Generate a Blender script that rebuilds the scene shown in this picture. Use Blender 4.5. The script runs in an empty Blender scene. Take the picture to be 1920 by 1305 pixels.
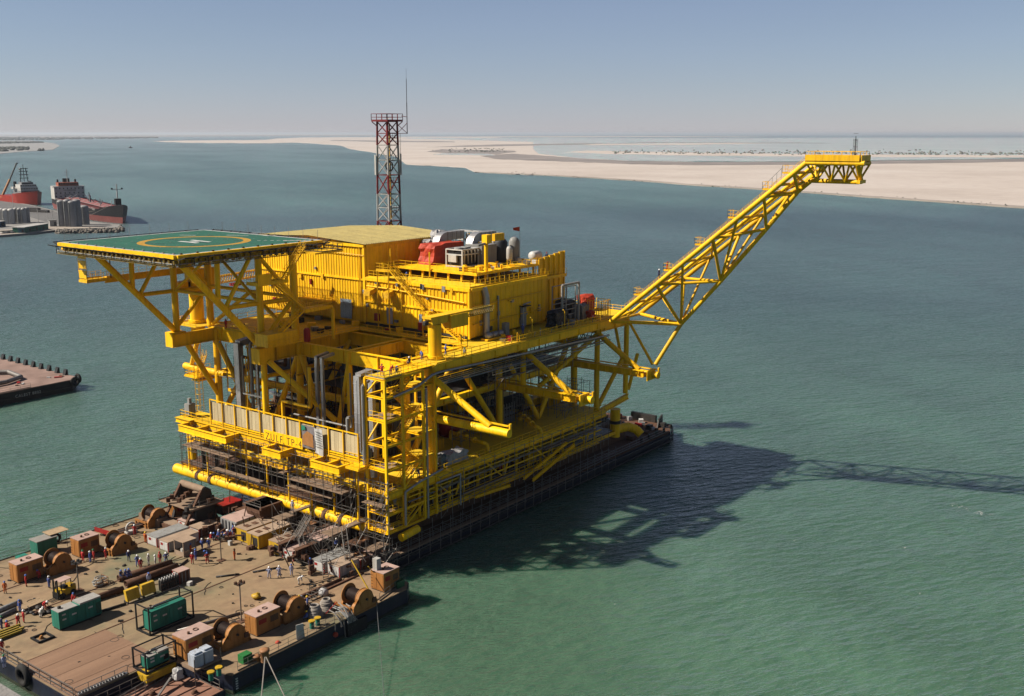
import bpy, math, random
from mathutils import Vector, Matrix, Quaternion, noise
random.seed(7)
R = math.radians
scene = bpy.context.scene
COL = scene.collection

# ---------------------------------------------------------------- camera, sky, sun, exposure
FPX, PW, PH, HORIZON, VPX, CAMZ = 1977.0, 1920.0, 1305.0, 250.0, 2490.0, 64.0
TH = math.atan((PH / 2 - HORIZON) / FPX)
PHI = math.atan((VPX - PW / 2) / (FPX / math.cos(TH)))
CAM = Vector((0, 0, CAMZ))
FW = Vector((math.cos(PHI) * math.cos(TH), math.sin(PHI) * math.cos(TH), -math.sin(TH)))
RT = Vector((math.sin(PHI), -math.cos(PHI), 0))
UP = RT.cross(FW)
cam = bpy.data.cameras.new("camera")
cam.sensor_width = 36.0
cam.lens = FPX / PW * 36.0
cam.clip_start = 1.0
cam.clip_end = 200000.0
cam_o = bpy.data.objects.new("camera", cam)
COL.objects.link(cam_o)
cam_o.matrix_world = Matrix(((RT.x, UP.x, -FW.x, CAM.x), (RT.y, UP.y, -FW.y, CAM.y), (RT.z, UP.z, -FW.z, CAM.z), (0, 0, 0, 1)))
scene.camera = cam_o

SUN_EL = R(41.0)
SUN_AZ = math.atan2(0.737, -0.676)          # direction TOWARDS the sun
world = bpy.data.worlds.new("World")
scene.world = world
world.use_nodes = True
wn = world.node_tree
wn.nodes.clear()
sky = wn.nodes.new("ShaderNodeTexSky")
sky.sky_type = 'NISHITA'
sky.sun_disc = False
sky.sun_elevation = SUN_EL
sky.sun_rotation = math.atan2(math.cos(SUN_AZ), math.sin(SUN_AZ))
sky.altitude = 0
sky.air_density = 1.0
sky.dust_density = 0.0
sky.ozone_density = 6.0
bg = wn.nodes.new("ShaderNodeBackground")
bg.inputs["Strength"].default_value = 0.050
wo = wn.nodes.new("ShaderNodeOutputWorld")
tint = wn.nodes.new("ShaderNodeMix"); tint.data_type = 'RGBA'; tint.blend_type = 'MULTIPLY'; tint.inputs[0].default_value = 1.0
tint.inputs[7].default_value = (0.553, 0.535, 0.295, 1)
wn.links.new(sky.outputs[0], tint.inputs[6]); # even veil of desert dust over the clear sky
veil = wn.nodes.new("ShaderNodeMix"); veil.data_type = 'RGBA'; veil.blend_type = 'ADD'; veil.inputs[0].default_value = 1.0
veil.inputs[7].default_value = (1.355, 1.38, 3.55, 1)
tcw = wn.nodes.new("ShaderNodeTexCoord"); sxyz = wn.nodes.new("ShaderNodeSeparateXYZ"); wn.links.new(tcw.outputs["Generated"], sxyz.inputs[0])
def wmath(op, a, b=0.0):
    q = wn.nodes.new("ShaderNodeMath"); q.operation = op
    for i, v in enumerate((a, b)):
        if hasattr(v, "links"): wn.links.new(v, q.inputs[i])
        else: q.inputs[i].default_value = v
    return q.outputs[0]
# the veil thins with the air mass: 1 - exp(-depth / sin(elevation)), the same all round
mass = wmath('DIVIDE', 0.32, wmath('MAXIMUM', sxyz.outputs[2], 0.02))
dust = wn.nodes.new("ShaderNodeTexNoise"); dust.inputs["Scale"].default_value = 2.2; dust.inputs["Detail"].default_value = 4.0
dmap = wn.nodes.new("ShaderNodeMapping"); dmap.inputs["Scale"].default_value = (1.0, 1.0, 7.0); wn.links.new(tcw.outputs["Generated"], dmap.inputs["Vector"]); wn.links.new(dmap.outputs[0], dust.inputs["Vector"])
uneven = wmath('ADD', 0.91, wmath('MULTIPLY', dust.outputs["Fac"], 0.18))
wn.links.new(wmath('MULTIPLY', uneven, wmath('SUBTRACT', 1.0, wmath('EXPONENT', wmath('MULTIPLY', mass, -1.0)))), veil.inputs[0])
wn.links.new(tint.outputs[2], veil.inputs[6]); wn.links.new(veil.outputs[2], bg.inputs[0])
wn.links.new(bg.outputs[0], wo.inputs[0])
sl = bpy.data.lights.new("sun", 'SUN')
sl.energy = 5.0
sl.angle = R(0.55)
sl.color = (1.0, 0.92, 0.80)
so = bpy.data.objects.new("sun", sl)
COL.objects.link(so)
sd = Vector((-math.cos(SUN_AZ) * math.cos(SUN_EL), -math.sin(SUN_AZ) * math.cos(SUN_EL), -math.sin(SUN_EL)))
so.rotation_euler = sd.to_track_quat('-Z', 'Y').to_euler()
so.location = (0, 200, 300)
vs = scene.view_settings
vs.view_transform = 'Standard'
vs.look = 'None'
vs.exposure = 1.0
vs.gamma = 1.0
vs.use_curve_mapping = False
scene.cycles.max_bounces = 6
scene.cycles.diffuse_bounces = 3
scene.cycles.glossy_bounces = 3
scene.cycles.volume_bounces = 0
scene.cycles.caustics_reflective = False
scene.cycles.caustics_refractive = False

def at(px, py, x=None, y=None, z=None):
    """the point of the place seen at a photo pixel, on the plane x=, y= or z="""
    d = FW * FPX + RT * (px - PW / 2) - UP * (py - PH / 2)
    if z is not None: t = (z - CAM.z) / d.z
    elif x is not None: t = (x - CAM.x) / d.x
    else: t = (y - CAM.y) / d.y
    return CAM + d * t

# ---------------------------------------------------------------- mesh helpers
V = Vector
BASE = {}
def wl(o): return BASE.get(o.name, V((0, 0, 0))) if o else V((0, 0, 0))

class MB:
    def __init__(self): self.v, self.f, self.s, self.m, self.cm = [], [], [], [], 0
    def add(self, vs, fs, smooth=False):
        b = len(self.v)
        self.v += [tuple(p) for p in vs]
        for f in fs:
            self.f.append([b + i for i in f]); self.s.append(smooth); self.m.append(self.cm)
        return self
    def mat(self, i): self.cm = i; return self
    def bx(self, x0, x1, y0, y1, z0, z1):
        return self.add([(x0,y0,z0),(x1,y0,z0),(x1,y1,z0),(x0,y1,z0),(x0,y0,z1),(x1,y0,z1),(x1,y1,z1),(x0,y1,z1)],
            [(0,3,2,1),(4,5,6,7),(0,1,5,4),(1,2,6,5),(2,3,7,6),(3,0,4,7)])
    def box(self, c, s, rz=0.0, rot=None):
        q = rot if rot is not None else Quaternion((0,0,1), rz)
        c = V(c); h = V(s) / 2; P = []
        for sz in (-1, 1):
            for sx, sy in ((-1,-1),(1,-1),(1,1),(-1,1)):
                P.append(c + q @ V((sx*h.x, sy*h.y, sz*h.z)))
        return self.add(P, [(0,3,2,1),(4,5,6,7),(0,1,5,4),(1,2,6,5),(2,3,7,6),(3,0,4,7)])
    def tube(self, p, q, r, n=8, r2=None, caps=True):
        p, q = V(p), V(q); d = q - p
        if d.length < 1e-6: return self
        d.normalize(); r2 = r if r2 is None else r2
        a = d.orthogonal().normalized(); b = d.cross(a); P = []
        for c, rr in ((p, r), (q, r2)):
            for i in range(n):
                t = 2*math.pi*i/n
                P.append(c + a*(rr*math.cos(t)) + b*(rr*math.sin(t)))
        self.add(P, [(i, (i+1) % n, n+(i+1) % n, n+i) for i in range(n)], smooth=n >= 7)
        if caps: self.add(P, [tuple(range(n-1, -1, -1)), tuple(range(n, 2*n))])
        return self
    def path(self, pts, r, n=6):
        for a, b in zip(pts, pts[1:]): self.tube(a, b, r, n)
        return self
    def bar(self, p, q, w, h, upv=(0,0,1)):
        """rectangular bar from p to q, w wide and h high"""
        p, q = V(p), V(q); d = (q - p); L = d.length
        if L < 1e-6: return self
        d.normalize(); u = V(upv); s = d.cross(u)
        if s.length < 1e-4: s = d.cross(V((1,0,0)))
        s.normalize(); u = s.cross(d); P = []
        for c in (p, q):
            for a, b in ((-1,-1),(1,-1),(1,1),(-1,1)): P.append(c + s*(a*w/2) + u*(b*h/2))
        return self.add(P, [(0,3,2,1),(4,5,6,7),(0,1,5,4),(1,2,6,5),(2,3,7,6),(3,0,4,7)])
    def ibeam(self, p, q, w, h, t=0.08, stiff=0):
        p, q = V(p), V(q)
        up = V((0,0,1))
        self.bar(p + up*(h/2 - t/2), q + up*(h/2 - t/2), w, t)
        self.bar(p - up*(h/2 - t/2), q - up*(h/2 - t/2), w, t)
        self.bar(p, q, t, h - 2*t)
        d = (q - p).normalized()
        for i in range(stiff):
            c = p + (q - p)*((i + 0.5)/stiff)
            self.bar(c - d*t/2, c + d*t/2, w*0.92, h - 2.2*t)
        return self
    def prism(self, pts, z0, z1):
        n = len(pts)
        P = [(x, y, z0) for x, y in pts] + [(x, y, z1) for x, y in pts]
        return self.add(P, [tuple(range(n-1, -1, -1)), tuple(range(n, 2*n))] + [(i, (i+1) % n, n+(i+1) % n, n+i) for i in range(n)])
    def poly3(self, pts, off):
        """a polygon in space given a thickness vector"""
        n = len(pts); off = V(off)
        P = [V(p) for p in pts] + [V(p) + off for p in pts]
        return self.add(P, [tuple(range(n-1, -1, -1)), tuple(range(n, 2*n))] + [(i, (i+1) % n, n+(i+1) % n, n+i) for i in range(n)])
    def ball(self, c, r, nu=10, nv=7, sc=(1,1,1), jit=0.0):
        c = V(c); P = []
        for j in range(nv + 1):
            ph = math.pi*j/nv
            for i in range(nu):
                t = 2*math.pi*i/nu
                k = 1 + (random.uniform(-jit, jit) if jit else 0)
                P.append(c + V((r*sc[0]*math.sin(ph)*math.cos(t)*k, r*sc[1]*math.sin(ph)*math.sin(t)*k, r*sc[2]*math.cos(ph)*k)))
        F = [(j*nu+i, (j+1)*nu+i, (j+1)*nu+(i+1) % nu, j*nu+(i+1) % nu) for j in range(nv) for i in range(nu)]
        return self.add(P, F, True)
    def lathe(self, c, prof, n=14, axis='z', smooth=True):
        c = V(c); P = []
        for r, h in prof:
            for i in range(n):
                t = 2*math.pi*i/n; a, b = r*math.cos(t), r*math.sin(t)
                P.append(c + (V((a, b, h)) if axis == 'z' else V((h, a, b)) if axis == 'x' else V((b, h, a))))
        m = len(prof)
        self.add(P, [(j*n+i, j*n+(i+1) % n, (j+1)*n+(i+1) % n, (j+1)*n+i) for j in range(m-1) for i in range(n)], smooth)
        self.add(P, [tuple(range(n-1, -1, -1)), tuple(range((m-1)*n, m*n))])
        return self
    def torus(self, c, Rr, r, axis='z', n=16, k=8, a0=0.0, a1=2*math.pi):
        c = V(c); P = []; full = abs(a1-a0-2*math.pi) < 1e-6; m = n if full else n+1
        for i in range(m):
            t = a0 + (a1-a0)*i/n
            for j in range(k):
                s = 2*math.pi*j/k; rr = Rr + r*math.cos(s); h = r*math.sin(s)
                a, b = rr*math.cos(t), rr*math.sin(t)
                P.append(c + (V((a, b, h)) if axis == 'z' else V((h, a, b)) if axis == 'x' else V((a, h, b))))
        F = [(i*k+j, ((i+1) % m)*k+j, ((i+1) % m)*k+(j+1) % k, i*k+(j+1) % k) for i in range(n) for j in range(k)]
        return self.add(P, F, True)
    def rail(self, pts, h=1.1, sp=1.6, r=0.045, mids=1):
        for p, q in zip(pts, pts[1:]):
            p, q = V(p), V(q); L = (q-p).length; n = max(1, int(round(L/sp)))
            for k in range(n+1):
                b = p + (q-p)*(k/n)
                self.tube(b, b+V((0,0,h)), r, 4, caps=False)
            for m in range(1, mids+2):
                z = V((0,0,h*m/(mids+1)))
                self.tube(p+z, q+z, r, 4, caps=False)
            self.bar(p+V((0,0,.09)), q+V((0,0,.09)), .02, .16)
        return self
    def stair(self, p, q, w, side, n=None, r=0.03):
        """flight from p (bottom) to q (top), w wide along side"""
        p, q, s = V(p), V(q), V(side).normalized()
        n = n or max(3, int((q.z-p.z)/0.24))
        for k in (-1, 1):
            o = s*(k*w/2)
            self.bar(p+o, q+o, .06, .26)
            u = V((0,0,1.0))
            self.tube(p+o+u, q+o+u, r, 4, caps=False); self.tube(p+o+u*.5, q+o+u*.5, r, 4, caps=False)
            for i in range(0, n+1, 3):
                b = p + (q-p)*(i/n) + o
                self.tube(b, b+u, r, 4, caps=False)
        d = (q-p); d.z = 0; d.normalize()
        for i in range(1, n):
            c = p + (q-p)*(i/n)
            self.bar(c - s*w/2, c + s*w/2, .26, .05)
        return self
    def build(self, name, mat, parent=None, kind=None, origin=None):
        me = bpy.data.meshes.new(name)
        if parent is not None: o0 = wl(parent)
        elif origin is not None: o0 = V(origin)
        else:
            xs = [p[0] for p in self.v]; ys = [p[1] for p in self.v]; zs = [p[2] for p in self.v]
            o0 = V(((min(xs)+max(xs))/2, (min(ys)+max(ys))/2, min(zs)))
        me.from_pydata([(p[0]-o0.x, p[1]-o0.y, p[2]-o0.z) for p in self.v], [], self.f)
        me.polygons.foreach_set("use_smooth", self.s)
        for m in (mat if isinstance(mat, (list, tuple)) else [mat]): me.materials.append(m)
        if any(self.m): me.polygons.foreach_set("material_index", self.m)
        me.update()
        o = bpy.data.objects.new(name, me); COL.objects.link(o)
        if parent is not None: o.parent = parent
        else: o.location = o0
        BASE[o.name] = o0
        if kind: o["kind"] = kind
        return o

def tag(o, label, cat, group=None):
    o["label"] = label; o["category"] = cat
    if group: o["group"] = group
    return o
def thing(name, label, cat, loc=(0,0,0), group=None, rz=0.0):
    o = bpy.data.objects.new(name, None); COL.objects.link(o)
    o.empty_display_size = 0.5
    o.location = loc; o.rotation_euler.z = rz
    BASE[o.name] = V(loc)
    return tag(o, label, cat, group)
def local(name, label, cat, loc, group=None, rz=0.0):
    """a thing whose parts are built in its own coordinates"""
    o = thing(name, label, cat, loc, group, rz); BASE[o.name] = V((0,0,0)); return o
def copy_tree(o, parent=None):
    c = o.copy(); COL.objects.link(c)
    if parent is not None: c.parent = parent
    for ch in list(o.children): copy_tree(ch, c)
    return c
def struct(mb, name, mat): return mb.build(name, mat, kind="structure")

# ---------------------------------------------------------------- materials
def mk(name):
    m = bpy.data.materials.new(name); m.use_nodes = True
    n = m.node_tree.nodes; return m, n, m.node_tree.links, n["Principled BSDF"]
def ramp(n, l, src, stops):
    r = n.new("ShaderNodeValToRGB")
    while len(r.color_ramp.elements) < len(stops): r.color_ramp.elements.new(0.5)
    for e, (p, c) in zip(r.color_ramp.elements, stops): e.position = p; e.color = (*c, 1) if len(c) == 3 else c
    l.new(src, r.inputs[0]); return r.outputs[0]
def nz(n, l, scale, detail=4, rough=0.6, vec=None, stretch=None):
    t = n.new("ShaderNodeTexNoise"); t.inputs["Scale"].default_value = scale
    t.inputs["Detail"].default_value = detail; t.inputs["Roughness"].default_value = rough
    if vec is None:
        g = n.new("ShaderNodeNewGeometry"); vec = g.outputs["Position"]
    if stretch:
        mp = n.new("ShaderNodeMapping"); mp.inputs["Scale"].default_value = stretch
        l.new(vec, mp.inputs["Vector"]); vec = mp.outputs[0]
    l.new(vec, t.inputs["Vector"]); return t.outputs["Fac"]
def mixc(n, l, fac, a, b, blend='MIX'):
    m = n.new("ShaderNodeMix"); m.data_type = 'RGBA'; m.blend_type = blend
    for s, v in ((0, fac), (6, a), (7, b)):
        if hasattr(v, "links"): l.new(v, m.inputs[s])
        else: m.inputs[s].default_value = (*v, 1) if isinstance(v, (tuple, list)) else v
    return m.outputs[2]
def paint(name, col, rough=0.5, metal=0.0, dirt=0.25, dirtcol=(0.16,0.10,0.06), scale=0.6, streak=True, bump=0.0):
    """paint with blotches, streaks of grime and small scuffs"""
    k_ = 0.545                                    # darkens every paint evenly to balance the raised exposure
    col = tuple(c*k_ for c in col); dirtcol = tuple(c*k_ for c in dirtcol)
    m, n, l, b = mk(name)
    f1 = nz(n, l, scale, 5, 0.65, stretch=(1,1,0.3) if streak else None)
    f2 = nz(n, l, scale*6, 3, 0.7)
    lo = tuple(c*0.80 for c in col); hi = tuple(min(1, c*1.08) for c in col)
    c = ramp(n, l, f1, [(0.3, lo), (0.7, hi)])
    # every piece has its own tone; rain streaks run down the faces
    oi = n.new("ShaderNodeObjectInfo")
    c = mixc(n, l, 1.0, c, ramp(n, l, oi.outputs["Random"], [(0.0, (0.84, 0.82, 0.80)), (0.5, (0.97, 0.96, 0.95)), (1.0, (1.05, 1.05, 1.05))]), 'MULTIPLY')
    if streak:
        c = mixc(n, l, 1.0, c, ramp(n, l, nz(n, l, 2.2, 3, 0.6, stretch=(1, 1, 0.07)), [(0.32, (0.80, 0.76, 0.70)), (0.50, (1.0, 1.0, 1.0)), (0.7, (1.04, 1.04, 1.04))]), 'MULTIPLY')
    if dirt > 0:
        d = ramp(n, l, f2, [(0.5, (0,0,0)), (0.8, (dirt,)*3)])
        c = mixc(n, l, d, c, dirtcol)
    l.new(c, b.inputs["Base Color"])
    b.inputs["Metallic"].default_value = metal
    b.inputs["Specular IOR Level"].default_value = 0.5 if metal > .3 else 0.22
    rr = ramp(n, l, f2, [(0.3, (rough*0.85,)*3), (0.7, (min(1, rough*1.2),)*3)])
    l.new(rr, b.inputs["Roughness"])
    if bump:
        bp = n.new("ShaderNodeBump"); bp.inputs["Strength"].default_value = bump; bp.inputs["Distance"].default_value = 0.05
        l.new(f2, bp.inputs["Height"]); l.new(bp.outputs[0], b.inputs["Normal"])
    return m
YEL = paint("yellow_paint", (1.46, 0.825, 0.003), 0.55, dirt=0.22, dirtcol=(0.62,0.34,0.03), scale=0.35)
YELO = paint("orange_yellow_paint", (1.28, 0.72, 0.008), 0.5, dirt=0.3, dirtcol=(0.4,0.2,0.05))
YDECK = paint("yellow_deck_paint", (1.10, 0.70, 0.02), 0.7, dirt=0.5, dirtcol=(0.30,0.20,0.09), scale=0.5, streak=False)
ROOFM = paint("beige_roof_sheet", (0.56, 0.45, 0.15), 0.5, dirt=0.2, scale=0.4)
CREAM = paint("cream_panel", (0.78, 0.64, 0.38), 0.6, dirt=0.25, scale=0.8)
GREEND = paint("green_deck_coating", (0.035, 0.18, 0.115), 0.65, dirt=0.3, dirtcol=(0.05,0.13,0.09), scale=0.35, streak=False)
WHITE = paint("white_paint", (0.74, 0.73, 0.70), 0.5, dirt=0.25)
AMBER = paint("amber_line_paint", (0.60, 0.33, 0.03), 0.6, dirt=0.2)
GALV = paint("galvanised_steel", (0.42, 0.43, 0.44), 0.35, 0.75, dirt=0.2, scale=0.5)
CLAD = paint("duct_cladding", (0.50, 0.50, 0.52), 0.42, 0.55, dirt=0.2, scale=0.6)
GREYP = paint("grey_paint", (0.36, 0.36, 0.35), 0.55, dirt=0.3)
DGREY = paint("dark_steel", (0.055, 0.052, 0.05), 0.6, 0.2, dirt=0.4, dirtcol=(0.15,0.08,0.05))
BLACK = paint("black_paint", (0.018, 0.018, 0.02), 0.55, dirt=0.3, dirtcol=(0.10,0.07,0.05))
RUST = paint("rusty_steel", (0.17, 0.085, 0.05), 0.85, dirt=0.6, dirtcol=(0.09,0.05,0.035), scale=1.2)
PLANK = paint("scaffold_plank", (0.36, 0.25, 0.17), 0.85, dirt=0.5, dirtcol=(0.18,0.11,0.07), scale=1.5, streak=False)
TUBEM = paint("scaffold_tube", (0.30, 0.28, 0.26), 0.5, 0.5, dirt=0.5, dirtcol=(0.16,0.09,0.05), scale=2)
RED = paint("red_paint", (0.42, 0.022, 0.018), 0.5, dirt=0.2)
TARPR = paint("red_tarpaulin", (0.66, 0.075, 0.03), 0.55, dirt=0.1, scale=2, bump=0.9)
TARPW = paint("white_tarpaulin", (0.58, 0.57, 0.57), 0.6, dirt=0.3, scale=2, bump=0.9)
TARPB = paint("grey_blue_tarpaulin", (0.16, 0.22, 0.23), 0.6, dirt=0.2, scale=2, bump=0.9)
TARPD = paint("dark_tarpaulin", (0.035, 0.04, 0.05), 0.5, dirt=0.2, scale=2, bump=0.9)
FOIL = paint("silver_blue_wrap", (0.36, 0.46, 0.56), 0.28, 0.3, dirt=0.1, scale=2.5, bump=1.0)
MASTR = paint("mast_red_paint", (0.24, 0.018, 0.022), 0.55, dirt=0.2)
MASTW = paint("mast_grey_white_paint", (0.50, 0.50, 0.49), 0.55, dirt=0.3)

# ---------------------------------------------------------------- water, land, air
def water_mat(name, deep, pale, k=1.0, refl=0.78, channel=False):
    m, n, l, b = mk(name)
    g = n.new("ShaderNodeNewGeometry")
    rot = n.new("ShaderNodeMapping"); rot.inputs["Rotation"].default_value = (0, 0, R(32)); l.new(g.outputs["Position"], rot.inputs["Vector"])
    pos = rot.outputs[0]
    patch = nz(n, l, 0.0035, 4, 0.55, vec=pos, stretch=(1.0, 0.35, 1.0))
    fine = nz(n, l, 0.03, 3, 0.6, vec=pos, stretch=(1.0, 0.5, 1.0))
    c = ramp(n, l, patch, [(0.38, deep), (0.62, pale)])
    c2 = ramp(n, l, fine, [(0.3, (0.82,)*3), (0.7, (1.12,)*3)])
    c = mixc(n, l, 1.0, c, c2, 'MULTIPLY')
    if channel:                                    # shoal water round the basin, a deeper bluer channel beyond, shoals again by the sand island
        dp = n.new("ShaderNodeVectorMath"); dp.operation = 'DOT_PRODUCT'; dp.inputs[1].default_value = (0.797/1600, 0.604/1600, 0); l.new(g.outputs["Position"], dp.inputs[0])
        wob = n.new("ShaderNodeMath"); wob.operation = 'MULTIPLY_ADD'; wob.inputs[1].default_value = 0.10; l.new(patch, wob.inputs[0])
        sub = n.new("ShaderNodeMath"); sub.operation = 'SUBTRACT'; sub.inputs[1].default_value = 0.05; l.new(dp.outputs["Value"], sub.inputs[0]); l.new(sub.outputs[0], wob.inputs[2])
        c = mixc(n, l, 1.0, c, ramp(n, l, wob.outputs[0], [(0.06, (1.28,1.22,1.08)), (0.12, (1.0,1.0,1.0)), (0.24, (0.52,0.60,0.82)), (0.50, (0.42,0.52,0.84)), (0.62, (0.78,0.88,1.2)), (0.85, (0.72,0.84,1.2))]), 'MULTIPLY')
    w1 = nz(n, l, 0.62, 3, 0.55, vec=pos, stretch=(0.45, 1.25, 1.0))
    w2 = nz(n, l, 2.1, 3, 0.6, vec=pos, stretch=(0.6, 1.3, 1.0))
    w3 = nz(n, l, 0.09, 2, 0.5, vec=pos, stretch=(0.5, 1.2, 1.0))
    def mm(op, a, bb):
        q = n.new("ShaderNodeMath"); q.operation = op
        for i, v in enumerate((a, bb)):
            if hasattr(v, "links"): l.new(v, q.inputs[i])
            else: q.inputs[i].default_value = v
        return q.outputs[0]
    # sharpen crests
    r1 = mm('POWER', w1, 1.6)
    h = mm('ADD', mm('MULTIPLY', r1, 0.52 * k), mm('ADD', mm('MULTIPLY', w2, 0.15 * k), mm('MULTIPLY', w3, 0.8 * k)))
    bp = n.new("ShaderNodeBump"); bp.inputs["Strength"].default_value = 1.0; bp.inputs["Distance"].default_value = 1.0
    gust = n.new("ShaderNodeMapRange"); gust.inputs[1].default_value = 0.38; gust.inputs[2].default_value = 0.62; gust.inputs[3].default_value = 1.6; gust.inputs[4].default_value = 1.0
    l.new(patch, gust.inputs[0]); h = mm('MULTIPLY', h, gust.outputs[0])
    l.new(h, bp.inputs["Height"])
    # turbid water body under a rough, wind-ruffled mirror
    n.remove(b); df = n.new("ShaderNodeSubsurfaceScattering"); gl = n.new("ShaderNodeBsdfGlossy"); fr = n.new("ShaderNodeFresnel"); mx = n.new("ShaderNodeMixShader")
    df.falloff = 'BURLEY'; df.inputs["Scale"].default_value = 1.0; df.inputs["Radius"].default_value = (0.8, 2.4, 2.0)
    gl.inputs["Roughness"].default_value = 0.32; gl.inputs["Color"].default_value = (1, 1, 1, 1); fr.inputs["IOR"].default_value = 1.33
    l.new(c, df.inputs["Color"])
    for q in (df, gl, fr): l.new(bp.outputs[0], q.inputs["Normal"])
    l.new(mm('MINIMUM', mm('MULTIPLY', fr.outputs[0], refl), 0.5), mx.inputs[0]); l.new(df.outputs[0], mx.inputs[1]); l.new(gl.outputs[0], mx.inputs[2])
    l.new(mx.outputs[0], n["Material Output"].inputs["Surface"])
    return m
WATER = water_mat("sea_water", (0.036, 0.079, 0.056), (0.055, 0.110, 0.070), channel=True)
LAG = water_mat("lagoon_water", (0.225, 0.25, 0.24), (0.28, 0.30, 0.285), 0.25, 0.4)
def ground_mat(name, stops, scale, stretch=None, bump=0.3, dist=1.0):
    stops = [(a, tuple(v*0.56 for v in c)) for a, c in stops]
    m, n, l, b = mk(name)
    f = nz(n, l, scale, 6, 0.62, stretch=stretch)
    f2 = nz(n, l, scale*14, 4, 0.7)
    c = ramp(n, l, f, stops)
    c = mixc(n, l, 0.6, c, ramp(n, l, f2, [(0.3, (0.8,)*3), (0.75, (1.1,)*3)]), 'MULTIPLY')
    l.new(c, b.inputs["Base Color"]); b.inputs["Roughness"].default_value = 0.9
    bp = n.new("ShaderNodeBump"); bp.inputs["Strength"].default_value = bump; bp.inputs["Distance"].default_value = dist
    l.new(f2, bp.inputs["Height"]); l.new(bp.outputs[0], b.inputs["Normal"])
    return m
SAND = ground_mat("pale_sand", [(0.25, (0.50,0.42,0.36)), (0.5, (0.63,0.54,0.475)), (0.75, (0.70,0.62,0.56))], 0.004, (1,1,1))
MUD = ground_mat("wet_mud", [(0.3, (0.17,0.145,0.135)), (0.7, (0.36,0.31,0.285))], 0.008)
SCRUB = ground_mat("mangrove_leaf", [(0.3, (0.060,0.070,0.05)), (0.7, (0.11,0.12,0.085))], 0.05)
ROCK = ground_mat("rubble_rock", [(0.3, (0.10,0.085,0.07)), (0.7, (0.27,0.235,0.20))], 0.5)
CONC = ground_mat("quay_concrete", [(0.3, (0.21,0.20,0.19)), (0.7, (0.33,0.31,0.29))], 0.06)
QSAND = ground_mat("quay_sand", [(0.3, (0.36,0.30,0.245)), (0.7, (0.48,0.41,0.34))], 0.05)

SEA = 1.7                                           # sea level; the barge deck is at 4
struct(MB().add([(-120000,-120000,SEA),(120000,-120000,SEA),(120000,120000,SEA),(-120000,120000,SEA)], [(0,1,2,3)]), "sea", WATER)
def land(name, pix, mat, z=0.6, sub=1, kind="structure", low=-0.6):
    pts = []; z += SEA
    n = len(pix)
    for i in range(n):
        a, b = pix[i], pix[(i+1) % n]
        for s in range(sub):
            t = s/sub
            px, py = a[0]+(b[0]-a[0])*t, a[1]+(b[1]-a[1])*t
            if sub > 1 and s: py += random.uniform(-0.35, 0.35)
            p = at(px, py, z=z); pts.append((p.x, p.y))
    return MB().prism(pts, low, z).build(name, mat, kind=kind)
land("sand_island", [(2100,401),(1920,388),(1800,380),(1700,373),(1600,366),(1500,359),(1400,352),(1300,346),(1200,338),(1100,332),(1000,327),
    (950,325),(890,322),(872,314),(820,311),(762,308),(742,293),(706,287),(690,284),(655,279),(640,273),(600,270),(560,267.5),(500,268.5),(400,268.2),(310,266.3),
    (285,264.4),(400,263),(500,262),(520,259.5),(560,257.8),(700,256.8),(900,256),(1000,262),(1010,280),(1090,296),(1180,302),(1300,305),(1500,304.5),(1700,302),(1920,299),(2100,296)], SAND, 0.8, 5)
WETS = ground_mat("wet_sand", [(0.3, (0.30,0.255,0.215)), (0.7, (0.44,0.38,0.33))], 0.01)
land("wet_sand", [(2100,401.8),(1920,388.8),(1800,380.8),(1700,373.7),(1600,366.7),(1500,359.6),(1400,352.6),(1300,346.6),(1200,338.6),(1100,332.5),(1000,327.4),(950,325.4),(890,322.4),
    (890,321.5),(950,324.3),(1000,326.2),(1100,331.2),(1200,337.1),(1300,345),(1400,350.9),(1500,357.7),(1600,364.6),(1700,371.5),(1800,378.3),(1920,386),(2100,398.6)], WETS, 0.95, 6)
land("mud_flat", [(2100,300),(1920,303),(1700,306),(1500,308.5),(1300,309.5),(1180,307.5),(1080,303.5),(1000,301),(930,298),(900,292),(960,288),(1010,291),(1090,297),(1180,301.5),(1300,303.5),(1500,303),(1700,300.5),(1920,297.5),(2100,294)], MUD, 1.2, 6)
land("mud_flat", [(800,284),(860,288.5),(930,289),(968,285),(965,282.5),(900,281),(830,279.5)], MUD, 1.2, 5)
land("mud_flat", [(620,264),(700,266),(854,266.8),(850,265),(700,263.4),(620,262.6)], MUD, 1.2, 4)
land("mud_flat", [(800,276),(960,273.5),(1110,270.5),(1200,269.3),(1100,268.6),(950,270.5),(860,273)], MUD, 1.2, 4)
land("lagoon", [(812,289.5),(930,291),(915,288.3),(830,287.3)], LAG, 1.5)
land("lagoon", [(1000,280),(1010,288),(1090,297),(1180,301),(1300,302.5),(1500,302),(1700,299.5),(1920,296.5),(2100,293.5),(2100,257.5),(1920,258),(1500,258.5),(1200,259),(900,258.5),(760,258.2),(770,260.2),(900,263),(1000,266)], LAG, 0.9, 3)
for i, pl in enumerate(([(1090,272),(1300,271.5),(1460,268.2),(1300,268.8),(1110,270)], [(1060,285),(1130,288),(1300,291.3),(1500,293.3),(1700,294.5),(1920,295),(2100,294.5),(2100,290),(1920,291),(1700,290),(1500,288.5),(1300,286),(1180,284),(1100,282)],
        [(900,257),(1250,256.8),(1450,256),(1250,255.3),(900,255.8)], [(1180,267.8),(1560,268.6),(1500,267.2),(1200,266.8)])):
    land("sand_bar", pl, SAND if i != 3 else MUD, 1.3, 4)
land("mud_flat", [(-80,295),(40,284.5),(100,280.5),(112,273.5),(104,269),(60,263.5),(-80,264)], ground_mat("grey_flat", [(0.3, (0.25,0.25,0.25)), (0.7, (0.36,0.345,0.33))], 0.006), 0.6, 4)
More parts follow.
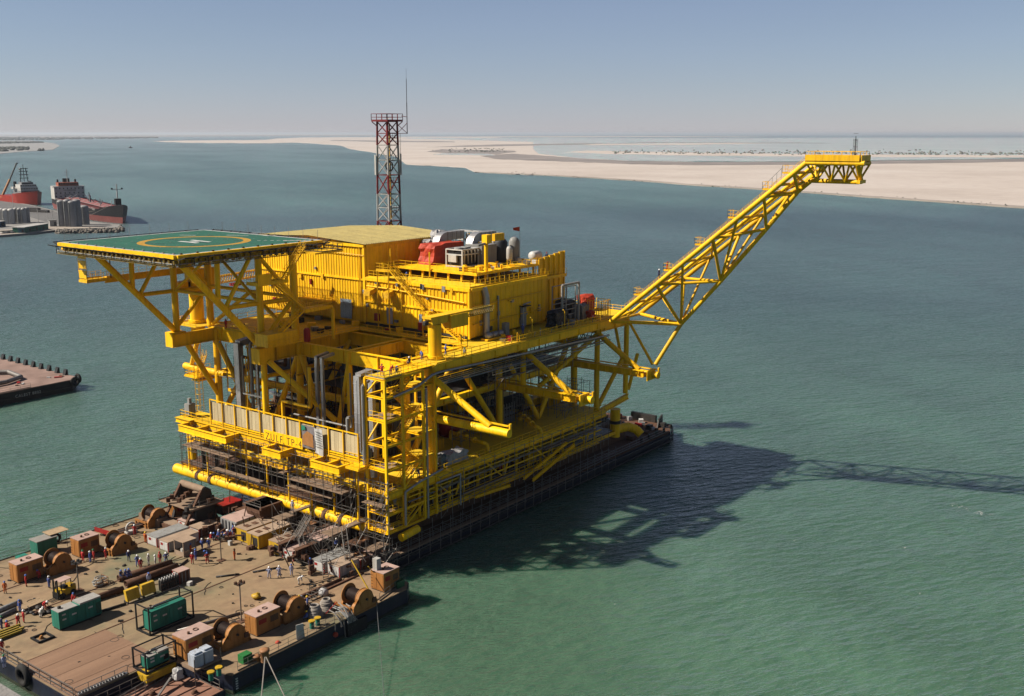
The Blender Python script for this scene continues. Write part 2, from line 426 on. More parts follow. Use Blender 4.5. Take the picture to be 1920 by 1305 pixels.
land("far_shore", [(-80,259.5),(120,258.5),(300,256.5),(520,255.2),(700,255.2),(700,254),(400,254),(-80,254.6)], MUD, 1.0)
land("far_shore", [(-80,252.9),(700,253.1),(700,252.4),(-80,252.0)], SAND, 12)

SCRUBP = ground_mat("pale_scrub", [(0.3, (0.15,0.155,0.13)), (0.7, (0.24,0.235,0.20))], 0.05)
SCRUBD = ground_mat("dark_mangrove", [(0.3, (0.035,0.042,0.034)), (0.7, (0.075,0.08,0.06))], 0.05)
def thicket(name, label, spots, kind="stuff"):
    mb = MB()
    for p, r, h in spots:
        mb.ball(p + V((0,0,h*0.35)), 1.0, 6, 4, (r, r, h), 0.22)
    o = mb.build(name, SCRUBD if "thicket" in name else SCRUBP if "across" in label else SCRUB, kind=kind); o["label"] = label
    return o
def spread_px(poly_fn, n, rr, hh):
    out = []
    for _ in range(n):
        px, py = poly_fn(); out.append((at(px, py, z=0.8+SEA), random.uniform(*rr), random.uniform(*hh)))
    return out
thicket("mangrove_thicket", "dark mangrove strip along the far left shore", spread_px(lambda: (lambda x: (x, random.uniform(257.5, 262.6 - max(0, (x-60))*0.016)))(random.uniform(-60, 295)), 420, (16, 34), (5, 9)))
thicket("mangrove_thicket", "low mangrove tongue on the grey flat", spread_px(lambda: (lambda x: (x, random.uniform(266.5, 270.6 - (x+60)*0.02)))(random.uniform(-60, 78)), 160, (9, 20), (4, 7)))
thicket("mangrove_thicket", "nearest mangrove clump at the left edge", spread_px(lambda: (lambda x: (x, random.uniform(277, 284.5 - max(0, x)*0.06)))(random.uniform(-60, 54)), 200, (5, 11), (4, 6)))
thicket("mangrove_thicket", "single round mangrove bush on the flat", spread_px(lambda: (random.uniform(73, 81), random.uniform(281.5, 283)), 12, (4, 7), (4, 6)))
def bar_spot():
    x = 2080 - (random.random()**1.6)*930
    return x, 289.5 - (1920-x)*0.0045 + random.gauss(0, 1.3) - (0 if random.random() < .8 else random.uniform(0, 6))
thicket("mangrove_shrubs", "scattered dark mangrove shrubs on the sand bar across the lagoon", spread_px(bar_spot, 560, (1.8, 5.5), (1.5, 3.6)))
thicket("mangrove_shrubs", "sparse dark scrub on the sand west of the lagoon", spread_px(lambda: (random.triangular(800, 970, 930), random.uniform(278, 286)), 90, (2, 5), (1, 2)))
thicket("beach_scrub", "sparse dark tufts along the near beach of the sand island", spread_px(lambda: (lambda x: (x, 327 + (x-950)*0.0655 - random.uniform(2, 6)))(random.choice((random.uniform(940,1100), random.uniform(1100,1900)))), 70, (0.4, 1.3), (0.3, 0.6)))

hz, hn, hl, hb = mk("haze_air")
hn.remove(hb)
pv = hn.new("ShaderNodeVolumePrincipled")
pv.inputs["Color"].default_value = (0.60, 0.655, 0.73, 1)
pv.inputs["Density"].default_value = 0.000036
pv.inputs["Anisotropy"].default_value = 0.2
hl.new(pv.outputs[0], hn["Material Output"].inputs["Volume"])
HAZE = True
if HAZE:
    MB().bx(-130000, 130000, -130000, 130000, -8, 92).build("haze", hz, kind="stuff")

# ---------------------------------------------------------------- launch barge under the topsides
D0 = 4.0
HULLB = paint("navy_hull_paint", (0.016, 0.022, 0.045), 0.5, dirt=0.5, dirtcol=(0.06,0.045,0.04), scale=0.25)
DECKB = None
lb = thing("launch_barge", "long dark launch barge that carries the yellow platform on skids", "barge", (144, 124, 0))
hull = MB().prism([(99,100.2),(186,100.2),(191,103),(191,131),(186,133.5),(99,133.5)], -0.8, D0 - 0.25)
hull.build("hull", HULLB, lb)
MB().prism([(99,100.3),(186,100.3),(190.9,103.1),(190.9,130.9),(186,133.4),(99,133.4)], D0-0.25, D0).build("deck_plate", RUST, lb)
for yy in (106, 130):
    MB().bx(100, 176, yy-1.0, yy+1.0, D0, D0+1.6).build("skid_beam", RUST, lb)
m = MB()
for k in range(2): m.path([(99, 99.7, 3.4-k*1.1), (186, 99.7, 3.4-k*1.1), (191.3, 102.7, 3.4-k*1.1)], 0.22, 8)
m.build("fender_rail", BLACK, lb)
MB().rail([(100,100.6,D0),(186,100.6,D0)], 1.1, 2.6, 0.03).build("railing", GALV, lb)
# cargo and fittings on the free far end of the launch barge
for k, (x, y, sx, sy, sz) in enumerate(((178, 112, 9, 1.6, 1.1), (180, 115.5, 10, 1.6, 1.4), (177, 119, 8, 1.8, 1.2))):
    MB().bx(x-sx/2, x+sx/2, y-sy/2, y+sy/2, D0, D0+sz).build("stowage_box", [RUST, DGREY, RUST][k], lb)
m = MB(); m.poly3([(186.5,103.5,D0),(190.5,104.5,D0),(190.3,104.5,D0+2.0),(187.5,103.8,D0+1.5)], (0,0.3,0))
m.bx(189.9, 190.6, 106, 112, D0, D0+1.5); m.bx(184, 185.5, 104, 105, D0, D0+1.0)
m.build("bulwark", DGREY, lb)
_r = random.Random(77)
for k in range(22):
    x, y = _r.uniform(172,189), _r.uniform(102.5,118); MB().box((x,y,D0+_r.uniform(.2,.5)),(_r.uniform(.4,1.8),_r.uniform(.3,1.2),_r.uniform(.4,1.1)),_r.uniform(0,3)).build("deck_clutter",_r.choice([RUST,DGREY,GREYP,WHITE,RED]),lb)
for x in range(176, 190, 3): MB().tube((x,101.2,D0),(x,101.2,D0+0.9),0.25,8).build("bollard", BLACK, lb)

# ---------------------------------------------------------------- topsides module
tm = thing("topsides_module", "huge yellow steel offshore platform topsides standing on the barge", "offshore platform", (136, 126, 8))
XS, YS_ = (113.3, 136.3, 158.8), (106.0, 118.0, 129.6, 151.0)
Z0, Z1, ZM, Z2 = 8.4, 14.0, 22.6, 30.8
for x in XS:
    for y in YS_:
        r = 0.62 if y != 118 else 0.5
        MB().tube((x,y,5.6),(x,y,Z2-0.2), r, 16).build("leg", YEL, tm)
for x, y in ((106,129.6),(113.3,101),(136.3,101),(158.8,101)):
    MB().tube((x,y,Z1 if x != 136.3 else 22.6),(x,y,Z2-0.2), 0.5, 14).build("leg", YEL, tm)
def brace(p, q, r, name="brace", par=None, mat=None): return MB().tube(p, q, r, 12).build(name, mat or YEL, par or tm)
# vertical X and K bracing of the long frames and the front frame
for y in (106, 129.6, 151):
    brace((113.3,y,Z1+.3),(124.8,y,Z2-1.6),0.48); brace((136.3,y,Z1+.3),(124.8,y,Z2-1.6),0.48)
    brace((136.3,y,Z2-1.6),(147.5,y,Z1+.4),0.45); brace((158.8,y,Z2-1.6),(147.5,y,Z1+.4),0.45)
brace((113.3,151,Z2-2),(113.3,140.5,Z1+.3),0.5); brace((113.3,129.6,Z2-2),(113.3,137.5,Z1+.3),0.5)
brace((106.2,128.6,Z2-2),(111.5,119.5,Z1+5.5),0.45)
brace((113.3,129,Z2-2),(113.3,123.4,Z1+1),0.5); brace((113.3,118,Z2-2),(113.3,121.8,Z1+.4),0.4)
brace((158.8,106,Z1),(158.8,128,Z2-2),0.45); brace((158.8,151,Z1),(158.8,131,Z2-2),0.45)
# girders of the decks
def girder(p, q, w, h, st=0, name="girder", mat=None, par=None):
    return MB().ibeam(p, q, w, h, 0.09, st).build(name, mat or YEL, par or tm)
ZG = Z2 - 1.15
for y in (100.0, 106.0, 118.0, 129.6, 151.0):
    x0 = {100.0: 112.6, 129.6: 105.0, 151.0: 104.6}.get(y, 113.3)
    girder((x0,y,ZG if y != 100 else 30.15),(160,y,ZG if y != 100 else 30.15), 0.75 if y != 100 else .45, 2.2 if y != 100 else 1.2, 8)
for x in (113.3, 124.8, 136.3, 147.5, 158.8):
    girder((x,100.2,ZG),(x,153,ZG), 0.7, 2.15, 7)
girder((113.3,117,ZG+0.1),(125,117,ZG+0.1), 0.6, 1.7, 3)
for y in (100.0, 106.0, 118.0, 129.6, 140.5, 151.0):
    girder((103 if y < 150 else 111,y,Z1-.55),(160.5,y,Z1-.55), 0.6, 1.05, 6, "deck_beam")
for x in (103.4, 113.3, 124.8, 136.3, 147.5, 160):
    girder((x,100.2,Z1-.6),(x,152 if x > 110 else 147,Z1-.6), 0.6, 1.0, 6, "deck_beam")
for x in (113.3, 136.3, 158.8):
    girder((x,100.5,ZM),(x,157 if x < 120 else 151,ZM), 0.8, 1.0, 8, "deck_beam")
for y in (106, 129.6, 151): girder((113.3,y,ZM),(158.8,y,ZM),0.7,1.0,8,"deck_beam")
# base frame
for y in (101.2, 106, 118, 130, 143, 150): girder((104,y,Z0-.3),(160,y,Z0-.3),0.6,1.0,0,"base_beam")
for x in (104.3, 113.3, 124.8, 136.3, 147.5, 159.5): girder((x,101,Z0-.3),(x,150.5,Z0-.3),0.6,1.0,0,"base_beam")
for x in XS:
    for y in (106, 130): MB().bx(x-1.3,x+1.3,y-1.2,y+1.2,D0+1.6,Z0-.7).build("skid_shoe", DGREY, tm)
# deck plates
def plate(x0, x1, y0, y1, z, t=0.14, mat=None, name="deck_plate"): return MB().bx(x0,x1,y0,y1,z-t,z).build(name, mat or YDECK, tm)
plate(113.0,160.2,99.7,104.2,Z2+.12); plate(126.2,160.2,104.25,118,Z2+.12); plate(126.2,160.2,118.05,134,Z2+.12); plate(126.2,160.2,134.05,153.2,Z2+.12)
plate(112.9,126.1,128.6,140,Z2+.12); plate(112.9,126.1,140.05,153.2,Z2+.12)
plate(103.2,160.6,99.8,112,Z1+.1); plate(103.2,160.6,112.05,130,Z1+.1); plate(103.2,160.6,130.05,147,Z1+.1); plate(111,160.6,147.05,152,Z1+.1)
plate(104,160,101,125,Z0+.3,mat=RUST); plate(104,160,125.05,150.5,Z0+.3,mat=RUST)
plate(117,158,107,129,ZM+.6,mat=DGREY); plate(117,158,130.4,150,ZM+.6,mat=DGREY)
# railings of the decks
def rail(pts, mat=None, par=None, **k): return MB().rail(pts, **k).build("railing", mat or YEL, par or tm)
rail([(113.5,99.9,Z2+.12),(160,99.9,Z2+.12)], sp=2.0)
rail([(113.4,128.4,Z2+.12),(126,128.4,Z2+.12),(126,104.4,Z2+.12),(114,104.4,Z2+.12)], sp=1.8)
rail([(113,129.8,Z2+.12),(113,150,Z2+.12)], sp=2.0); rail([(113,153,Z2+.12),(160,153,Z2+.12),(160,101,Z2+.12)], sp=2.2)
rail([(113,100,Z1+.1),(160.3,100,Z1+.1)], sp=2.0)
rail([(111,151.8,Z1+.1),(160,151.8,Z1+.1)], sp=2.4)
# protruding beams on the starboard side with their raking struts
for x, ye, nd in ((113.6, 86.6, 2), (136.6, 87.6, 2), (158.4, 88.0, 2)):
    m = MB().tube((x,106,ZM),(x,ye,ZM),0.62,16); m.build("stub_beam", YEL, tm)
    if x > 130:
        girder((x-1.1,106,ZM+.1),(x-1.1,ye+2.4,ZM+.1),0.7,1.15,9,"stub_girder")
        MB().bx(x-1.7,x+0.9,ye+1.2,ye+1.45,ZM-.9,ZM+.95).build("end_plate", YEL, tm)
    MB().bar((x+.9,106,ZM+.75),(x+.9,ye+.8,ZM+.75),.5,.12).build("walkway_plate", YELO, tm)
    brace((x,100.3,Z2-2.4),(x,ye+4.0 if x > 130 else ye+3.4,ZM+.5),0.5,"strut")
    MB().bx(x+.55,x+.95,ye+.3,ye+.55,ZM-.7,ZM+1.2).build("end_post", YELO, tm)
m = MB().tube((113.3,149,ZM),(113.3,160.5,ZM),0.62,16); m.build("stub_beam", YEL, tm)
brace((110,152,Z2-2.3),(113.3,158.5,ZM+.5),0.42,"strut"); brace((108,152,Z2-2.3),(113.3,151,18.5),0.5,"strut")
m = MB().bx(110.8,116.6,154,157.5,ZM-1.1,ZM-.8); m.rail([(111,157.4,ZM-.8),(116.4,157.4,ZM-.8)],1.1,1.2); m.rail([(111,154,ZM-.8),(111,157.4,ZM-.8)],1.1,1.2)
m.stair((112,155,ZM-.8),(115,156.8,ZM+2.2),1.0,(0,1,0)); m.bx(112,116,155,157,ZM-2.0,ZM-1.7)
m.build("access_platform", YEL, tm)
m = MB()
for a in (0, .9):
    for b in (0, .9): m.tube((110+a,152.4+b,16),(110+a,152.4+b,29),.06,5)
for z in range(16, 29): m.bx(110,110.9,152.4,152.45,z,z+.06); m.bx(110,110.05,152.4,153.3,z,z+.06)
m.build("ladder_cage", YEL, tm)
# braces under the boom corner
brace((158.8,101,Z2-2.4),(147.6,106,Z1+6),0.42); brace((169,101,30),(169,101,15.4),0.5,"leg"); brace((169,104,30),(171.5,102,15.5),0.3)
brace((169,101,30),(165,93,ZM+.2),0.26); brace((158.8,101,Z1+.3),(169,101,ZM+1),0.42); girder((160,101,Z1-.4),(170,101,Z1+.6),.6,1.0,0)
girder((159,101,29.6),(170,101,29.6),.8,1.8,3); girder((169,100.6,29.6),(169,118,29.6),.8,1.6,3); brace((171.8,102,15.4),(172.4,100.5,ZM),0.35)
plate(160.2,170,100.5,118,Z2+.1); rail([(170,118,Z2+.1),(170,101,Z2+.1)],sp=1.8)
m = MB()
for i in range(8):
    a = -1.2+i*0.35; m.torus((165,106,28.2),3.1+0.01*i,.09,'y',12,5,math.pi,2*math.pi) if i == 0 else m.torus((165,106+i*.9,28.2),3.1,.08,'y',12,5,math.pi,2*math.pi)
for k in range(5):
    t = math.pi+k*math.pi/4; m.tube((165+3.1*math.cos(t),106,28.2+3.1*math.sin(t)),(165+3.1*math.cos(t),112.3,28.2+3.1*math.sin(t)),.08,5)
m.build("cable_basket", DGREY, tm)
# front walkway level, its beam and supports
ZW = 17.6
plate(102.4,106.0,104.5,146.8,ZW,mat=YDECK,name="walkway_plate")
girder((102.6,104,ZW-.75),(102.6,147,ZW-.75),0.5,1.25,0,"edge_beam")
girder((105.8,104,ZW-.6),(105.8,146.8,ZW-.6),0.4,0.9,0,"edge_beam")
for y in range(106, 147, 5): MB().tube((102.7,y,Z0),(102.7,y,ZW-1.3),.16,8).build("post", YEL, tm)
rail([(102.5,140,ZW),(102.5,147.4,ZW),(106,147.4,ZW)],sp=1.5); rail([(102.6,104.2,ZW),(102.6,108.6,ZW)],sp=1.2)
plate(101.5,106.5,143.6,147.6,ZW+.02,name="corner_platform")
girder((101.7,143.6,ZW-.4),(101.7,147.5,ZW-.4),.4,.7,0,"edge_beam")
# starboard lower face: posts, walkways, diagonals, pipes
for i, x in enumerate([106.5+3.4*k for k in range(16)]):
    MB().bar((x,100.5,Z0),(x,100.5,Z1-1.05),.30,.30).build("post", YEL, tm)
for k in range(9):
    x = 107+k*6.1
    MB().bar((x,100.2,Z1-1.2),(x+3.6 if k % 2 else x-1.6,99.9,Z0+1.4),.22,.22).build("diagonal", YEL, tm)
for z, r in ((12.2,.11),(11.5,.09),(10.6,.13)):
    MB().tube((107,100.0,z),(159,100.0,z),r,8).build("handrail_pipe", YEL if r > .1 else GALV, tm)
MB().ibeam((110,100.3,Z0-.2),(148,100.3,Z0-.2),.5,.55,.06).build("walkway_beam", YEL, tm)
rail([(110,99.9,Z0+.2),(159,99.9,Z0+.2)],sp=1.7); rail([(113,101.8,11.2),(159,101.8,11.2)],sp=1.8,mat=GALV)
plate(113,159.5,101.0,103.2,11.2,mat=YDECK)
plate(148,165,101,107,9.0,mat=GREYP); girder((146,100.5,8.6),(166,100.5,8.6),.4,.5,0,"walkway_beam"); 
rnd = random.Random(5)
for k in range(26):
    x = rnd.uniform(106,158); y = rnd.uniform(101.5,106); z = rnd.uniform(Z0+1,Z1-1.5)
    MB().path([(x,y,Z0+.3),(x,y,z),(x+rnd.uniform(2,6),y,z),(x+rnd.uniform(2,6),y,Z1-1)],rnd.uniform(.09,.2),8).build("pipe", rnd.choice([YEL,YEL,GALV,YELO]), tm)
for k in range(10):
    x = 109+k*4.9; MB().bx(x,x+1.6,104,106.5,Z0+.3,Z0+rnd.uniform(1.6,3.6)).build("equipment_skid", rnd.choice([YEL,YELO,GREYP,RED]), tm)
MB().bx(139,141.2,101.8,103,Z0+.3,12.2).build("tank", YEL, tm)
for a, b in (((121.5,99.4,8.3),(129.5,98.6,8.2)), ((134,99.2,8.0),(146,98.9,11.3)), ((135.2,98.2,7.6),(147,97.9,10.9))):
    MB().ibeam(a, b, .4, .45, .06).build("loose_beam", YEL, tm)
# sump caisson stub and bend at the far end, can under the stair tower
m = MB().tube((165.5,101,7.6),(165.5,101,13.0),.95,18); m.build("caisson", YEL, tm)
m = MB().tube((165.5,101,10.2),(165.5,101,10.8),1.1,18); m.build("caisson_band", DGREY, tm)
m = MB().path([(165.5,101,8.9),(168.9,100.2,8.9),(170.3,99.2,8.2),(170.5,98.2,7.3)],.85,14); m.build("caisson_bend", YEL, tm)
m = MB().tube((104.6,99.4,6.9),(108.2,99.4,7.2),.6,16); m.build("cylinder_stub", YEL, tm)
# inside of the main deck: pipework, vessels, cable trays, panels
for k in range(34):
    x = rnd.uniform(108,156); y = rnd.uniform(109,148); z = rnd.uniform(Z1+1,Z2-4); L = rnd.uniform(6,22)
    if rnd.random() < .5: pts = [(x,y,Z1+.2),(x,y,z),(min(158,x+L),y,z),(min(158,x+L),y,Z2-3)]
    else: pts = [(x,y,Z2-2.6),(x,y,z),(x,min(149,y+L),z),(x,min(149,y+L),Z1+.2)]
    MB().path(pts, rnd.choice([.12,.16,.22,.3]), 8).build("pipe", rnd.choice([YEL,YELO,GALV,GREYP,RUST,YEL]), tm)
for k in range(22):
    x = rnd.uniform(110,155); y = rnd.uniform(110,148); w = rnd.uniform(1.5,4); h = rnd.uniform(1.6,4.5)
    MB().bx(x,x+w,y,y+rnd.uniform(1.5,4),Z1+.1,Z1+.1+h).build("equipment_skid", rnd.choice([YEL,RUST,GREYP,DGREY,YELO]), tm)
for x, y, L, r, mt in ((128,112,7,1.5,RED),(146,113,6,1.3,DGREY),(122,135,6,1.4,YELO),(118,142,3.4,1.1,TARPR),(133,122,8,1.6,DGREY),(131,145,6,1.2,RUST)):
    m = MB().lathe((x,y,Z1+1.9),[(r*.3,-.25),(r*.8,-.1),(r,.35),(r,L-.35),(r*.8,L+.1),(r*.3,L+.25)],16,'x'); m.bx(x+.8,x+1.2,y-.9,y+.9,Z1+.1,Z1+1.0); m.bx(x+L-1.2,x+L-.8,y-.9,y+.9,Z1+.1,Z1+1.0)
    m.build("vessel", mt, tm)
for k in range(16):
    x = rnd.uniform(112,156); y = rnd.uniform(108,149)
    m = MB()
    for i in range(3): m.tube((x,y+i*.5,Z1+.2),(x,y+i*.5,Z2-2.5),.05,5)
    for i in range(12): m.tube((x,y,Z1+1+i),(x,y+1,Z1+1+i),.035,4)
    m.build("pipe_support", rnd.choice([DGREY,YEL,GALV]), tm)
for k in range(60):
    x = rnd.uniform(107,157); y = rnd.uniform(107.5,149); z = rnd.uniform(Z1+1,Z2-3); L = rnd.uniform(5,18); ax = rnd.random()
    q = (min(158,x+L),y,z) if ax < .45 else (x,min(150,y+L),z)
    m = MB().bar((x,y,z),q,rnd.choice([.3,.5,.8]),rnd.choice([.12,.2,.5])); m.tube(V(q)-V((0,0,0)),(q[0],q[1],Z2-2.3),.09,5); m.tube((x,y,z),(x,y,Z2-2.3),.09,5)
    m.build(rnd.choice(["cable_tray","pipe","support_beam"]), rnd.choice([DGREY,RUST,GALV,YELO,DGREY,YEL]), tm)
for k in range(46):
    x = rnd.uniform(107,150); y = rnd.uniform(108,149); h = rnd.uniform(1.2,5.5); w = rnd.uniform(1,4)
    m = MB()
    for i in range(5): m.tube((x+i*w/4,y,Z1+.1),(x+i*w/4,y,Z1+h),.1,5); m.tube((x,y+rnd.uniform(0,2),Z1+.4+i*h/6),(x+w,y+rnd.uniform(0,2),Z1+.4+i*h/6),.12,6)
    m.bx(x,x+w,y+.2,y+1.8,Z1+.1,Z1+h*.5); m.lathe((x+w*.4,y+2.2,Z1+.1),[(.5,0),(.5,h*.7),(.2,h*.8)],10)
    m.build("valve_skid", rnd.choice([DGREY,RUST,YELO,DGREY,GREYP]), tm)
for k in range(40):
    x = rnd.uniform(105,157); y = rnd.uniform(103,148); z = rnd.uniform(Z0+.6,Z1-2.2); L = rnd.uniform(4,14)
    q = (min(158,x+L),y,z) if rnd.random() < .5 else (x,min(149,y+L),z)
    m = MB().path([(x,y,Z1-1.2),(x,y,z),q,(q[0],q[1],Z0+.3)],rnd.uniform(.08,.3),7); m.bx(x-.6,x+.8,y-.5,y+.7,Z0+.3,Z0+rnd.uniform(1,3.6))
    m.build("cellar_pipework", rnd.choice([DGREY,RUST,YELO,DGREY,BLACK]), tm)
for k in range(5):
    y = 100.6+k*1.1; MB().rail([(114,y,27.6-.25*k),(159,y,27.6-.25*k)],.7,3.0,.05,1).build("hanging_cable_rack", [GALV,DGREY,YELO,DGREY,GALV][k], tm)
m = MB()
for k in range(90):
    x = rnd.uniform(105,158); y = rnd.uniform(101,149); m.tube((x,y,rnd.uniform(Z1+.2,Z1+5)),(x+rnd.uniform(-.3,.3),y,Z2-2.2),.035,4,caps=False)
m.build("hanging_cable", BLACK, tm, "stuff")
# scaffold still standing inside the module
for k in range(24):
    x = rnd.uniform(116,157); y = rnd.uniform(103.5,132); z1 = rnd.uniform(19,28); m = MB()
    for a in (0, 2): 
        for b in (0, 2): m.tube((x+a,y+b,Z1+.1),(x+a,y+b,z1),.05,5)
    z = Z1+1.6
    while z < z1:
        for a in (0, 2): m.tube((x+a,y-.2,z),(x+a,y+2.2,z),.04,4); m.tube((x-.2,y+a,z),(x+2.2,y+a,z),.04,4)
        z += 1.9
    m.build("scaffold_frame", TUBEM, tm)
# light poles and small posts along the upper starboard edge
for x, y in ((117,104.5),(148.5,101.2),(139,101.2),(120.5,101)):
    MB().path([(x,y,Z2),(x,y,Z2+3.2),(x-.8,y-.2,Z2+3.5)],.09,6).build("lamp_post", YELO, tm)
# cable trays / insulated pipes clipped to the starboard edge
MB().path([(104,99.6,27.9),(109,99.6,28.5),(112,99.5,29.6),(114,99.5,29.7),(160,99.3,28.2)],.2,8).build("pipe", GALV, tm)
MB().path([(114,99.0,28.0),(160,99.0,27.5)],.12,6).build("pipe", GALV, tm)
MB().rail([(126,99.4,26.9),(160,99.4,26.9)],1.0,1.5,.035,1).build("cable_tray", GALV, tm)
# yellow pipe runs on the main deck near the open side
for (px, py, px2, py2) in ((845,810,905,830),(975,775,1005,800)):
    a = at(px,py,z=Z1+1.4); b = at(px2,py2,z=Z1+1.4)
    MB().path([a+V((0,0,-1.3)),a,b,b+V((0.5,-.4,-.2)),b+V((.7,-.6,-1.3))],.3,10).build("flanged_pipe", YEL, tm)
    for t in (.25,.5,.75): MB().tube(a+(b-a)*t-(b-a).normalized()*.12, a+(b-a)*t+(b-a).normalized()*.12,.5,12).build("flange", YEL, tm)
for px, py in ((1000,770),(1028,762)):
    p = at(px,py,z=Z1+.1); m = MB()
    for i in range(9): m.bx(p.x-.35+i*.55,p.x-.25+i*.55,p.y,p.y+1.6,Z1+.1,Z1+2.3)
    m.bx(p.x-.4,p.x+4.2,p.y,p.y+1.6,Z1+2.2,Z1+2.35); m.build("louvred_cabinet", YEL, tm)
# clad ducts and cable ways rising on the front
for px, base, x, w, top in ((453,780,109,1.2,30),(476,780,110.5,.45,30),(487,780,110.5,.45,30),(598,800,110,.55,29.8),(608,800,110,.5,29.8),(676,850,107.5,1.15,28.8),(700,850,105.5,.8,29)):
    p = at(px,base,x=x)
    m = MB().bar((x,p.y,ZW-3),(x,p.y,top),w,w*.8,(1,0,0)); m.bar((x,p.y,top-.1),(x+2.5,p.y,top+.2),w,w*.8)
    for i in range(9): m.bar((x,p.y,ZW-2+i*1.5),(x,p.y,ZW-1.9+i*1.5),w*1.08,w*.88,(1,0,0))
    m.build("cable_duct", CLAD, tm)

# ---------------------------------------------------------------- stair tower on the near corner
st = thing("stair_tower", "open yellow stair tower on the near corner of the platform", "stair tower", (107, 102, 8))
TX, TY = (102.5, 106.0, 110.4, 113.0), (99.9, 103.7)
LV = (8.2, 10.9, 14.1, 17.4, 21.0, 24.6, 28.0, 30.6)
for x in TX:
    for y in TY: MB().bar((x,y,8.0),(x,y,30.4),.34,.34,(1,0,0)).build("column", YEL, st)
for i, z in enumerate(LV):
    for x in TX[:3]: MB().ibeam((x,TY[0],z-.2),(x,TY[1],z-.16),.26,.32,.05).build("beam", YEL, st)
    for y in TY: MB().ibeam((TX[0],y,z-.2),(TX[2],y,z-.16),.26,.32,.05).build("beam", YEL, st)
    half = i % 2
    if i not in (4, 6):
        MB().bx(102.6,106.0 if i < 7 else 113,100.0,103.6,z,z+.07).build("landing", PLANK if i < 6 else YDECK, st)
    MB().bx(110.4,112.9,100.0,103.6,z,z+.07).build("landing", YDECK, st)
    MB().rail([(106,100,z),(102.6,100,z),(102.6,103.6,z)] if i not in (4,6) else [(106,100,z),(102.6,100,z)],1.1,1.2,.035).build("railing", YEL if i != 7 else GALV, st)
    if i < 7: MB().rail([(110.4,100,z),(112.9,100,z)],1.1,1.2,.035).build("railing", YEL, st)
for i in range(7):
    a, b = LV[i], LV[i+1]; y = 101.0 if i % 2 == 0 else 102.7
    if i % 2 == 0: MB().stair((106.1,y,a),(110.2,y,b),1.1,(0,1,0)).build("stair_flight", YEL, st)
    else: MB().stair((110.2,y,a),(106.1,y,b),1.1,(0,1,0)).build("stair_flight", YEL, st)
for i in range(7):
    a, b = LV[i], LV[i+1]
    if i in (1, 4, 6): MB().bar((102.6,103.7,a),(106,103.7,b-.3),.2,.2).build("diagonal", YEL, st)
    if i in (0, 2): MB().bar((106.2,99.9,a),(110,99.9,b-.3),.22,.22).build("diagonal", YEL, st)
MB().bx(100.6,106.4,103.6,106.2,LV[3]-.35,LV[3]).build("landing", YEL, st)
MB().rail([(106,103.4,LV[3]),(100.7,103.4,LV[3]),(100.7,106.0,LV[3])],1.1,1.1,.03).build("railing", YEL, st)
# insulated pipes on the tower
MB().path([(102.2,103.9,17.6),(102.2,103.9,29.2),(103.5,103.9,29.7)],.24,10).build("clad_pipe", CLAD, st)
MB().path([(110.8,99.6,8),(110.8,99.6,27.6)],.16,8).build("clad_pipe", CLAD, st)
MB().path([(105.9,99.6,8.4),(105.9,99.6,13.4),(109,99.5,14.2),(114,99.5,14.8)],.17,8).build("clad_pipe", CLAD, st)
MB().path([(112.5,99.4,13.0),(118,99.4,13.0),(118,99.4,8.0)],.15,8).build("clad_pipe", CLAD, st)
MB().rail([(102.6,99.95,30.7),(113.2,99.95,30.7)],1.1,1.0,.035).build("railing", YEL, st)
m = MB().bx(107,112.9,100.1,103.6,30.72,30.8); m.rail([(107.5,103.5,30.8),(112,103.5,30.8)],1.1,1.0)
m.build("top_platform", YEL, st)

# ---------------------------------------------------------------- helideck
hd = thing("helideck", "square green helideck with an amber circle and white H on yellow trusses", "helideck", (105, 145, 31))
HZ, HX0, HX1, HY0, HY1 = 46.8, 91.4, 119.4, 130.0, 160.8
MB().bx(HX0,HX1,HY0,HY1,HZ-.28,HZ).build("deck", GREEND, hd)
m = MB()
for a in ((HX0,HX1,HY0,HY0+.45),(HX0,HX1,HY1-.45,HY1),(HX0,HX0+.45,HY0+.45,HY1-.45),(HX1-.45,HX1,HY0+.45,HY1-.45)): m.bx(a[0],a[1],a[2],a[3],HZ,HZ+.012)
m.build("edge_line", WHITE, hd)
cxh, cyh = 105.2, 144.4
m = MB(); n = 64; P = []
for i in range(n):
    t = 2*math.pi*i/n
    for r in (7.7, 8.9): P.append((cxh+r*math.cos(t), cyh+r*math.sin(t), HZ+.012))
m.add(P, [(2*i, 2*i+1, (2*i+3) % (2*n), (2*i+2) % (2*n)) for i in range(n)]).build("landing_circle", AMBER, hd)
m = MB().bx(cxh-1.55,cxh-.75,cyh-2.4,cyh+2.4,HZ,HZ+.012); m.bx(cxh+.75,cxh+1.55,cyh-2.4,cyh+2.4,HZ,HZ+.012); m.bx(cxh-.75,cxh+.75,cyh-.4,cyh+.4,HZ,HZ+.012)
m.build("letter_h", WHITE, hd)
for i in range(9):
    t = 10.2+i*1.05; d = V((.7071,-.7071,0))
    c = V((cxh,cyh,HZ+.006))+d*t
    MB().box(c,(.55,.3,.012),-math.pi/4).build("dash", WHITE, hd)
for (px, py, w, l) in ((486,437,.5,2.6),(505,442,.4,2.2),(352,441,.35,3.0),(437,441,.4,2.4),(458,442,.35,1.6),(322,463,.3,2.0),(560,451,.5,5.0)):
    p = at(px,py,z=HZ); MB().box((p.x,p.y,HZ+.006),(w,l,.012),.5 if px != 560 else math.pi/4).build("marking_strip", WHITE, hd)
for k in range(1,8): MB().bx(HX0+k*3.5-.03,HX0+k*3.5+.03,HY0+.5,HY1-.5,HZ,HZ+.005).build("deck_seam",DGREY,hd)
m = MB()
for i in range(9):
    for j in range(10): m.box((HX0+1.9+i*3.0,HY0+1.8+j*3.0,HZ+.012),(.22,.22,.02))
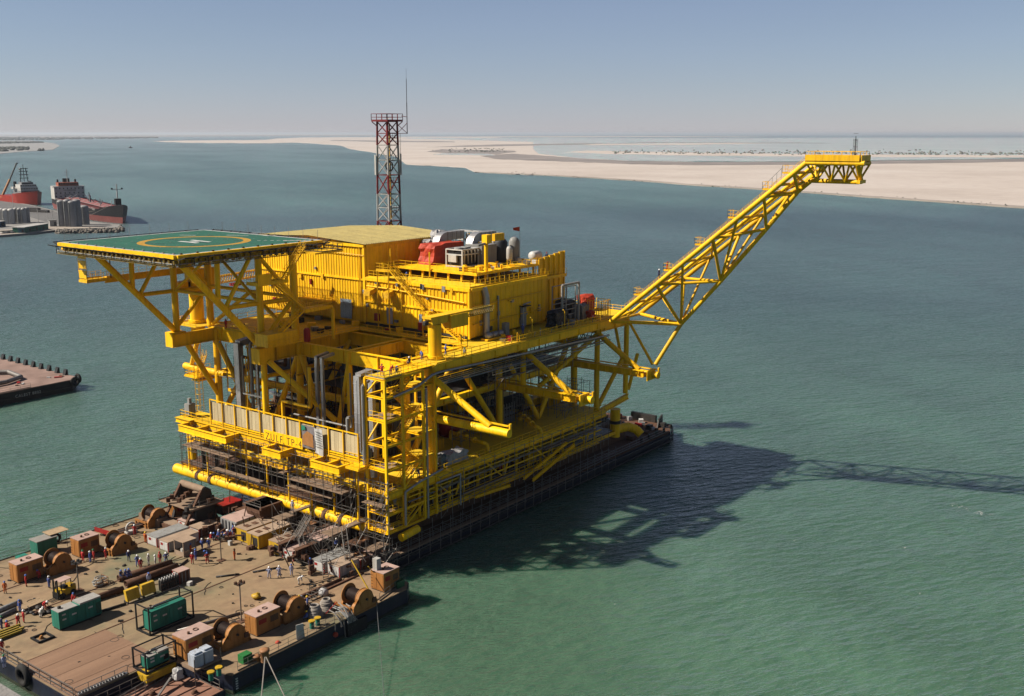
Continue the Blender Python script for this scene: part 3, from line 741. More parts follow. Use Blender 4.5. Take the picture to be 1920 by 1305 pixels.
m.build("tie_down_points",GREYP,hd,"stuff")
_r = random.Random(90)
for k in range(10):
    x, y = _r.uniform(98,114), _r.uniform(137,153); MB().box((x,y,HZ+.007),(_r.uniform(.15,.3),_r.uniform(1.5,5),.006),_r.uniform(-.4,.4)).build("tyre_mark",DGREY,hd)
# perimeter gutter and net
for k, (a, b) in enumerate((((HX0-.25,HY0,0),(HX0-.25,HY1,0)),((HX0,HY0-.2,0),(HX1,HY0-.2,0)),((HX1+.2,HY0,0),(HX1+.2,HY1,0)),((HX0,HY1+.2,0),(HX1,HY1+.2,0)))):
    a, b = V(a)+V((0,0,HZ-.3)), V(b)+V((0,0,HZ-.3))
    MB().bar(a,b,.45,.55).build("gutter", YEL if k in (0,1) else GALV, hd)
def net(a, b, out, drop):
    a, b, o = V(a), V(b), V(out); m = MB(); L = (b-a).length; n = int(L/2.4); w = 1.7
    for i in range(n+1):
        p = a+(b-a)*(i/n)
        m.bar(p+V((0,0,-.5)), p+o*w+V((0,0,.05+drop)), .09, .16)
        m.tube(p+o*.3+V((0,0,-.4)), p+o*.3+V((0,0,-1.5)), .06, 5)
    k = 10
    for j in range(k+1): m.tube(a+o*(w*j/k)+V((0,0,-.45+(.5+drop)*j/k)), b+o*(w*j/k)+V((0,0,-.45+(.5+drop)*j/k)), .022 if j < k else .05, 4, caps=False)
    nn = int(L/.45)
    for i in range(nn):
        p = a+(b-a)*(i/nn); m.tube(p+V((0,0,-.45)), p+o*w+V((0,0,.05+drop)), .016, 3, caps=False)
    m.build("safety_net", DGREY, hd)
net((HX0-.4,HY0,HZ-.2),(HX0-.4,HY1,HZ-.2),(-1,0,0),-.1); net((HX0,HY0-.4,HZ-.2),(HX1,HY0-.4,HZ-.2),(0,-1,0),-.1)
net((HX1+.4,HY0,HZ-.2),(HX1+.4,HY1,HZ-.2),(1,0,0),0.1); net((HX0,HY1+.4,HZ-.2),(HX1,HY1+.4,HZ-.2),(0,1,0),0.1)
for i in range(8):
    y = HY0+3+i*3.6; MB().tube((HX1+2.0,y,HZ-.2),(HX1+2.0,y,HZ+1.4),.03,4).build("net_post", GREYP, hd)
for i in range(7):
    x = HX0+2+i*4; MB().tube((x,HY1+2.0,HZ-.2),(x,HY1+2.0,HZ+1.6),.03,4).build("net_post", GREYP, hd)
rl = random.Random(3)
for i in range(12):
    x, y = (HX0+.3, HY0+1+i*2.5); MB().box((x,y,HZ+.1),(.25,.3,.2)).build("deck_light", GALV, hd)
for i in range(10):
    MB().box((HX0+1+i*2.8,HY0+.2,HZ+.1),(.3,.25,.2)).build("deck_light", DGREY, hd)
# underdeck grillage, hung walkway and pipework under the edges
for y in (130.2,138,145.3,152.3,160): MB().ibeam((HX0,y,HZ-.85),(HX1,y,HZ-.85),.45,1.05,.06,10).build("deck_girder", YEL, hd)
for i in range(8): 
    x = HX0+.2+i*3.97; MB().ibeam((x,HY0,HZ-.75),(x,HY1,HZ-.75),.35,.8,.05).build("deck_girder", YEL, hd)
m = MB()
for a, b in (((HX0-.4,HY0,HZ-1.75),(HX0-.4,HY1,HZ-1.75)),((HX0,HY0-.5,HZ-1.75),(HX1,HY0-.5,HZ-1.75))):
    m.bar(a,b,.7,.06); m.tube(V(a)+V((0,0,.5)),V(b)+V((0,0,.5)),.05,5); m.tube(V(a)+V((-.3,-.3,.25)),V(b)+V((-.3,-.3,.25)),.06,5)
    L = (V(b)-V(a)).length
    for i in range(int(L/1.2)):
        p = V(a)+(V(b)-V(a))*(i*1.2/L); m.tube(p,p+V((0,0,1.3)),.05,4); m.box(p+V((.35,.35,.55)),(.35,.45,.75))
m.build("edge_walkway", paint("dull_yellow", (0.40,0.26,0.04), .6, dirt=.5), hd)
MB().path([(HX0-.6,HY0-.6,HZ-1.3),(HX1,HY0-.6,HZ-1.3)],.09,6).build("foam_pipe", GALV, hd)
MB().path([(HX0-.6,HY1,HZ-1.3),(HX0-.6,HY0,HZ-1.3)],.09,6).build("foam_pipe", GALV, hd)
# the two supporting trusses and their ties
for y in (130.2, 152.3):
    mem = [((105.9,y,31.2),(92.4,y,45.2),.52),((106.3,y,30.8),(106.3,y,45.9),.55),((98.4,y,39.0),(98.6,y,46),.42),((99.6,y,38.0),(113.3,y,37.8),.36),
           ((106.0,y,31.4),(113.0,y,37.6),.36),((99.8,y,38.2),(104.9,y,45.5),.34),((113.3,y,31),(113.3,y,46),.62),((113.3,y,37.9),(106.5,y,45.2),.34)]
    for p, q, r in mem: MB().tube(p,q,r,14).build("truss_member", YEL, hd)
for x, z in ((98.5,45.4),(106.3,38),(106.3,45.4),(113.3,38)):
    MB().tube((x,130.2,z),(x,152.3,z),.3,10).build("tie_member", YEL, hd)
MB().tube((106.3,152.3,37.8),(106.3,141,45.4),.26,10).build("tie_member", YEL, hd); MB().tube((106.3,130.2,37.8),(106.3,141,45.4),.26,10).build("tie_member", YEL, hd)
MB().tube((113.3,152.3,31),(113.3,141,38),.34,10).build("tie_member", YEL, hd); MB().tube((113.3,130.2,31),(113.3,141,38),.34,10).build("tie_member", YEL, hd)
for y in (129.6, 152):
    MB().bx(104.4,107.2,y-1.0,y+1.0,28.5,31.0).build("node_box", YEL, hd)
# caged platform below the outer corner with its walkway
m = MB().bx(93.4,97.4,157.2,159.6,40.2,40.6); m.rail([(97.4,157.2,40.6),(93.5,157.2,40.6),(93.5,159.5,40.6),(97.4,159.5,40.6)],1.1,.9,.04)
for i in range(6): m.tube((93.5,157.2+i*.46,40.6),(93.5,157.2+i*.46,46),.04,4)
for z in (42,43.6,45.2): m.bx(93.4,93.5,157.2,159.5,z,z+.12)
m.bx(97.4,114,157.8,159.0,40.5,40.75); m.rail([(97.4,157.8,40.75),(114,157.8,40.75)],1.1,1.5,.035); m.bx(97.4,114,158.3,158.6,39.7,40.5)
m.build("hung_walkway", YELO, hd)
for i in range(3): MB().bx(93.42,93.48,157.3,159.4,40.9+i*1.6,42.2+i*1.6).build("mesh_panel", YELO, hd)
MB().tube((98,157.6,40.6),(98,157.6,43.6),.1,6).build("lamp_post", DGREY, hd)
# access platform and stairs on the inboard side
m = MB().bx(103,109,126.4,129.2,41.2,41.6); m.rail([(103,129,41.6),(103,126.5,41.6),(109,126.5,41.6)],1.1,.9,.04)
m.bx(103,105.5,126.4,126.5,41.6,43.0)
m.build("stair_platform", YEL, hd)
MB().stair((109,127.6,41.6),(113.4,127.6,46.4),1.0,(0,1,0)).build("stair_flight", YEL, hd)
MB().stair((112.4,127.0,36.4),(106.4,127.0,41.6),1.0,(0,1,0)).build("stair_flight", YEL, hd)
m = MB().bx(112,118,126.2,129,36.0,36.4); m.rail([(112,126.3,36.4),(118,126.3,36.4),(118,129,36.4)],1.1,1,.04); m.build("stair_platform", YEL, hd)
m = MB().bx(104,110,126,129,31.6,33.6); m.rail([(103.5,125.8,31.6),(111,125.8,31.6)],1.1,1,.04); m.build("stair_platform", YELO, hd)
MB().stair((106.4,126.8,33.0),(112,126.8,36.4),1.0,(0,1,0)).build("stair_flight", YEL, hd)
MB().tube((117.5,125.8,31),(117.5,125.8,36.2),.3,10).build("post", YEL, hd)
m = MB().lathe((112,126,31.4),[(.5,0),(.55,.3),(.55,1.8),(.35,2.2)],12); m.build("foam_tank", RED, hd)
MB().bx(113,119,124.5,130,HZ-1.5,HZ-1.25).build("access_landing", YELO, hd)
m = MB(); m.rail([(114.5,129.4,HZ-1.25),(114.5,124.6,HZ-1.25),(119,124.6,HZ-1.25),(119,129,HZ-1.25)],1.1,1,.04); m.build("railing", DGREY, hd)

# ---------------------------------------------------------------- buildings on the upper deck
def ribwall(p, q, z0, z1, pitch=.66, d=.13):
    """ribbed sheet wall from p to q (plan), ribs to the left of p->q"""
    m = MB(); p, q = V((p[0],p[1],0)), V((q[0],q[1],0)); L = (q-p).length; u = (q-p).normalized(); nn = V((-u.y,u.x,0))
    n = max(1, int(L/pitch)); w = L/n; pr = []
    for i in range(n):
        s = i*w
        pr += [(s,0),(s+w*.68,0),(s+w*.74,d),(s+w*.94,d)]
    pr.append((L,0))
    P = [p+u*s+nn*h+V((0,0,z)) for z in (z0,z1) for s,h in pr]; k = len(pr)
    m.add(P, [(i,i+1,k+i+1,k+i) for i in range(k-1)])
    m.add([p+V((0,0,z0)),q+V((0,0,z0)),q+V((0,0,z1)),p+V((0,0,z1)),p-nn*.2+V((0,0,z0)),q-nn*.2+V((0,0,z0)),q-nn*.2+V((0,0,z1)),p-nn*.2+V((0,0,z1))],
          [(4,5,6,7),(0,4,7,3),(1,2,6,5),(3,7,6,2)])
    return m
tb = thing("switchgear_building", "tall yellow ribbed building with a beige sheet roof behind the helideck", "building", (141, 144, 31))
BX, BXE, BY0, BY1, BZ, BT = 129.6, 152.6, 130.2, 158.0, 31.3, 45.3
MB().bx(BX+.3,BXE,BY0+.2,BY1-.2,BZ,BT-.4).build("core", YEL, tb)
ribwall((BX,BY0),(BX,BY1),BZ+.4,38.9,.66,.08).build("wall", YEL, tb); ribwall((BX-.03,BY0),(BX-.03,BY1),39.2,BT-.5,.66,.08).build("wall", YEL, tb)
ribwall((BXE,BY0),(BX+.2,BY0),39.5,BT-.5,1.9,.1).build("wall", YEL, tb); ribwall((BX+.2,BY1),(BXE,BY1),BZ,BT-.5,1.9,.1).build("wall", YEL, tb)
MB().bar((BX-.12,BY0,39.05),(BX-.12,BY1,39.05),.3,.3).build("band", YEL, tb)
MB().bar((BX-.15,BY0,BT-.35),(BX-.15,BY1,BT-.35),.4,.5).build("fascia", YEL, tb); MB().bar((BX,BY0-.15,BT-.35),(BXE,BY0-.15,BT-.35),.4,.5).build("fascia", YELO, tb)
MB().bar((BX-.1,BY0+.15,BZ+.3),(BX-.1,BY0+.15,BT-.5),.4,.35,(1,0,0)).build("corner_post", YEL, tb)
n = 42
for i in range(n):
    x0 = BX-.5+(BXE+.6-BX+.5)*i/n; x1 = BX-.5+(BXE+.6-BX+.5)*(i+1)/n
    m = MB(); P = [(x0,0),(x0+(x1-x0)*.70,0),(x0+(x1-x0)*.78,.16),(x0+(x1-x0)*.94,.16),(x1,0)]
    k = len(P); ym = (BY0+BY1)/2
    vs_ = [V((x,y,(BT-.05 if y != ym else BT+.75)+h)) for y in (BY0-.5,ym,BY1+.5) for x,h in P]
    fs = [(r*k+j,r*k+j+1,(r+1)*k+j+1,(r+1)*k+j) for r in (0,1) for j in range(k-1)]
    m.add(vs_, fs); m.build("roof_sheet", ROOFM, tb)
MB().add([(BX+.2,BY0,BT-.45),(BX+.2,BY1,BT-.45),(BX+.2,(BY0+BY1)/2,BT+.7),(BXE,BY0,BT-.45),(BXE,BY1,BT-.45),(BXE,(BY0+BY1)/2,BT+.7)],[(0,2,1),(3,4,5),(0,3,5,2),(1,2,5,4)]).build("gable", YEL, tb)
m = MB().path([(BX-.3,BY0+1.2,BT-.6),(BX-.3,BY0+1.2,32)],.09,6); m.path([(BX-.35,BY0,43.3),(BX-.35,BY1-6,43.7)],.07,5); m.build("pipe", YELO, tb)
m = MB().bx(BX-2.4,BX-.1,BY1-20,BY1-12,34.6,34.75); m.rail([(BX-.3,BY1-20,34.75),(BX-2.3,BY1-20,34.75),(BX-2.3,BY1-12,34.75)],1.1,1.2,.035); m.build("gallery", YEL, tb)

cb = thing("control_building", "lower yellow ribbed building carrying the cooling plant on its roof", "building", (140, 118, 31))
CX, CXE, CY0, CY1, CT = 129.6, 150.5, 106.8, 130.1, 39.6
MB().bx(CX+.3,CXE-.1,CY0+.25,CY1-.1,31.3,CT-.05).build("core", YEL, cb)
for k in range(6):
    a = CY0+(CY1-CY0)*k/6; b = CY0+(CY1-CY0)*(k+1)/6
    ribwall((CX,a),(CX,b),31.7,35.3,.72,.09).build("wall", YEL, cb); ribwall((CX-.04,a),(CX-.04,b),35.5,CT-.6,.72,.09).build("wall", YEL, cb)
for k in range(6):
    a = CX+(CXE-CX)*k/6; b = CX+(CXE-CX)*(k+1)/6
    ribwall((b,CY0),(a,CY0),31.5,CT-.6,1.15,.07).build("wall", YEL, cb)
MB().bar((CX-.14,CY0,35.4),(CX-.14,CY1,35.4),.3,.28).build("band", YEL, cb)
MB().bar((CX-.1,CY0-.2,CT-.3),(CX-.1,CY1,CT-.3),.5,.55).build("cornice", YEL, cb); MB().bar((CX,CY0-.2,CT-.3),(CXE,CY0-.2,CT-.3),.5,.55).build("cornice", YEL, cb)
MB().bar((CX-.12,CY0+.05,31.3),(CX-.12,CY0+.05,CT-.5),.35,.35,(1,0,0)).build("corner_post", YEL, cb)
MB().bx(CX-.1,CXE,CY0-.1,CY1-.2,CT-.04,CT+.06).build("roof_plate", YDECK, cb)
MB().rail([(CX+.1,CY1-.5,CT+.06),(CX+.1,CY0,CT+.06),(CXE,CY0,CT+.06)],1.1,1.3,.035).build("railing", YEL, cb)
MB().bar((CX-.3,CY0+.4,31.45),(CX-.3,CY1,31.45),.3,.5).build("gap_shade_bar", DGREY, cb)  # dark bar painted in for the shaded gap below the wall
# pipes, hoods and wrapped doors on the sunlit face
m = MB().path([(CX-.35,CY0+.8,37.2),(CX-.35,123.4,38.0),(CX-.35,CY1-.5,38.1)],.13,8); m.build("pipe", YEL, cb)
m = MB().path([(CX-.35,121.5,31.6),(CX-.35,121.5,38.6),(CX-.35,118,38.6)],.1,6); m.path([(CX-.35,112.4,CT),(CX-.35,112.4,37.4)],.09,6); m.build("pipe", YELO, cb)
for y in (128.6, 124.2):
    MB().poly3([(CX-.1,y+.6,37.9),(CX-1.5,y+.6,37.5),(CX-1.7,y+.6,36.6),(CX-.1,y+.6,37.1)],(0,-1.5,0)).build("air_hood", YELO, cb)
for y0, y1, z0, z1, mt in ((133.5,136.3,31.9,35.3,FOIL),(123.6,125.0,32.0,34.8,TARPW),(116.5,117.6,32.4,34.4,FOIL)):
    m = MB(); nu, nv = 6, 7; rr = random.Random(int(y0)); P = []
    for j in range(nv):
        for i in range(nu): P.append((CX-.28-rr.uniform(0,.16)-(.12 if 0 < i < nu-1 else 0), y0+(y1-y0)*i/(nu-1), z0+(z1-z0)*j/(nv-1)))
    m.add(P,[(j*nu+i,j*nu+i+1,(j+1)*nu+i+1,(j+1)*nu+i) for j in range(nv-1) for i in range(nu-1)],True)
    m.build("wrapped_door", mt, cb if y1 < 130 else tb)
for y, z in ((127.2,32.2),(117.0,31.7)):
    MB().bx(CX-.7,CX-.3,y-.5,y+.5,z,z+1.3).build("hose_cabinet", RED, cb)
m = MB().path([(CX+3.5,CY0-.6,31.3),(CX+3.5,CY0-.6,37.8),(CX+3.2,CY0-.3,39.4)],.55,12); m.build("clad_duct", CLAD, cb)
m = MB().path([(CX+7,CY0-.35,31.3),(CX+7,CY0-.35,37.5)],.13,8); m.path([(CX+14,CY0-.35,31.3),(CX+14,CY0-.35,35.2),(CX+16,CY0-.35,35.4)],.13,8); m.build("clad_pipe", CLAD, cb)
MB().bx(CX+13.4,CX+14.8,CY0-.4,CY0-.1,31.4,34.8).build("door", GREYP, cb)
m = MB().bx(CX+13.2,CX+15.3,CY0-1.1,CY0-.1,34.9,35.05); m.build("door_canopy", DGREY, cb)
# stair from the upper deck to the roof
MB().stair((CX-1.0,107.6,31.0),(CX-1.0,114.4,34.7),1.1,(1,0,0)).build("stair_flight", YELO, cb)
MB().stair((CX-1.0,115.6,35.4),(CX-1.0,123.0,41.4),1.2,(1,0,0)).build("stair_flight", YELO, cb)
MB().bx(CX-1.7,CX-.3,114.2,115.8,34.9,35.2).tube((CX-1.6,114.4,31),(CX-1.6,114.4,34.9),.12,6).tube((CX-1.6,115.6,31),(CX-1.6,115.6,34.9),.12,6).build("stair_landing", YELO, cb)
m = MB().bx(CX-1.7,CX-.3,123,126,41.1,41.35); m.rail([(CX-.3,126,41.35),(CX-1.7,126,41.35),(CX-1.7,123.2,41.35)],1.1,1,.04)
for y in (123.2,125.8): m.tube((CX-1.6,y,31),(CX-1.6,y,41.2),.12,6)
m.build("stair_landing", YELO, cb)
# raised plant platform
PZ = 41.3
MB().bx(133.6,156,108.6,130,PZ-.3,PZ).build("plant_platform", YEL, cb)
for y in [109.4+i*2.9 for i in range(8)]:
    MB().bar((134.2,y,CT),(134.2,y,PZ-.3),.3,.3,(1,0,0)).build("platform_post", YELO, cb)
for x in (140,146,150): MB().bar((x,109,CT),(x,109,PZ-.3),.3,.3,(1,0,0)).build("platform_post", YELO, cb)
MB().rail([(CX,126,PZ),(133.7,126,PZ),(133.7,108.7,PZ),(156,108.7,PZ)],1.1,1.4,.035).build("railing", YEL, cb)
for x in (158.0,): MB().bx(150.5,157.5,107,108.4,38.6,39.0).build("side_gallery", YELO, cb)
MB().rail([(150.5,107,39.0),(157.5,107,39.0)],1.1,1.1,.035).build("railing", YEL, cb)
for y, x in ((127.8,133.4),(118.7,133.4)): MB().tube((x,y,PZ-1.2),(x,y,PZ+3.0),.14,6).build("lamp_post", YELO, cb)

_r = random.Random(88)
for k in range(26):
    y = _r.uniform(CY0+1,BY1-2); z = _r.choice([_r.uniform(32,35),_r.uniform(35.8,38.6),_r.uniform(39.5,44)]); z = min(z,38.6) if y < BY0 else z
    w, h = _r.uniform(.25,.8), _r.uniform(.25,1.0); MB().bx(CX-.42,CX-.08,y,y+w,z,z+h).build(_r.choice(["junction_box","light_fitting","wall_fitting"]),_r.choice([YELO,GREYP,YELO,GALV,RED]),cb if y < BY0 else tb)
for k in range(14):
    x = _r.uniform(CX+1,CXE-1); z = _r.uniform(31.8,38.4); w, h = _r.uniform(.25,.9), _r.uniform(.3,1.1); MB().bx(x,x+w,CY0-.34,CY0-.05,z,z+h).build(_r.choice(["junction_box","light_fitting","wall_fitting"]),_r.choice([YELO,GREYP,GALV]),cb)
for z in (33.6,36.6): MB().bar((CX+.5,CY0-.3,z),(CXE-.5,CY0-.3,z+.2),.25,.12).build("cable_tray",YELO,cb)
for k in range(9): x = 134.5+k*2.3; MB().tube((x,108.9,PZ-.3),(x,108.9,CT+.1),.08,6).build("drain_pipe",GALV,cb)
for k in range(24):
    x, y = _r.uniform(135,155), _r.uniform(109.6,114.5); MB().box((x,y,PZ+.35),(_r.uniform(.3,1.4),_r.uniform(.3,1.0),_r.uniform(.3,.9)),_r.uniform(0,3)).build("roof_fitting",_r.choice([GREYP,YELO,GALV,WHITE,YEL]),cb)
for k in range(40):
    x, y = _r.choice([(_r.uniform(127,129),_r.uniform(105,150)),(_r.uniform(131,158),_r.uniform(100.6,105.5)),(_r.uniform(113.5,125),_r.uniform(129.5,150)),(_r.uniform(152,159),_r.uniform(106,112))])
    MB().box((x,y,Z2+.12+.4),(_r.uniform(.3,1.5),_r.uniform(.3,1.2),_r.uniform(.4,1.1)),_r.uniform(0,3)).build("deck_fitting",_r.choice([GREYP,YELO,YEL,GALV,RED,DGREY]),tm)
for k in range(18):
    x = 131+k*1.6; MB().path([(x,100.7,Z2+.12),(x,100.7,Z2+_r.uniform(.5,1.6)),(x+_r.uniform(.4,1.2),101.0,Z2+_r.uniform(.4,1.2))],.07,5).build("standpipe",_r.choice([GALV,YELO]),tm)
fw_ = thing("blast_wall", "plain yellow ribbed wall panel beyond the roof plant", "wall", (154, 108, 31))
for k in range(5):
    x0 = 150.9+k*1.55; zt = 42.3+k*.18
    MB().bx(x0,x0+1.5,108.4,108.6,31,zt).build("panel", YELO, fw_); MB().bx(x0+1.38,x0+1.55,108.15,108.4,31,zt+.05).build("stiffener", YEL, fw_)

# ---------------------------------------------------------------- plant on the roof platform
def crumple(name, label, cat, c, s, mat, seed, jit=.12, nu=5):
    """a load under a tied-down tarpaulin"""
    r = random.Random(seed); P = []; F = []
    m = MB(); nz_ = 5
    ring = []
    for i in range(nu): ring.append((-.5+i/nu,-.5))
    for i in range(nu): ring.append((.5,-.5+i/nu))
    for i in range(nu): ring.append((.5-i/nu,.5))
    for i in range(nu): ring.append((-.5,.5-i/nu))
    k = len(ring)
    for j in range(nz_+1):
        z = j/nz_; sh = 1.03-.10*z*z - (.05 if j in (2,3) else 0)
        for a, b in ring: P.append(V((c[0]+s[0]*a*sh*(1+r.uniform(-jit,jit)*.5), c[1]+s[1]*b*sh*(1+r.uniform(-jit,jit)*.5), c[2]+s[2]*z*(1+r.uniform(-jit,jit)*.4*z))))
    F = [(j*k+i,j*k+(i+1)%k,(j+1)*k+(i+1)%k,(j+1)*k+i) for j in range(nz_) for i in range(k)]
    P.append(V((c[0],c[1],c[2]+s[2]*(1+jit*.5)))); t = len(P)-1
    F += [(nz_*k+i,nz_*k+(i+1)%k,t) for i in range(k)]
    m.add(P,F,False)
    return tag(m.build(name,mat),label,cat)
crumple("covered_load","big red tarpaulin covered load on the yellow roof platform","covered load",(142.6,124.0,PZ),(8.2,3.6,3.5),TARPR,3)
crumple("covered_unit","pale tarpaulin bundle left of the red covered load","covered load",(144.6,128.6,PZ+.6),(2.6,1.8,2.9),TARPW,5,.2)
crumple("covered_unit","rounded pale tarpaulin bundle against the tall building wall","covered load",(147.4,129.0,PZ+1.6),(2.6,1.7,3.4),TARPW,8,.2)
ch = thing("chiller_unit","white framed chiller with dark condenser openings on the roof platform","cooling unit",(140.6,117.6,PZ))
m = MB()
for x in (138.6,143.0):
    for y in (115.8,119.4): m.bar((x,y,PZ),(x,y,PZ+3.1),.22,.22,(1,0,0))
for z in (PZ+.15,PZ+2.2,PZ+3.05):
    for y in (115.8,119.4): m.bar((138.6,y,z),(143.0,y,z),.2,.2)
    for x in (138.6,143.0): m.bar((x,115.8,z),(x,119.4,z),.2,.2)
m.build("frame",WHITE,ch)
MB().bx(138.8,142.8,116,119.2,PZ+.3,PZ+2.95).build("casing",DGREY,ch)
MB().bx(138.35,138.75,117.0,118.8,PZ+.9,PZ+2.1).build("control_panel",WHITE,ch)
for k in range(4): MB().poly3([(139+k*.95,115.85,PZ+2.9),(139.35+k*.95,115.85,PZ+2.9),(139.2+k*.95,115.85,PZ+.6)],(0,-.1,0)).build("fin",WHITE,ch)
for k in range(2):
    MB().bx(138.72,138.78,116.1+k*1.6,117.4+k*1.6,PZ+2.35,PZ+2.85).build("vent",BLACK,ch); MB().lathe((139.8+k*2,117.6,PZ+3.05),[(.8,0),(.85,.25),(.7,.27)],14).build("fan_ring",GREYP,ch)
g = MB().bx(143.2,147.4,115.2,119,PZ,PZ+3.5).build("air_handler",GREYP); tag(g,"plain grey air handling box beside the white chiller","cooling unit")
def elbow(name,label,x0,y,z,L):
    t = thing(name,label,"air duct",(x0,y,z))
    m = MB(); n = 7; rr = 1.7; w = 1.5
    P = []
    for i in range(n+1):
        a = math.pi/2*i/n
        for ro in (rr+.75, rr-.75):
            for s in (-w/2,w/2): P.append((x0+rr-ro*math.cos(a), y+s, z+ro*math.sin(a)))
    F = []
    for i in range(n):
        b = i*4; c = b+4; F += [(b,b+1,c+1,c),(b+2,c+2,c+3,b+3),(b,c,c+2,b+2),(b+1,b+3,c+3,c+1)]
    m.add(P,F); m.build("bend",CLAD,t)
    m = MB().bx(x0+rr,x0+rr+L,y-w/2,y+w/2,z+rr-.75,z+rr+.75)
    m.build("straight_duct",CLAD,t)
    for k in range(4): MB().bx(x0+rr+.2+k*L/4,x0+rr+.3+k*L/4,y-w/2-.06,y+w/2+.06,z+rr-.81,z+rr+.81).build("flange",GALV,t)
    MB().bx(x0-.7,x0+1.2,y-w/2-.1,y+w/2+.1,PZ,z).build("duct_base",GREYP,t)
elbow("air_duct","bent silver air duct rising behind the red covered load",144.6,126.6,PZ+2.6,5.0)
elbow("air_duct","bent silver air duct rising beside the grey air handling box",145.2,119.2,PZ+2.9,4.6)
rk = thing("pipe_rack","white pipe rack standing behind the silver ducts","pipe rack",(152,124,PZ))
m = MB()
for x in (152,153.4):
    for y in (119.6,122.6,125.6,128.8): m.bar((x,y,PZ),(x,y,PZ+4.9),.16,.16,(1,0,0))
    for z in (PZ+3.2,PZ+4.8): m.bar((x,119.4,z),(x,129,z),.18,.18)
for y in (119.6,122.6,125.6,128.8): m.bar((152,y,PZ+4.8),(153.4,y,PZ+4.8),.16,.16)
m.build("frame",WHITE,rk)
for k in range(12): MB().tube((152.7,119.8+k*.75,PZ),(152.7,119.8+k*.75,PZ+4.4),.14,6).build("pipe",[GALV,GREYP,YELO][k%3],rk)
dv = thing("davit_crane","small yellow post crane with a boxed head on the roof platform","crane",(137,109.2,PZ))
MB().tube((137,109.3,PZ-1.4),(137,109.3,PZ+6.0),.33,14).build("post",YEL,dv)
MB().bx(136.6,137.9,108.8,109.9,PZ+4.8,PZ+6.2).build("winch_box",YEL,dv); MB().bx(139.0,141.6,109.0,109.6,PZ+5.0,PZ+6.2).build("arm",YELO,dv); MB().bar((134.8,109.3,PZ+4.6),(138,109.3,PZ+4.9),.35,.35).build("tail",GREYP,dv)
t1 = MB().lathe((149,115.6,PZ),[(1.25,0),(1.3,.2),(1.3,3.6),(.9,4.2),(.3,4.4)],16).build("storage_tank",TARPD); tag(t1,"dark covered upright tank behind the yellow post crane","tank")
t2 = MB().lathe((151.8,114.6,PZ),[(.9,0),(1.0,.2),(1.0,3.6),(.7,4.2),(.3,4.4)],16).build("storage_tank",GREYP); tag(t2,"tall grey upright tank at the right of the roof plant","tank")
t3 = thing("separator_vessel","small pale capsule vessel on legs near the roof rail","vessel",(146.3,111.5,PZ))
MB().lathe((146.3,111.5,PZ+.9),[(.1,-.1),(.45,.1),(.55,.4),(.55,2.0),(.4,2.4),(.1,2.5)],14).build("shell",WHITE,t3)
for k in range(3): MB().tube((146.3+.4*math.cos(k*2.1),111.5+.4*math.sin(k*2.1),PZ),(146.3+.4*math.cos(k*2.1),111.5+.4*math.sin(k*2.1),PZ+1.1),.06,5).build("leg",YEL,t3)
t4 = MB().lathe((152.4,111.2,PZ+1.1),[(.2,0),(.8,.1),(.85,.3),(.85,2.2),(.2,2.4)],14,'x').build("white_drum",WHITE); tag(t4,"white drum lying on its side at the right of the roof platform","drum")
fp = thing("flag_pole","thin pole with a small red and white flag on the roof platform","flag",(150,112,PZ))
MB().tube((150,112,PZ),(150,112,PZ+6.6),.04,5).build("pole",GALV,fp); MB().poly3([(149.9,112,PZ+6.5),(149.2,112.9,PZ+6.3),(149.2,112.9,PZ+5.9),(149.9,112,PZ+5.7)],(0,0,.02)).build("flag",[TARPR][0],fp)
lp_ = thing("skid_pump","silver wrapped pump at the foot of the shaded yellow wall","pump",(133,104.8,31))
for k in range(3): MB().lathe((131.4+k*1.5,104.9,31.7),[(.2,0),(.55,.1),(.55,1.1),(.2,1.2)],12,'x').build("pump_body",CLAD,lp_)
MB().bx(131,136,104.3,105.7,31,31.3).build("base_frame",YEL,lp_); MB().bx(136.2,137.2,104.6,105.4,31,33.2).build("panel",GREYP,lp_)
pf = thing("pipe_rack","white bare pipe frame in front of the far wall panel","pipe rack",(153,104.5,31))
m = MB()
for x in (151,155.4): 
    for y in (103.6,105.6): m.tube((x,y,31),(x,y,37.6),.13,6)
for z in (32.5,33.4,34.3,35.2,37.5): m.tube((151,103.6,z),(155.4,103.6,z),.09,6); m.tube((151,105.6,z),(155.4,105.6,z),.09,6)
m.path([(150.6,103.2,31),(150.6,103.2,38),(155.8,103.2,38),(155.8,103.2,31)],.22,8); m.build("frame",MASTW,pf)
crumple("covered_pump","black and grey tarpaulin bundle on the deck beside the shaded wall","covered load",(149,103.2,31.0),(3.4,2.2,2.6),TARPD,21,.3)
crumple("covered_pump","dark tarpaulin bundle beyond the white pipe frame","covered load",(158,108,31.0),(4.4,3.0,3.0),TARPD,22,.25)
crumple("covered_pump","grey tarpaulin bundle near the far deck corner","covered load",(158.6,104.6,31.0),(2.4,2.4,2.4),GREYP,23,.25)
crumple("covered_valve","red wrapped valve block near the foot of the boom","covered load",(161.5,105,31.1),(1.6,1.6,2.2),TARPR,31,.3)
crumple("covered_valve","larger red wrapped bundle behind the boom chords","covered load",(167,109,31.1),(3.2,2.0,2.6),TARPR,33,.3)
crumple("covered_valve","small red wrapped bundle beside the corner cage","covered load",(159.4,103.0,31.1),(1.5,1.2,1.2),TARPR,35,.3)
cg = thing("corner_cage","yellow railed cage at the deck corner by the boom foot","railing cage",(161.5,102,31))
m = MB()
for i in range(7): m.tube((160+i*.5,101,31),(160+i*.5,101,34.2),.05,4); m.tube((160,101+i*.5,31),(160,101+i*.5,34.2),.05,4); m.tube((163,101+i*.5,31),(163,101+i*.5,34.2),.05,4)
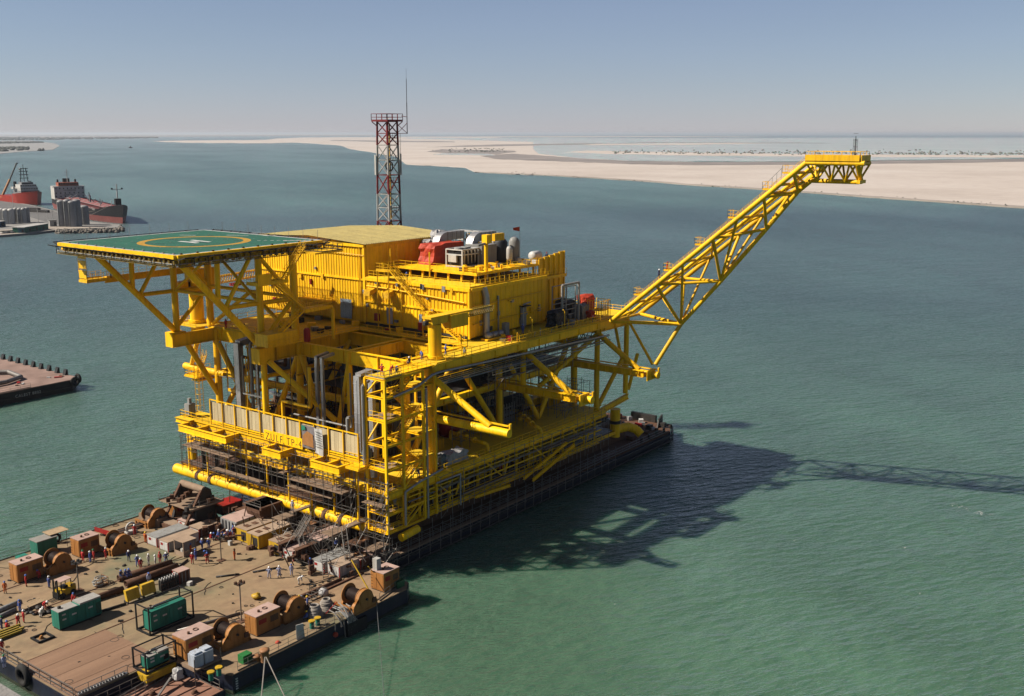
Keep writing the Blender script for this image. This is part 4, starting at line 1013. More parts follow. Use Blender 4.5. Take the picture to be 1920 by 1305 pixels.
for z in (32.6,34.2): m.bar((160,101,z),(163,101,z),.08,.08); m.bar((160,101,z),(160,104,z),.08,.08); m.bar((163,101,z),(163,104,z),.08,.08)
m.build("bars",YEL,cg)

# ---------------------------------------------------------------- flare boom
fb = thing("flare_boom","long yellow lattice boom rising to the right from the platform corner","flare boom",(163,98,31))
NA, NB = V((158.4,98,31.1)), V((158.4,63.3,59.6)); FA, FB = V((168.6,98,31.1)), V((168.6,63.3,59.6))
TN, TF = V((158.4,54.3,59.6)), V((161.6,54.6,59.6)); FT = V((161.6,63.3,59.6))
bot = [V((160,89.6,24.0)),V((163.5,86.7,31.1)),V((163.5,79.4,39.3)),V((163.5,71.6,48.6)),V((163.5,66.5,54.9)),V((162.4,64.0,56.7)),V((160,55.6,56.8))]
def mem(p,q,r,name="lattice_member"): return MB().tube(p,q,r,12).build(name,YELO,fb)
FB2 = FA+(FB-FA)*.965
for a, b in ((NA,NB),(NB,TN),(FA,FB2),(FB2,FT),(FT,TF)): mem(a,b,.40,"chord")
for a, b in zip(bot,bot[1:]): mem(a,b,.37,"chord")
ln = lambda a,b,y: a+(b-a)*((y-a.y)/(b.y-a.y))
ys = (89.0,78.6,70.0,65.3)
for A, B in ((NA,NB),(FA,FB)):
    mem(A,bot[1],.32); mem(ln(A,B,93.5),bot[1],.24) if A is FA else None
    for i, y in enumerate(ys):
        mem(ln(A,B,y),bot[i+1],.27)
        if i < 3: mem(ln(A,B,y),bot[i+2],.25)
    for y in (84, 74.4): mem(ln(A,B,y),bot[1 if y == 84 else 2],.22)
yy = [98,93.5,89,83.8,78.6,74.3,70,67.6,65.3,63.3]
for i, y in enumerate(yy[:-1]):
    mem(ln(NA,NB,y),ln(FA,FB,y),.24)
    if i < len(yy)-2: mem(ln(NA,NB,y),ln(FA,FB,yy[i+1]),.2) if i % 2 == 0 else mem(ln(FA,FB,y),ln(NA,NB,yy[i+1]),.2)
for y0, y1 in ((63.3,61),(61,58.8),(58.8,56.6),(56.6,54.6)):
    for x, c in ((158.4,NB),(161.6,FB)):
        mem(V((x,y0,59.5)),V((160,(y0+y1)/2,56.8)),.16); mem(V((160,(y0+y1)/2,56.8)),V((x,y1,59.5)),.16)
for y in (61,58.8,56.6,54.6): mem(V((158.4,y,59.6)),V((161.6,y,59.6)),.2)
mem(V((158.4,55.4,59.5)),V((160.5,55.4,56.7)),.4); MB().bx(158.8,161.4,55.0,55.5,56.6,57.1).build("end_beam",YELO,fb)
MB().bx(158.1,162.0,55.0,63.4,59.95,60.15).build("tip_deck",YELO,fb); MB().bx(157.9,158.1,55.0,63.4,59.9,60.8).build("kick_plate",YELO,fb); MB().bx(158.1,162.0,54.7,54.9,59.9,60.8).build("kick_plate",YELO,fb)
MB().rail([(161.9,63.4,60.15),(158.1,63.4,60.15),(158.1,54.9,60.15),(161.9,54.9,60.15),(161.9,63.4,60.15)],1.15,1.4,.04).build("railing",YELO,fb)
m = MB()
for k in range(4): m.tube((160.4+.35*math.cos(k*1.57),56.6+.35*math.sin(k*1.57),60.15),(160.4+.3*math.cos(k*1.57),56.6+.3*math.sin(k*1.57),63.2),.03,4)
for z in (62,63,64): m.torus((160.4,56.6,z),.35,.025,'z',8,4)
m.tube((160.4,56.6,60.15),(160.4,56.6,63.6),.05,6); m.build("flare_tip",DGREY,fb)
# walkway, stair treads and rest platforms along the boom
wo = V((1.9,0,.35))
m = MB(); a, b = ln(NA,NB,96)+wo, ln(NA,NB,63.8)+wo
m.bar(a,b,1.0,.14)
for s in (-.5,.5):
    for h in (.55,1.1): m.tube(a+V((s,0,h)),b+V((s,0,h)),.035,4)
    n = 34
    for i in range(n+1): p = a+(b-a)*(i/n)+V((s,0,0)); m.tube(p,p+V((0,0,1.1)),.03,4)
m.build("boom_walkway",YELO,fb)
for y in (93,87.2,81.4,75.6,69.8,66.6):
    p = ln(NA,NB,y)+V((1.9,0,1.0)); m = MB().bx(p.x-1.1,p.x+1.1,p.y-.9,p.y+.9,p.z-.1,p.z); m.rail([(p.x-1.1,p.y-.9,p.z),(p.x-1.1,p.y+.9,p.z),(p.x+1.1,p.y+.9,p.z)],1.2,1.0,.035); m.build("rest_platform",YELO,fb)
for k in range(3):
    a, b = ln(NA,NB,97)+V((4.2+k*.9,0,-.1)), ln(NA,NB,64)+V((4.2+k*.9,0,-.1)); MB().tube(a,b,.16 if k else .26,8).build("flare_pipe",YEL if k != 1 else YELO,fb)
MB().rail([ln(NA,NB,72)+V((4,0,.5)),ln(NA,NB,69)+V((4,0,1.0))],2.6,1.0,.04).build("railing",GALV,fb)

# ---------------------------------------------------------------- radio mast
rm = thing("radio_mast","tall red and grey lattice radio mast with a whip aerial behind the roof","radio mast",(156.3,149.8,31))
MX, MY = 156.3, 149.8
secs = [(31,46.6,MASTR),(46.6,52.0,MASTW),(52.0,55.8,MASTR),(55.8,61.7,MASTW),(61.7,66.3,MASTR)]
def hw(z): return 1.85-(z-31)/(66.3-31)*.45
def cn(i,z): return V((MX+hw(z)*(-1,1,1,-1)[i], MY+hw(z)*(-1,-1,1,1)[i], z))
for z0, z1, mt in secs:
    n = max(1,round((z1-z0)/3.0))
    for i in range(4):
        MB().tube(cn(i,z0),cn(i,z1),.2,8).build("leg",mt,rm)
        j = (i+1)%4
        for k in range(n):
            a, b = z0+(z1-z0)*k/n, z0+(z1-z0)*(k+1)/n
            MB().tube(cn(i,a),cn(j,b),.1,6).build("lattice_bar",mt,rm); MB().tube(cn(j,a),cn(i,b),.1,6).build("lattice_bar",mt,rm)
            MB().tube(cn(i,b),cn(j,b),.09,6).build("lattice_bar",mt,rm)
m = MB().bx(MX-2.2,MX+2.2,MY-2.2,MY+2.2,66.3,66.5); m.build("top_floor",MASTR,rm)
MB().rail([(MX-2.2,MY-2.2,66.5),(MX+2.2,MY-2.2,66.5),(MX+2.2,MY+2.2,66.5),(MX-2.2,MY+2.2,66.5),(MX-2.2,MY-2.2,66.5)],1.3,1.5,.06).build("railing",MASTR,rm)
for i in range(4):
    a = cn(i,65.4); b = V((MX+2.15*(-1,1,1,-1)[i],MY+2.15*(-1,-1,1,1)[i],66.3)); MB().tube(a,b,.1,6).build("bracket",MASTR,rm)
wx, wy = MX+2.6, MY-3.0
m = MB().tube((wx,wy,63.9),(wx,wy,70),.09,6); m.tube((wx,wy,70),(wx,wy,74.6),.06,5); m.tube((wx,wy,74.6),(wx,wy,76.6),.02,4); m.build("whip_aerial",DGREY,rm)
m = MB().tube((MX+1.4,MY-1.4,65.8),(wx,wy,64),.06,5); m.tube((MX+1.4,MY-1.4,64),(wx,wy,66),.06,5); m.tube((MX+1.4,MY-1.4,64),(wx,wy,64),.06,5); m.build("aerial_bracket",MASTR,rm); MB().tube((MX+2,MY-2,67.4),(wx,wy,67.2),.06,5).build("aerial_bracket",MASTR,rm)
m = MB()
for s in (-.25,.25): m.tube((MX-.6,MY-.8+s,31),(MX-.6,MY-.8+s,66.3),.05,4)
for k in range(70): m.tube((MX-.6,MY-1.05,31+k*.52),(MX-.6,MY-.55,31+k*.52),.03,4)
m.build("ladder",YELO,rm)
MB().tube((MX+.3,MY-.3,31),(MX+.3,MY-.3,66),.14,6).build("cable_run",DGREY,rm)
for z in (63,58.6,54.2,48.6):
    m = MB().bx(MX-.6,MX+1.4,MY-1.4,MY+.6,z,z+.08); m.rail([(MX-.6,MY-1.4,z),(MX+1.4,MY-1.4,z)],1.1,.7,.04); m.build("rest_platform",MASTR if z in (63,54.2) else MASTW,rm)
m = MB().torus((MX-1.2,MY-1.5,57.6),.95,.14,'x',18,6); m.build("dish_ring",BLACK,rm)
for s, z0, z1 in ((1,55.8,64),(-1,55.8,59.8)):
    m = MB().bx(MX+s*1.9-.05,MX+s*1.9+.05,MY-s*1.7-.2,MY-s*1.7+.2,z0,z1 if s < 0 else 60); m.tube((MX+s*1.9,MY-s*1.7,z0),(MX+s*1.9,MY-s*1.7,z1),.04,4); m.build("panel_aerial",WHITE,rm)

# ---------------------------------------------------------------- two pedestal cranes
pc = thing("pedestal_crane","yellow pedestal crane with its boom laid level at the near deck corner","crane",(116,102.4,31))
MB().tube((116,102.4,Z2),(116,102.4,36.2),1.0,20).build("pedestal",YEL,pc); MB().tube((116,102.4,31.1),(116,102.4,31.5),1.25,20).build("base_ring",YEL,pc)
MB().bx(114.6,118.2,101.6,103.4,36.3,37.2).build("turntable",YELO,pc); MB().bx(118.4,122.4,101.2,103.3,35.3,37.3).build("machine_box",YEL,pc)
MB().bx(114.2,124,101.5,103.3,37.2,37.5).build("top_frame",YELO,pc)
m = MB()
for s in (-.5,.5):
    for z in (36.4,37.3): m.bar((122,102.4+s,z),(129.4,102.4+s*.8,z),.14,.14)
for k in range(15):
    x = 122.2+k*.5; m.bar((x,101.9,36.4),(x+.5,101.9,37.3),.07,.07); m.bar((x,102.9,36.4),(x+.5,102.9,37.3),.07,.07); m.bar((x,101.9,37.3),(x+.5,102.9,37.3),.07,.07)
m.build("boom",paint("dull_boom_yellow",(.38,.26,.03),.6,dirt=.4),pc)
MB().lathe((113.9,102.4,36.6),[(.25,-.3),(.4,-.2),(.4,.4),(.2,.5)],12,'x').build("motor",DGREY,pc)
pc2 = thing("pedestal_crane","yellow pedestal crane on the far corner under the helideck","crane",(113.7,157,31))
MB().tube((113.7,156.6,28.8),(113.7,156.6,36.6),1.25,20).build("pedestal",YEL,pc2); MB().tube((113.7,156.6,31.1),(113.7,156.6,31.5),1.5,20).build("base_ring",YEL,pc2)
plate(110.6,117,152.9,159.4,Z2+.11); rail([(110.6,153,Z2+.1),(110.6,159.4,Z2+.1),(117,159.4,Z2+.1)],sp=1.5)
MB().bx(112.4,117.5,155.4,157.8,36.7,40.6).build("machine_house",YELO,pc2); MB().bx(109.8,111.8,156,157.6,36.8,38.6).build("counterweight",YEL,pc2); MB().bx(111.8,112.4,156.2,157.4,36.8,38.4).build("engine",DGREY,pc2)
m = MB()
for s in (-.6,.6):
    for z in (37.4,38.6): m.bar((117,156.6+s,z),(127.5,156.6+s*.7,z+.4),.16,.16)
for k in range(18):
    x = 117.2+k*.57; m.bar((x,156,37.4+k*.022),(x+.57,156,38.6+k*.022),.08,.08); m.bar((x,157.2,37.4+k*.022),(x+.57,157.2,38.6+k*.022),.08,.08); m.bar((x,156,38.6+k*.022),(x+.57,157.2,38.6+k*.022),.08,.08)
m.build("boom",YELO,pc2)
MB().bx(121.5,124,156,157.2,36.6,37.1).build("hook_block",RED,pc2)

# ---------------------------------------------------------------- front face: cream wall, board, banner, frames, bumper pipe
cw = thing("cream_wall","long cream boarded wall with yellow posts on the platform front","wall",(102.4,122,ZW))
y0, y1 = 105.4, 139.2; nb = 40
for i in range(nb):
    a = y0+(y1-y0)*i/nb; b = y0+(y1-y0)*(i+1)/nb
    MB().bx(102.66,102.72+random.uniform(0,.02),a+.025,b-.02,18.35,21.35).build("board",CREAM,cw)
MB().bx(102.74,102.8,y0,y1,18.4,21.3).build("backing",CREAM,cw)
for i in range(12):
    y = y0+(y1-y0)*i/11; MB().bar((102.5,y,ZW-.1),(102.5,y,21.85),.15,.18,(1,0,0)).build("post",YEL,cw)
for z in (21.75,18.2,17.85): MB().bar((102.55,y0,z),(102.55,y1,z),.14,.16).build("rail",YEL,cw)
nb_ = thing("name_board","yellow name board with black letters hung on the platform front","sign",(102.2,121.2,17.3))
MB().bx(102.12,102.22,116.9,125.6,17.5,19.15).build("board",YEL,nb_)
fc = bpy.data.curves.new("t","FONT"); fc.body = "ZULF TP-4"; fc.size = 1.75; fc.extrude = .01; fc.space_character = 1.28; fc.offset = -0.028
fo = bpy.data.objects.new("lettering_src",fc); COL.objects.link(fo)
dg = bpy.context.evaluated_depsgraph_get(); me = bpy.data.meshes.new_from_object(fo.evaluated_get(dg)); bpy.data.objects.remove(fo)
me.materials.clear(); me.materials.append(BLACK); lt = bpy.data.objects.new("lettering",me); COL.objects.link(lt); lt.parent = nb_
lw = max(v.co.x for v in me.vertices)
lt.matrix_local = Matrix.Translation((-.1,4.1,.35)) @ Matrix(((0,0,-1,0),(-8.2/lw,0,0,0),(0,.95,0,0),(0,0,0,1)))
bn = thing("banner","printed banner with an orange picture and a white text half on the cream wall","banner",(101.9,114.6,17.8))
def sheet(name,y0,y1,z0,z1,x,mat,seed,nu=8,nv=8,slump=0):
    r = random.Random(seed); P = []
    for j in range(nv+1):
        for i in range(nu+1): P.append((x+.07*math.sin(i*1.3+j*.5)+r.uniform(-.03,.03),y0+(y1-y0)*i/nu,z0+(z1-z0)*j/nv-slump*(1-j/nv)*i/nu))
    return MB().add(P,[(j*(nu+1)+i,j*(nu+1)+i+1,(j+1)*(nu+1)+i+1,(j+1)*(nu+1)+i) for j in range(nv) for i in range(nu)],True).build(name,mat,bn)
PRT = paint("print_grey",(.28,.25,.26),.5,dirt=.2); PRO = paint("print_orange",(.46,.20,.06),.5,dirt=.5,dirtcol=(.62,.42,.22),scale=1.5,streak=False); PRG = paint("print_green",(.03,.30,.18),.5,dirt=.1)
sheet("picture_sheet",116.7,113.9,18.0,21.5,101.95,PRT,1); sheet("text_sheet",113.9,112.2,17.6,21.4,101.93,WHITE,2,5,8,.3)
MB().poly3([(101.84,116.5,18.5),(101.84,114.1,18.3),(101.84,114.2,20.3),(101.84,115.4,20.7),(101.84,116.4,19.9)],(-.01,0,0)).build("picture_patch",PRO,bn)
MB().poly3([(101.83,116.6,20.6),(101.83,115.7,20.9),(101.83,115.9,21.4),(101.83,116.6,21.45)],(-.01,0,0)).build("picture_corner",PRG,bn)
for k in range(7): MB().bx(101.80,101.81,112.5,113.6,18.6+k*.38,18.72+k*.38).build("text_line",GREYP,bn)
def frame(label,y0,y1,n,x0=99.8,x1=103.6,z=16.8,h=1.1):
    t = thing("landing_frame",label,"steel frame",(x0,(y0+y1)/2,z-.5),"yellow frames on the platform front")
    MB().ibeam((x0,y0-.2,z),(x0,y1+.2,z),.45,h,.07).build("front_beam",YEL,t)
    MB().ibeam((x1,y0,z),(x1,y1,z),.4,h,.07).build("rear_beam",YEL,t)
    for i in range(n+1):
        y = y0+(y1-y0)*i/n; MB().ibeam((x0+.25,y,z),(x1+(2.0 if i in (0,n) else 0),y,z),.4,h*(1.0 if i in (0,n) else .8),.07).build("cross_beam",YEL,t)
    return t
frame("three bay yellow steel frame at the left end of the platform front",132.2,144.0,3)
frame("narrow yellow steel frame in the middle of the platform front",119.4,123.2,1,z=16.7)
frame("two bay yellow steel frame beside the stair tower",106.8,112.4,2)
bp_ = thing("bumper_pipe","fat yellow horizontal pipe along the foot of the platform front","pipe",(103.4,128,7))
MB().tube((103.4,104.6,7.6),(103.4,150.7,7.6),.86,22).build("barrel",YEL,bp_)
MB().lathe((103.4,150.7,7.6),[(.86,0),(.84,.1),(.3,.35)],22,'y').build("end_cap",YEL,bp_)
for y in (144.2,140.8,113.4,109.9):
    MB().tube((103.4,y-.35,7.6),(103.4,y+.35,7.6),.95,22).build("clamp_band",RUST,bp_); MB().tube((104.3,y,7.2),(104.3,y,11.6),.32,12).build("clamp_post",DGREY,bp_)
m = MB().tube((103.2,145.4,10.4),(103.2,145.4,13.2),.62,16); tag(m.build("yellow_drum",YEL),"short upright yellow cylinder above the left end of the bumper pipe","cylinder")
m = MB().box((103.3,145.8,18.9),(1.3,1.2,2.0)); m.box((103.3,145.8,20.3),(.5,.5,1.0)); tag(m.build("covered_light",GREYP),"grey covered lamp housing on the front corner platform","lamp")
m = MB().lathe((103.4,104.7,17.4),[(.6,0),(.75,.3),(.78,1.6),(.55,2.4),(.12,3.0)],9,smooth=False); tag(m.build("covered_valve",TARPB),"grey blue tarpaulin cone on the stair tower landing","covered load")

# ---------------------------------------------------------------- winch barge in the foreground
ORG = paint("orange_machine_paint", (0.50, 0.215, 0.055), 0.6, dirt=0.4, dirtcol=(0.3,0.16,0.08), scale=0.9)
ORGL = paint("faded_orange_paint", (0.40, 0.19, 0.085), 0.6, dirt=0.4, dirtcol=(0.4,0.26,0.18), scale=0.9)
PINKT = paint("faded_pink_roof", (0.58, 0.40, 0.34), 0.7, dirt=0.4, dirtcol=(0.42,0.22,0.16), scale=0.9, streak=False)
TANT = paint("dusty_tan_roof", (0.48, 0.35, 0.25), 0.75, dirt=0.4, dirtcol=(0.30,0.19,0.13), scale=0.9, streak=False)
GENG = paint("green_generator_paint", (0.03, 0.25, 0.18), 0.5, dirt=0.2)
GENT = paint("pale_generator_roof", (0.42, 0.40, 0.37), 0.7, dirt=0.4, scale=1.2, streak=False)
GENY = paint("yellow_generator_paint", (0.74, 0.46, 0.03), 0.5, dirt=0.35, dirtcol=(0.35,0.2,0.06))
ROPE = paint("brown_wire_rope", (0.06, 0.036, 0.03), 0.6, 0.2, dirt=0.4, dirtcol=(0.03,0.02,0.02), scale=4)
FIBRE = paint("pale_fibre_rope", (0.42, 0.38, 0.34), 0.9, dirt=0.5, dirtcol=(0.2,0.17,0.15), scale=5)
RUBBER = paint("black_rubber", (0.03, 0.03, 0.03), 0.85, dirt=0.5, dirtcol=(0.12,0.10,0.08), scale=3)
WOOD = paint("raw_timber", (0.50, 0.36, 0.22), 0.85, dirt=0.4, dirtcol=(0.3,0.2,0.12), scale=2, streak=False)
REDD = ground_mat("red_oxide_deck", [(0.3, (0.24,0.105,0.06)), (0.7, (0.42,0.21,0.14))], 0.3, bump=.15, dist=.05)
def deck_mat():
    m, n, l, b = mk("worn_barge_deck")
    f = nz(n, l, 0.055, 5, 0.6); f2 = nz(n, l, 0.7, 5, 0.7); f3 = nz(n, l, 0.22, 4, 0.65, stretch=(0.5,2.0,1))
    c = ramp(n, l, f, [(0.36, (0.092,0.094,0.050)), (0.45, (0.165,0.118,0.062)), (0.64, (0.205,0.130,0.070))])
    c = mixc(n, l, ramp(n, l, f3, [(0.52, (0,0,0)), (0.72, (0.55,)*3)]), c, (0.105,0.052,0.030))
    c = mixc(n, l, 0.85, c, ramp(n, l, f2, [(0.3, (0.72,)*3), (0.7, (1.15,)*3)]), 'MULTIPLY')
    l.new(c, b.inputs["Base Color"]); b.inputs["Roughness"].default_value = 0.85
    return m
BDECK = deck_mat()
BMATS = ground_mat("brown_deck_mat", [(0.3, (0.22,0.115,0.062)), (0.7, (0.335,0.19,0.11))], 0.25, (0.25,2.2,1), .15, .04)
wb = thing("winch_barge","broad working barge with winches and a worn tan and green deck","barge",(76,118,0))
MB().prism([(54.2,100.6),(65.5,100.6),(68.0,91.2),(97,91.2),(98.8,92.6),(98.8,143.4),(97,144.4),(54.2,144.4)],-.8,D0-.12).build("hull",HULLB,wb)
MB().prism([(54.3,100.7),(65.55,100.7),(68.05,91.3),(96.9,91.3),(98.7,92.7),(98.7,143.3),(96.9,144.3),(54.3,144.3)],D0-.12,D0).build("deck_plate",BDECK,wb)
for k in range(4):
    MB().bx(54.4,65.7,100.9+k*2.95,100.9+k*2.95+2.9,D0,D0+.05+.008*k).build("deck_mat",BMATS,wb)
for (a,b) in (((56,98.8),(97,98.8)),): MB().bar((67.5,99.6,D0+.08),(97,99.6,D0+.08),.3,.28).build("coaming",RUST,wb)
for y in (112.8, 124.6, 134): MB().bar((54.6,y,D0+.03),(98,y,D0+.03),.18,.06).build("weld_strip",RUST,wb)
def brail(pts,name="railing",mat=None,**k): return MB().rail(pts,**k).build(name,mat or TUBEM,wb)
brail([(54.4,144.1,D0),(97,144.1,D0)],sp=2.6,r=.028); brail([(54.5,101,D0),(54.5,124,D0)],sp=2.2,h=1.2,r=.05); brail([(54.6,100.8,D0),(61,100.8,D0)],sp=1.8,h=1.2,r=.04)
brail([(69,91.5,D0),(84,91.5,D0)],sp=1.5,r=.028); brail([(92,91.5,D0),(98.4,92.9,D0)],sp=1.4,r=.03)
m = MB()
for k in range(16): m.bx(55.2+k*.36,55.4+k*.36,101.05,101.3,D0+.06,D0+.3)
m.bx(55.1,61.2,100.95,101.35,D0+.05,D0+.12); m.build("rack_rail",GALV,wb)
MB().bx(85.5,88.9,90.75,91.15,1.7,3.4).build("hull_recess",BLACK,wb)
for k in range(6): MB().bx(64.2+k*0.001+4.2,64.5+4.2,91.17-0.02,91.2,1.8+k*.3,1.95+k*.3).build("draught_mark",WHITE,wb)
for x in range(56,98,6): MB().torus((x,144.6,2.6),.75,.25,'y',14,6).build("tyre_fender",RUBBER,wb)
tag(MB().torus((54.0,110.6,D0-.3),1.0,.38,'x',18,8).build("tyre_fender",RUBBER),"big black tyre fender hanging at the barge's near corner","tyre")
WEED = paint("weed_band",(.03,.045,.025),.8,dirt=.4)
MB().prism([(54.15,100.55),(65.45,100.55),(67.95,91.15),(97.02,91.15),(98.86,92.56),(98.86,143.45),(97.0,144.45),(54.15,144.45)],1.2,2.1).build("waterline_band",WEED,wb)
MB().prism([(98.9,100.15),(186.02,100.15),(191.06,102.96),(191.06,131.05),(186.02,133.55),(98.9,133.55)],1.2,2.15).build("waterline_band",WEED,lb)
# low red pontoon deck, bottom of the picture
pn = thing("pontoon","low rust red pontoon deck tucked against the barge side","pontoon",(60,95,0))
MB().bx(50,67.2,91.6,100.2,-.8,2.4).build("hull",HULLB,pn); MB().bx(50.1,67.1,91.7,100.1,2.4,2.5).build("deck_plate",REDD,pn)
for k in range(5): MB().bar((52,93.2+k*1.5,2.56),(66.5,93.2+k*1.5,2.56),.14,.12).build("deck_rib",REDD,pn)
MB().rail([(52,100.0,2.5),(66.8,100.0,2.5),(66.8,92,2.5)],1.2,1.5,.04).build("railing",TUBEM,pn)
MB().rail([(56,97.6,2.5),(66,99.4,2.5)],1.1,1.5,.04).build("handrail",TUBEM,pn)
MB().bar((60.5,95.4,2.6),(65.6,97.9,3.9),.22,.18).build("gangplank",TUBEM,pn); MB().lathe((61.6,97.2,2.5),[(.35,0),(.4,.15),(.2,.4)],10).build("capstan",RUST,pn)
MB().lathe((64.6,93.6,2.5),[(.35,0),(.4,.15),(.2,.45)],10).build("capstan",RUST,pn)
# quay corner at the bottom left
struct(MB().bx(30,51.4,100,140,-1,3.9),"quay",CONC)

def P4(px,py,z=D0): return at(px,py,z=z)
def power_pack(label,px,py,lx,ly,h,roof=None):
    """orange winch power pack; px,py = its nearest bottom corner"""
    p = P4(px,py); t = thing("power_pack",label,"machine box",(p.x,p.y,D0),"orange winch power packs")
    x0,y0,z = p.x,p.y,D0
    MB().bx(x0,x0+lx,y0,y0+ly,z+.15,z+h-.06).build("body",ORG,t); MB().bx(x0-.04,x0+lx+.04,y0-.04,y0+ly+.04,z+h-.06,z+h+.04).build("roof",PINKT,t)
    MB().bx(x0+.05,x0+lx-.05,y0+.05,y0+ly-.05,z,z+.15).build("skid_base",DGREY,t)
    for k in range(2): MB().bx(x0-.035,x0,y0+.12+k*ly/2,y0+ly/2-.1+k*ly/2,z+.3,z+h-.25).build("door",ORG,t)
    m = MB()
    for k in range(6): m.bx(x0+lx*.58,x0+lx*.92,y0-.03,y0,z+h*.45+k*.14,z+h*.45+.08+k*.14)
    m.build("louvre",DGREY,t)
    MB().bx(x0+lx*.1,x0+lx*.42,y0-.02,y0,z+h*.55,z+h*.78).build("plate",RED,t)
    MB().torus((x0+lx*.6,y0+ly*.5,z+h+.1),.3,.05,'z',12,5).build("hatch_ring",RUST,t); MB().lathe((x0+lx*.3,y0+ly*.4,z+h),[(.16,0),(.16,.3),(.1,.32)],8).build("vent",RUST,t)
    for k in range(5): MB().tube((x0-.06,y0+ly-.1,z+.4+k*.42),(x0-.06,y0+ly-.4,z+.4+k*.42),.02,4).build("rung",BLACK,t)
    return t
power_pack("orange winch power pack nearest the left edge of the barge deck",34.5,1095,3.7,2.1,2.7)
power_pack("orange winch power pack between two winches on the far rail",150,1047,3.2,2.2,2.7)
power_pack("orange winch power pack farthest away beside the rusty fairlead gantry",331,977,3.0,1.9,2.7)
power_pack("orange winch power pack beside the plastic wrapped bundle",350,1241,3.9,2.5,2.7)
power_pack("orange winch power pack between the two winches on the near rail",482,1195,3.7,2.2,2.6)
power_pack("orange winch power pack at the far right corner with a white cabinet on top",720,1112,3.0,2.4,2.7)
p = P4(720,1112); tag(MB().bx(p.x+.2,p.x+1.0,p.y+1.4,p.y+2.2,D0+2.74,D0+4.3).build("electrical_cabinet",WHITE),"white upright cabinet standing on the corner power pack","cabinet")

def winch(label,px,py,k=1.0,flip=1,bare=False):
    p = P4(px,py); t = local("mooring_winch",label,"winch",(p.x,p.y,D0),"mooring winches on the barge"); t.scale = (k*.84,k*.84,k*.84)
    z = 1.75
    m = MB(); m.tube((0,-1.25,z),(0,1.45,z),.92,20)
    for i in range(18): y = -1.2+i*.147; m.torus((0,y,z),.93,.07,'y',18,5)
    m.build("drum",ROPE,t)
    for y in (-1.32,1.5):
        m = MB().tube((0,y-.06,z),(0,y+.06,z),1.42,26)
        for i in range(8): a = i*math.pi/4; m.bar((.2*math.cos(a),y,z+.2*math.sin(a)),(1.35*math.cos(a),y,z+1.35*math.sin(a)),.22,.1,(0,1,0))
        m.torus((0,y,z),1.4,.1,'y',24,6)
        m.build("flange",ORG,t)
    # gear case on the near side
    prof = []
    for i in range(9): a = math.pi*(1.02-i/8*.98); prof.append((1.55*math.cos(a)*1.0-.1,z+1.5*math.sin(a)))
    prof += [(1.75,1.2),(2.3,1.0),(2.3,.15),(-2.5,.15),(-2.6,.7)]
    for i in range(6): a = math.pi*(1.1-i/5*.75); prof.append((-1.75+.8*math.cos(a),.95+.8*math.sin(a)))
    for s, name, mt in ((-2.1,"gear_case",ORG),):
        n = len(prof); P = [V((x,s,zz)) for x,zz in prof]+[V((x,s+.55,zz)) for x,zz in prof]
        MB().add(P,[tuple(range(n-1,-1,-1)) if False else tuple(range(n)),tuple(range(2*n-1,n-1,-1))]+[(i,n+i,n+(i+1)%n,(i+1)%n) for i in range(n)]).build(name,ORG,t)
    MB().tube((0,-2.16,z),(0,-2.1,z),1.2,22).build("gear_cover",ORG,t); MB().tube((-1.75,-2.16,.95),(-1.75,-2.1,.95),.6,16).build("pinion_cover",ORG,t)
    MB().poly3([(-1.2,1.7,.1),(1.2,1.7,.1),(.45,1.7,z+.3),(-.45,1.7,z+.3)],(0,.3,0)).build("bearing_stand",ORG,t)
    m = MB()
    for x in (-2.3,2.2): m.bx(x-.18,x+.18,-2.2,2.1,.0,.35)
    m.bx(-2.5,2.4,1.7,2.05,0,.35); m.bx(-2.5,2.4,-2.2,-1.7,0,.2); m.build("base_frame",ORG,t)
    m = MB(); m.bx(-2.75,-2.4,-1.6,1.8,.9,1.2); m.bx(-2.7,-2.45,-1.6,-1.3,0,.9); m.bx(-2.7,-2.45,1.5,1.8,0,.9); m.build("rope_guard",ORG,t)
    MB().lathe((.9,1.9,.8),[(.2,0),(.38,.08),(.38,.9),(.2,1.0)],12,'y').build("motor",DGREY,t)
    MB().tube((0,-2.4,z),(0,1.95,z),.18,10).build("shaft",DGREY,t)
    MB().bx(1.2,1.9,-2.3,-2.12,.8,1.5).build("notice_plate",WHITE if not bare else RUST,t)
    return t
winch("orange winch at the left with a white notice on its gear case",108,1066)
winch("orange winch behind red boarding between power pack and white machine",222,1030,bare=True)
winch("orange winch on the far rail next to the small white machine",288,980,bare=True)
winch("orange winch on the near rail beside the plastic wrapped bundle",428,1203,1.0,bare=True)
winch("orange winch on the near rail left of the rope coils",541,1152,1.05,bare=True)
winch("orange winch on the near rail closest to the white cabinet",668,1137,1.05,bare=True)
tag(MB().add(*(lambda a,b: ([a,b,b+V((0,0,.7)),a+V((0,0,.7)),a+V((.08,0,0)),b+V((.08,0,0)),b+V((.08,0,.7)),a+V((.08,0,.7))],[(0,1,2,3),(4,7,6,5),(3,2,6,7),(0,4,5,1),(0,3,7,4),(1,5,6,2)]))(P4(178,1003)+V((0,0,.6)),P4(208,1012)+V((0,0,.6)))).build("red_barrier",RED),"long red barrier board in front of the second winch","barrier")

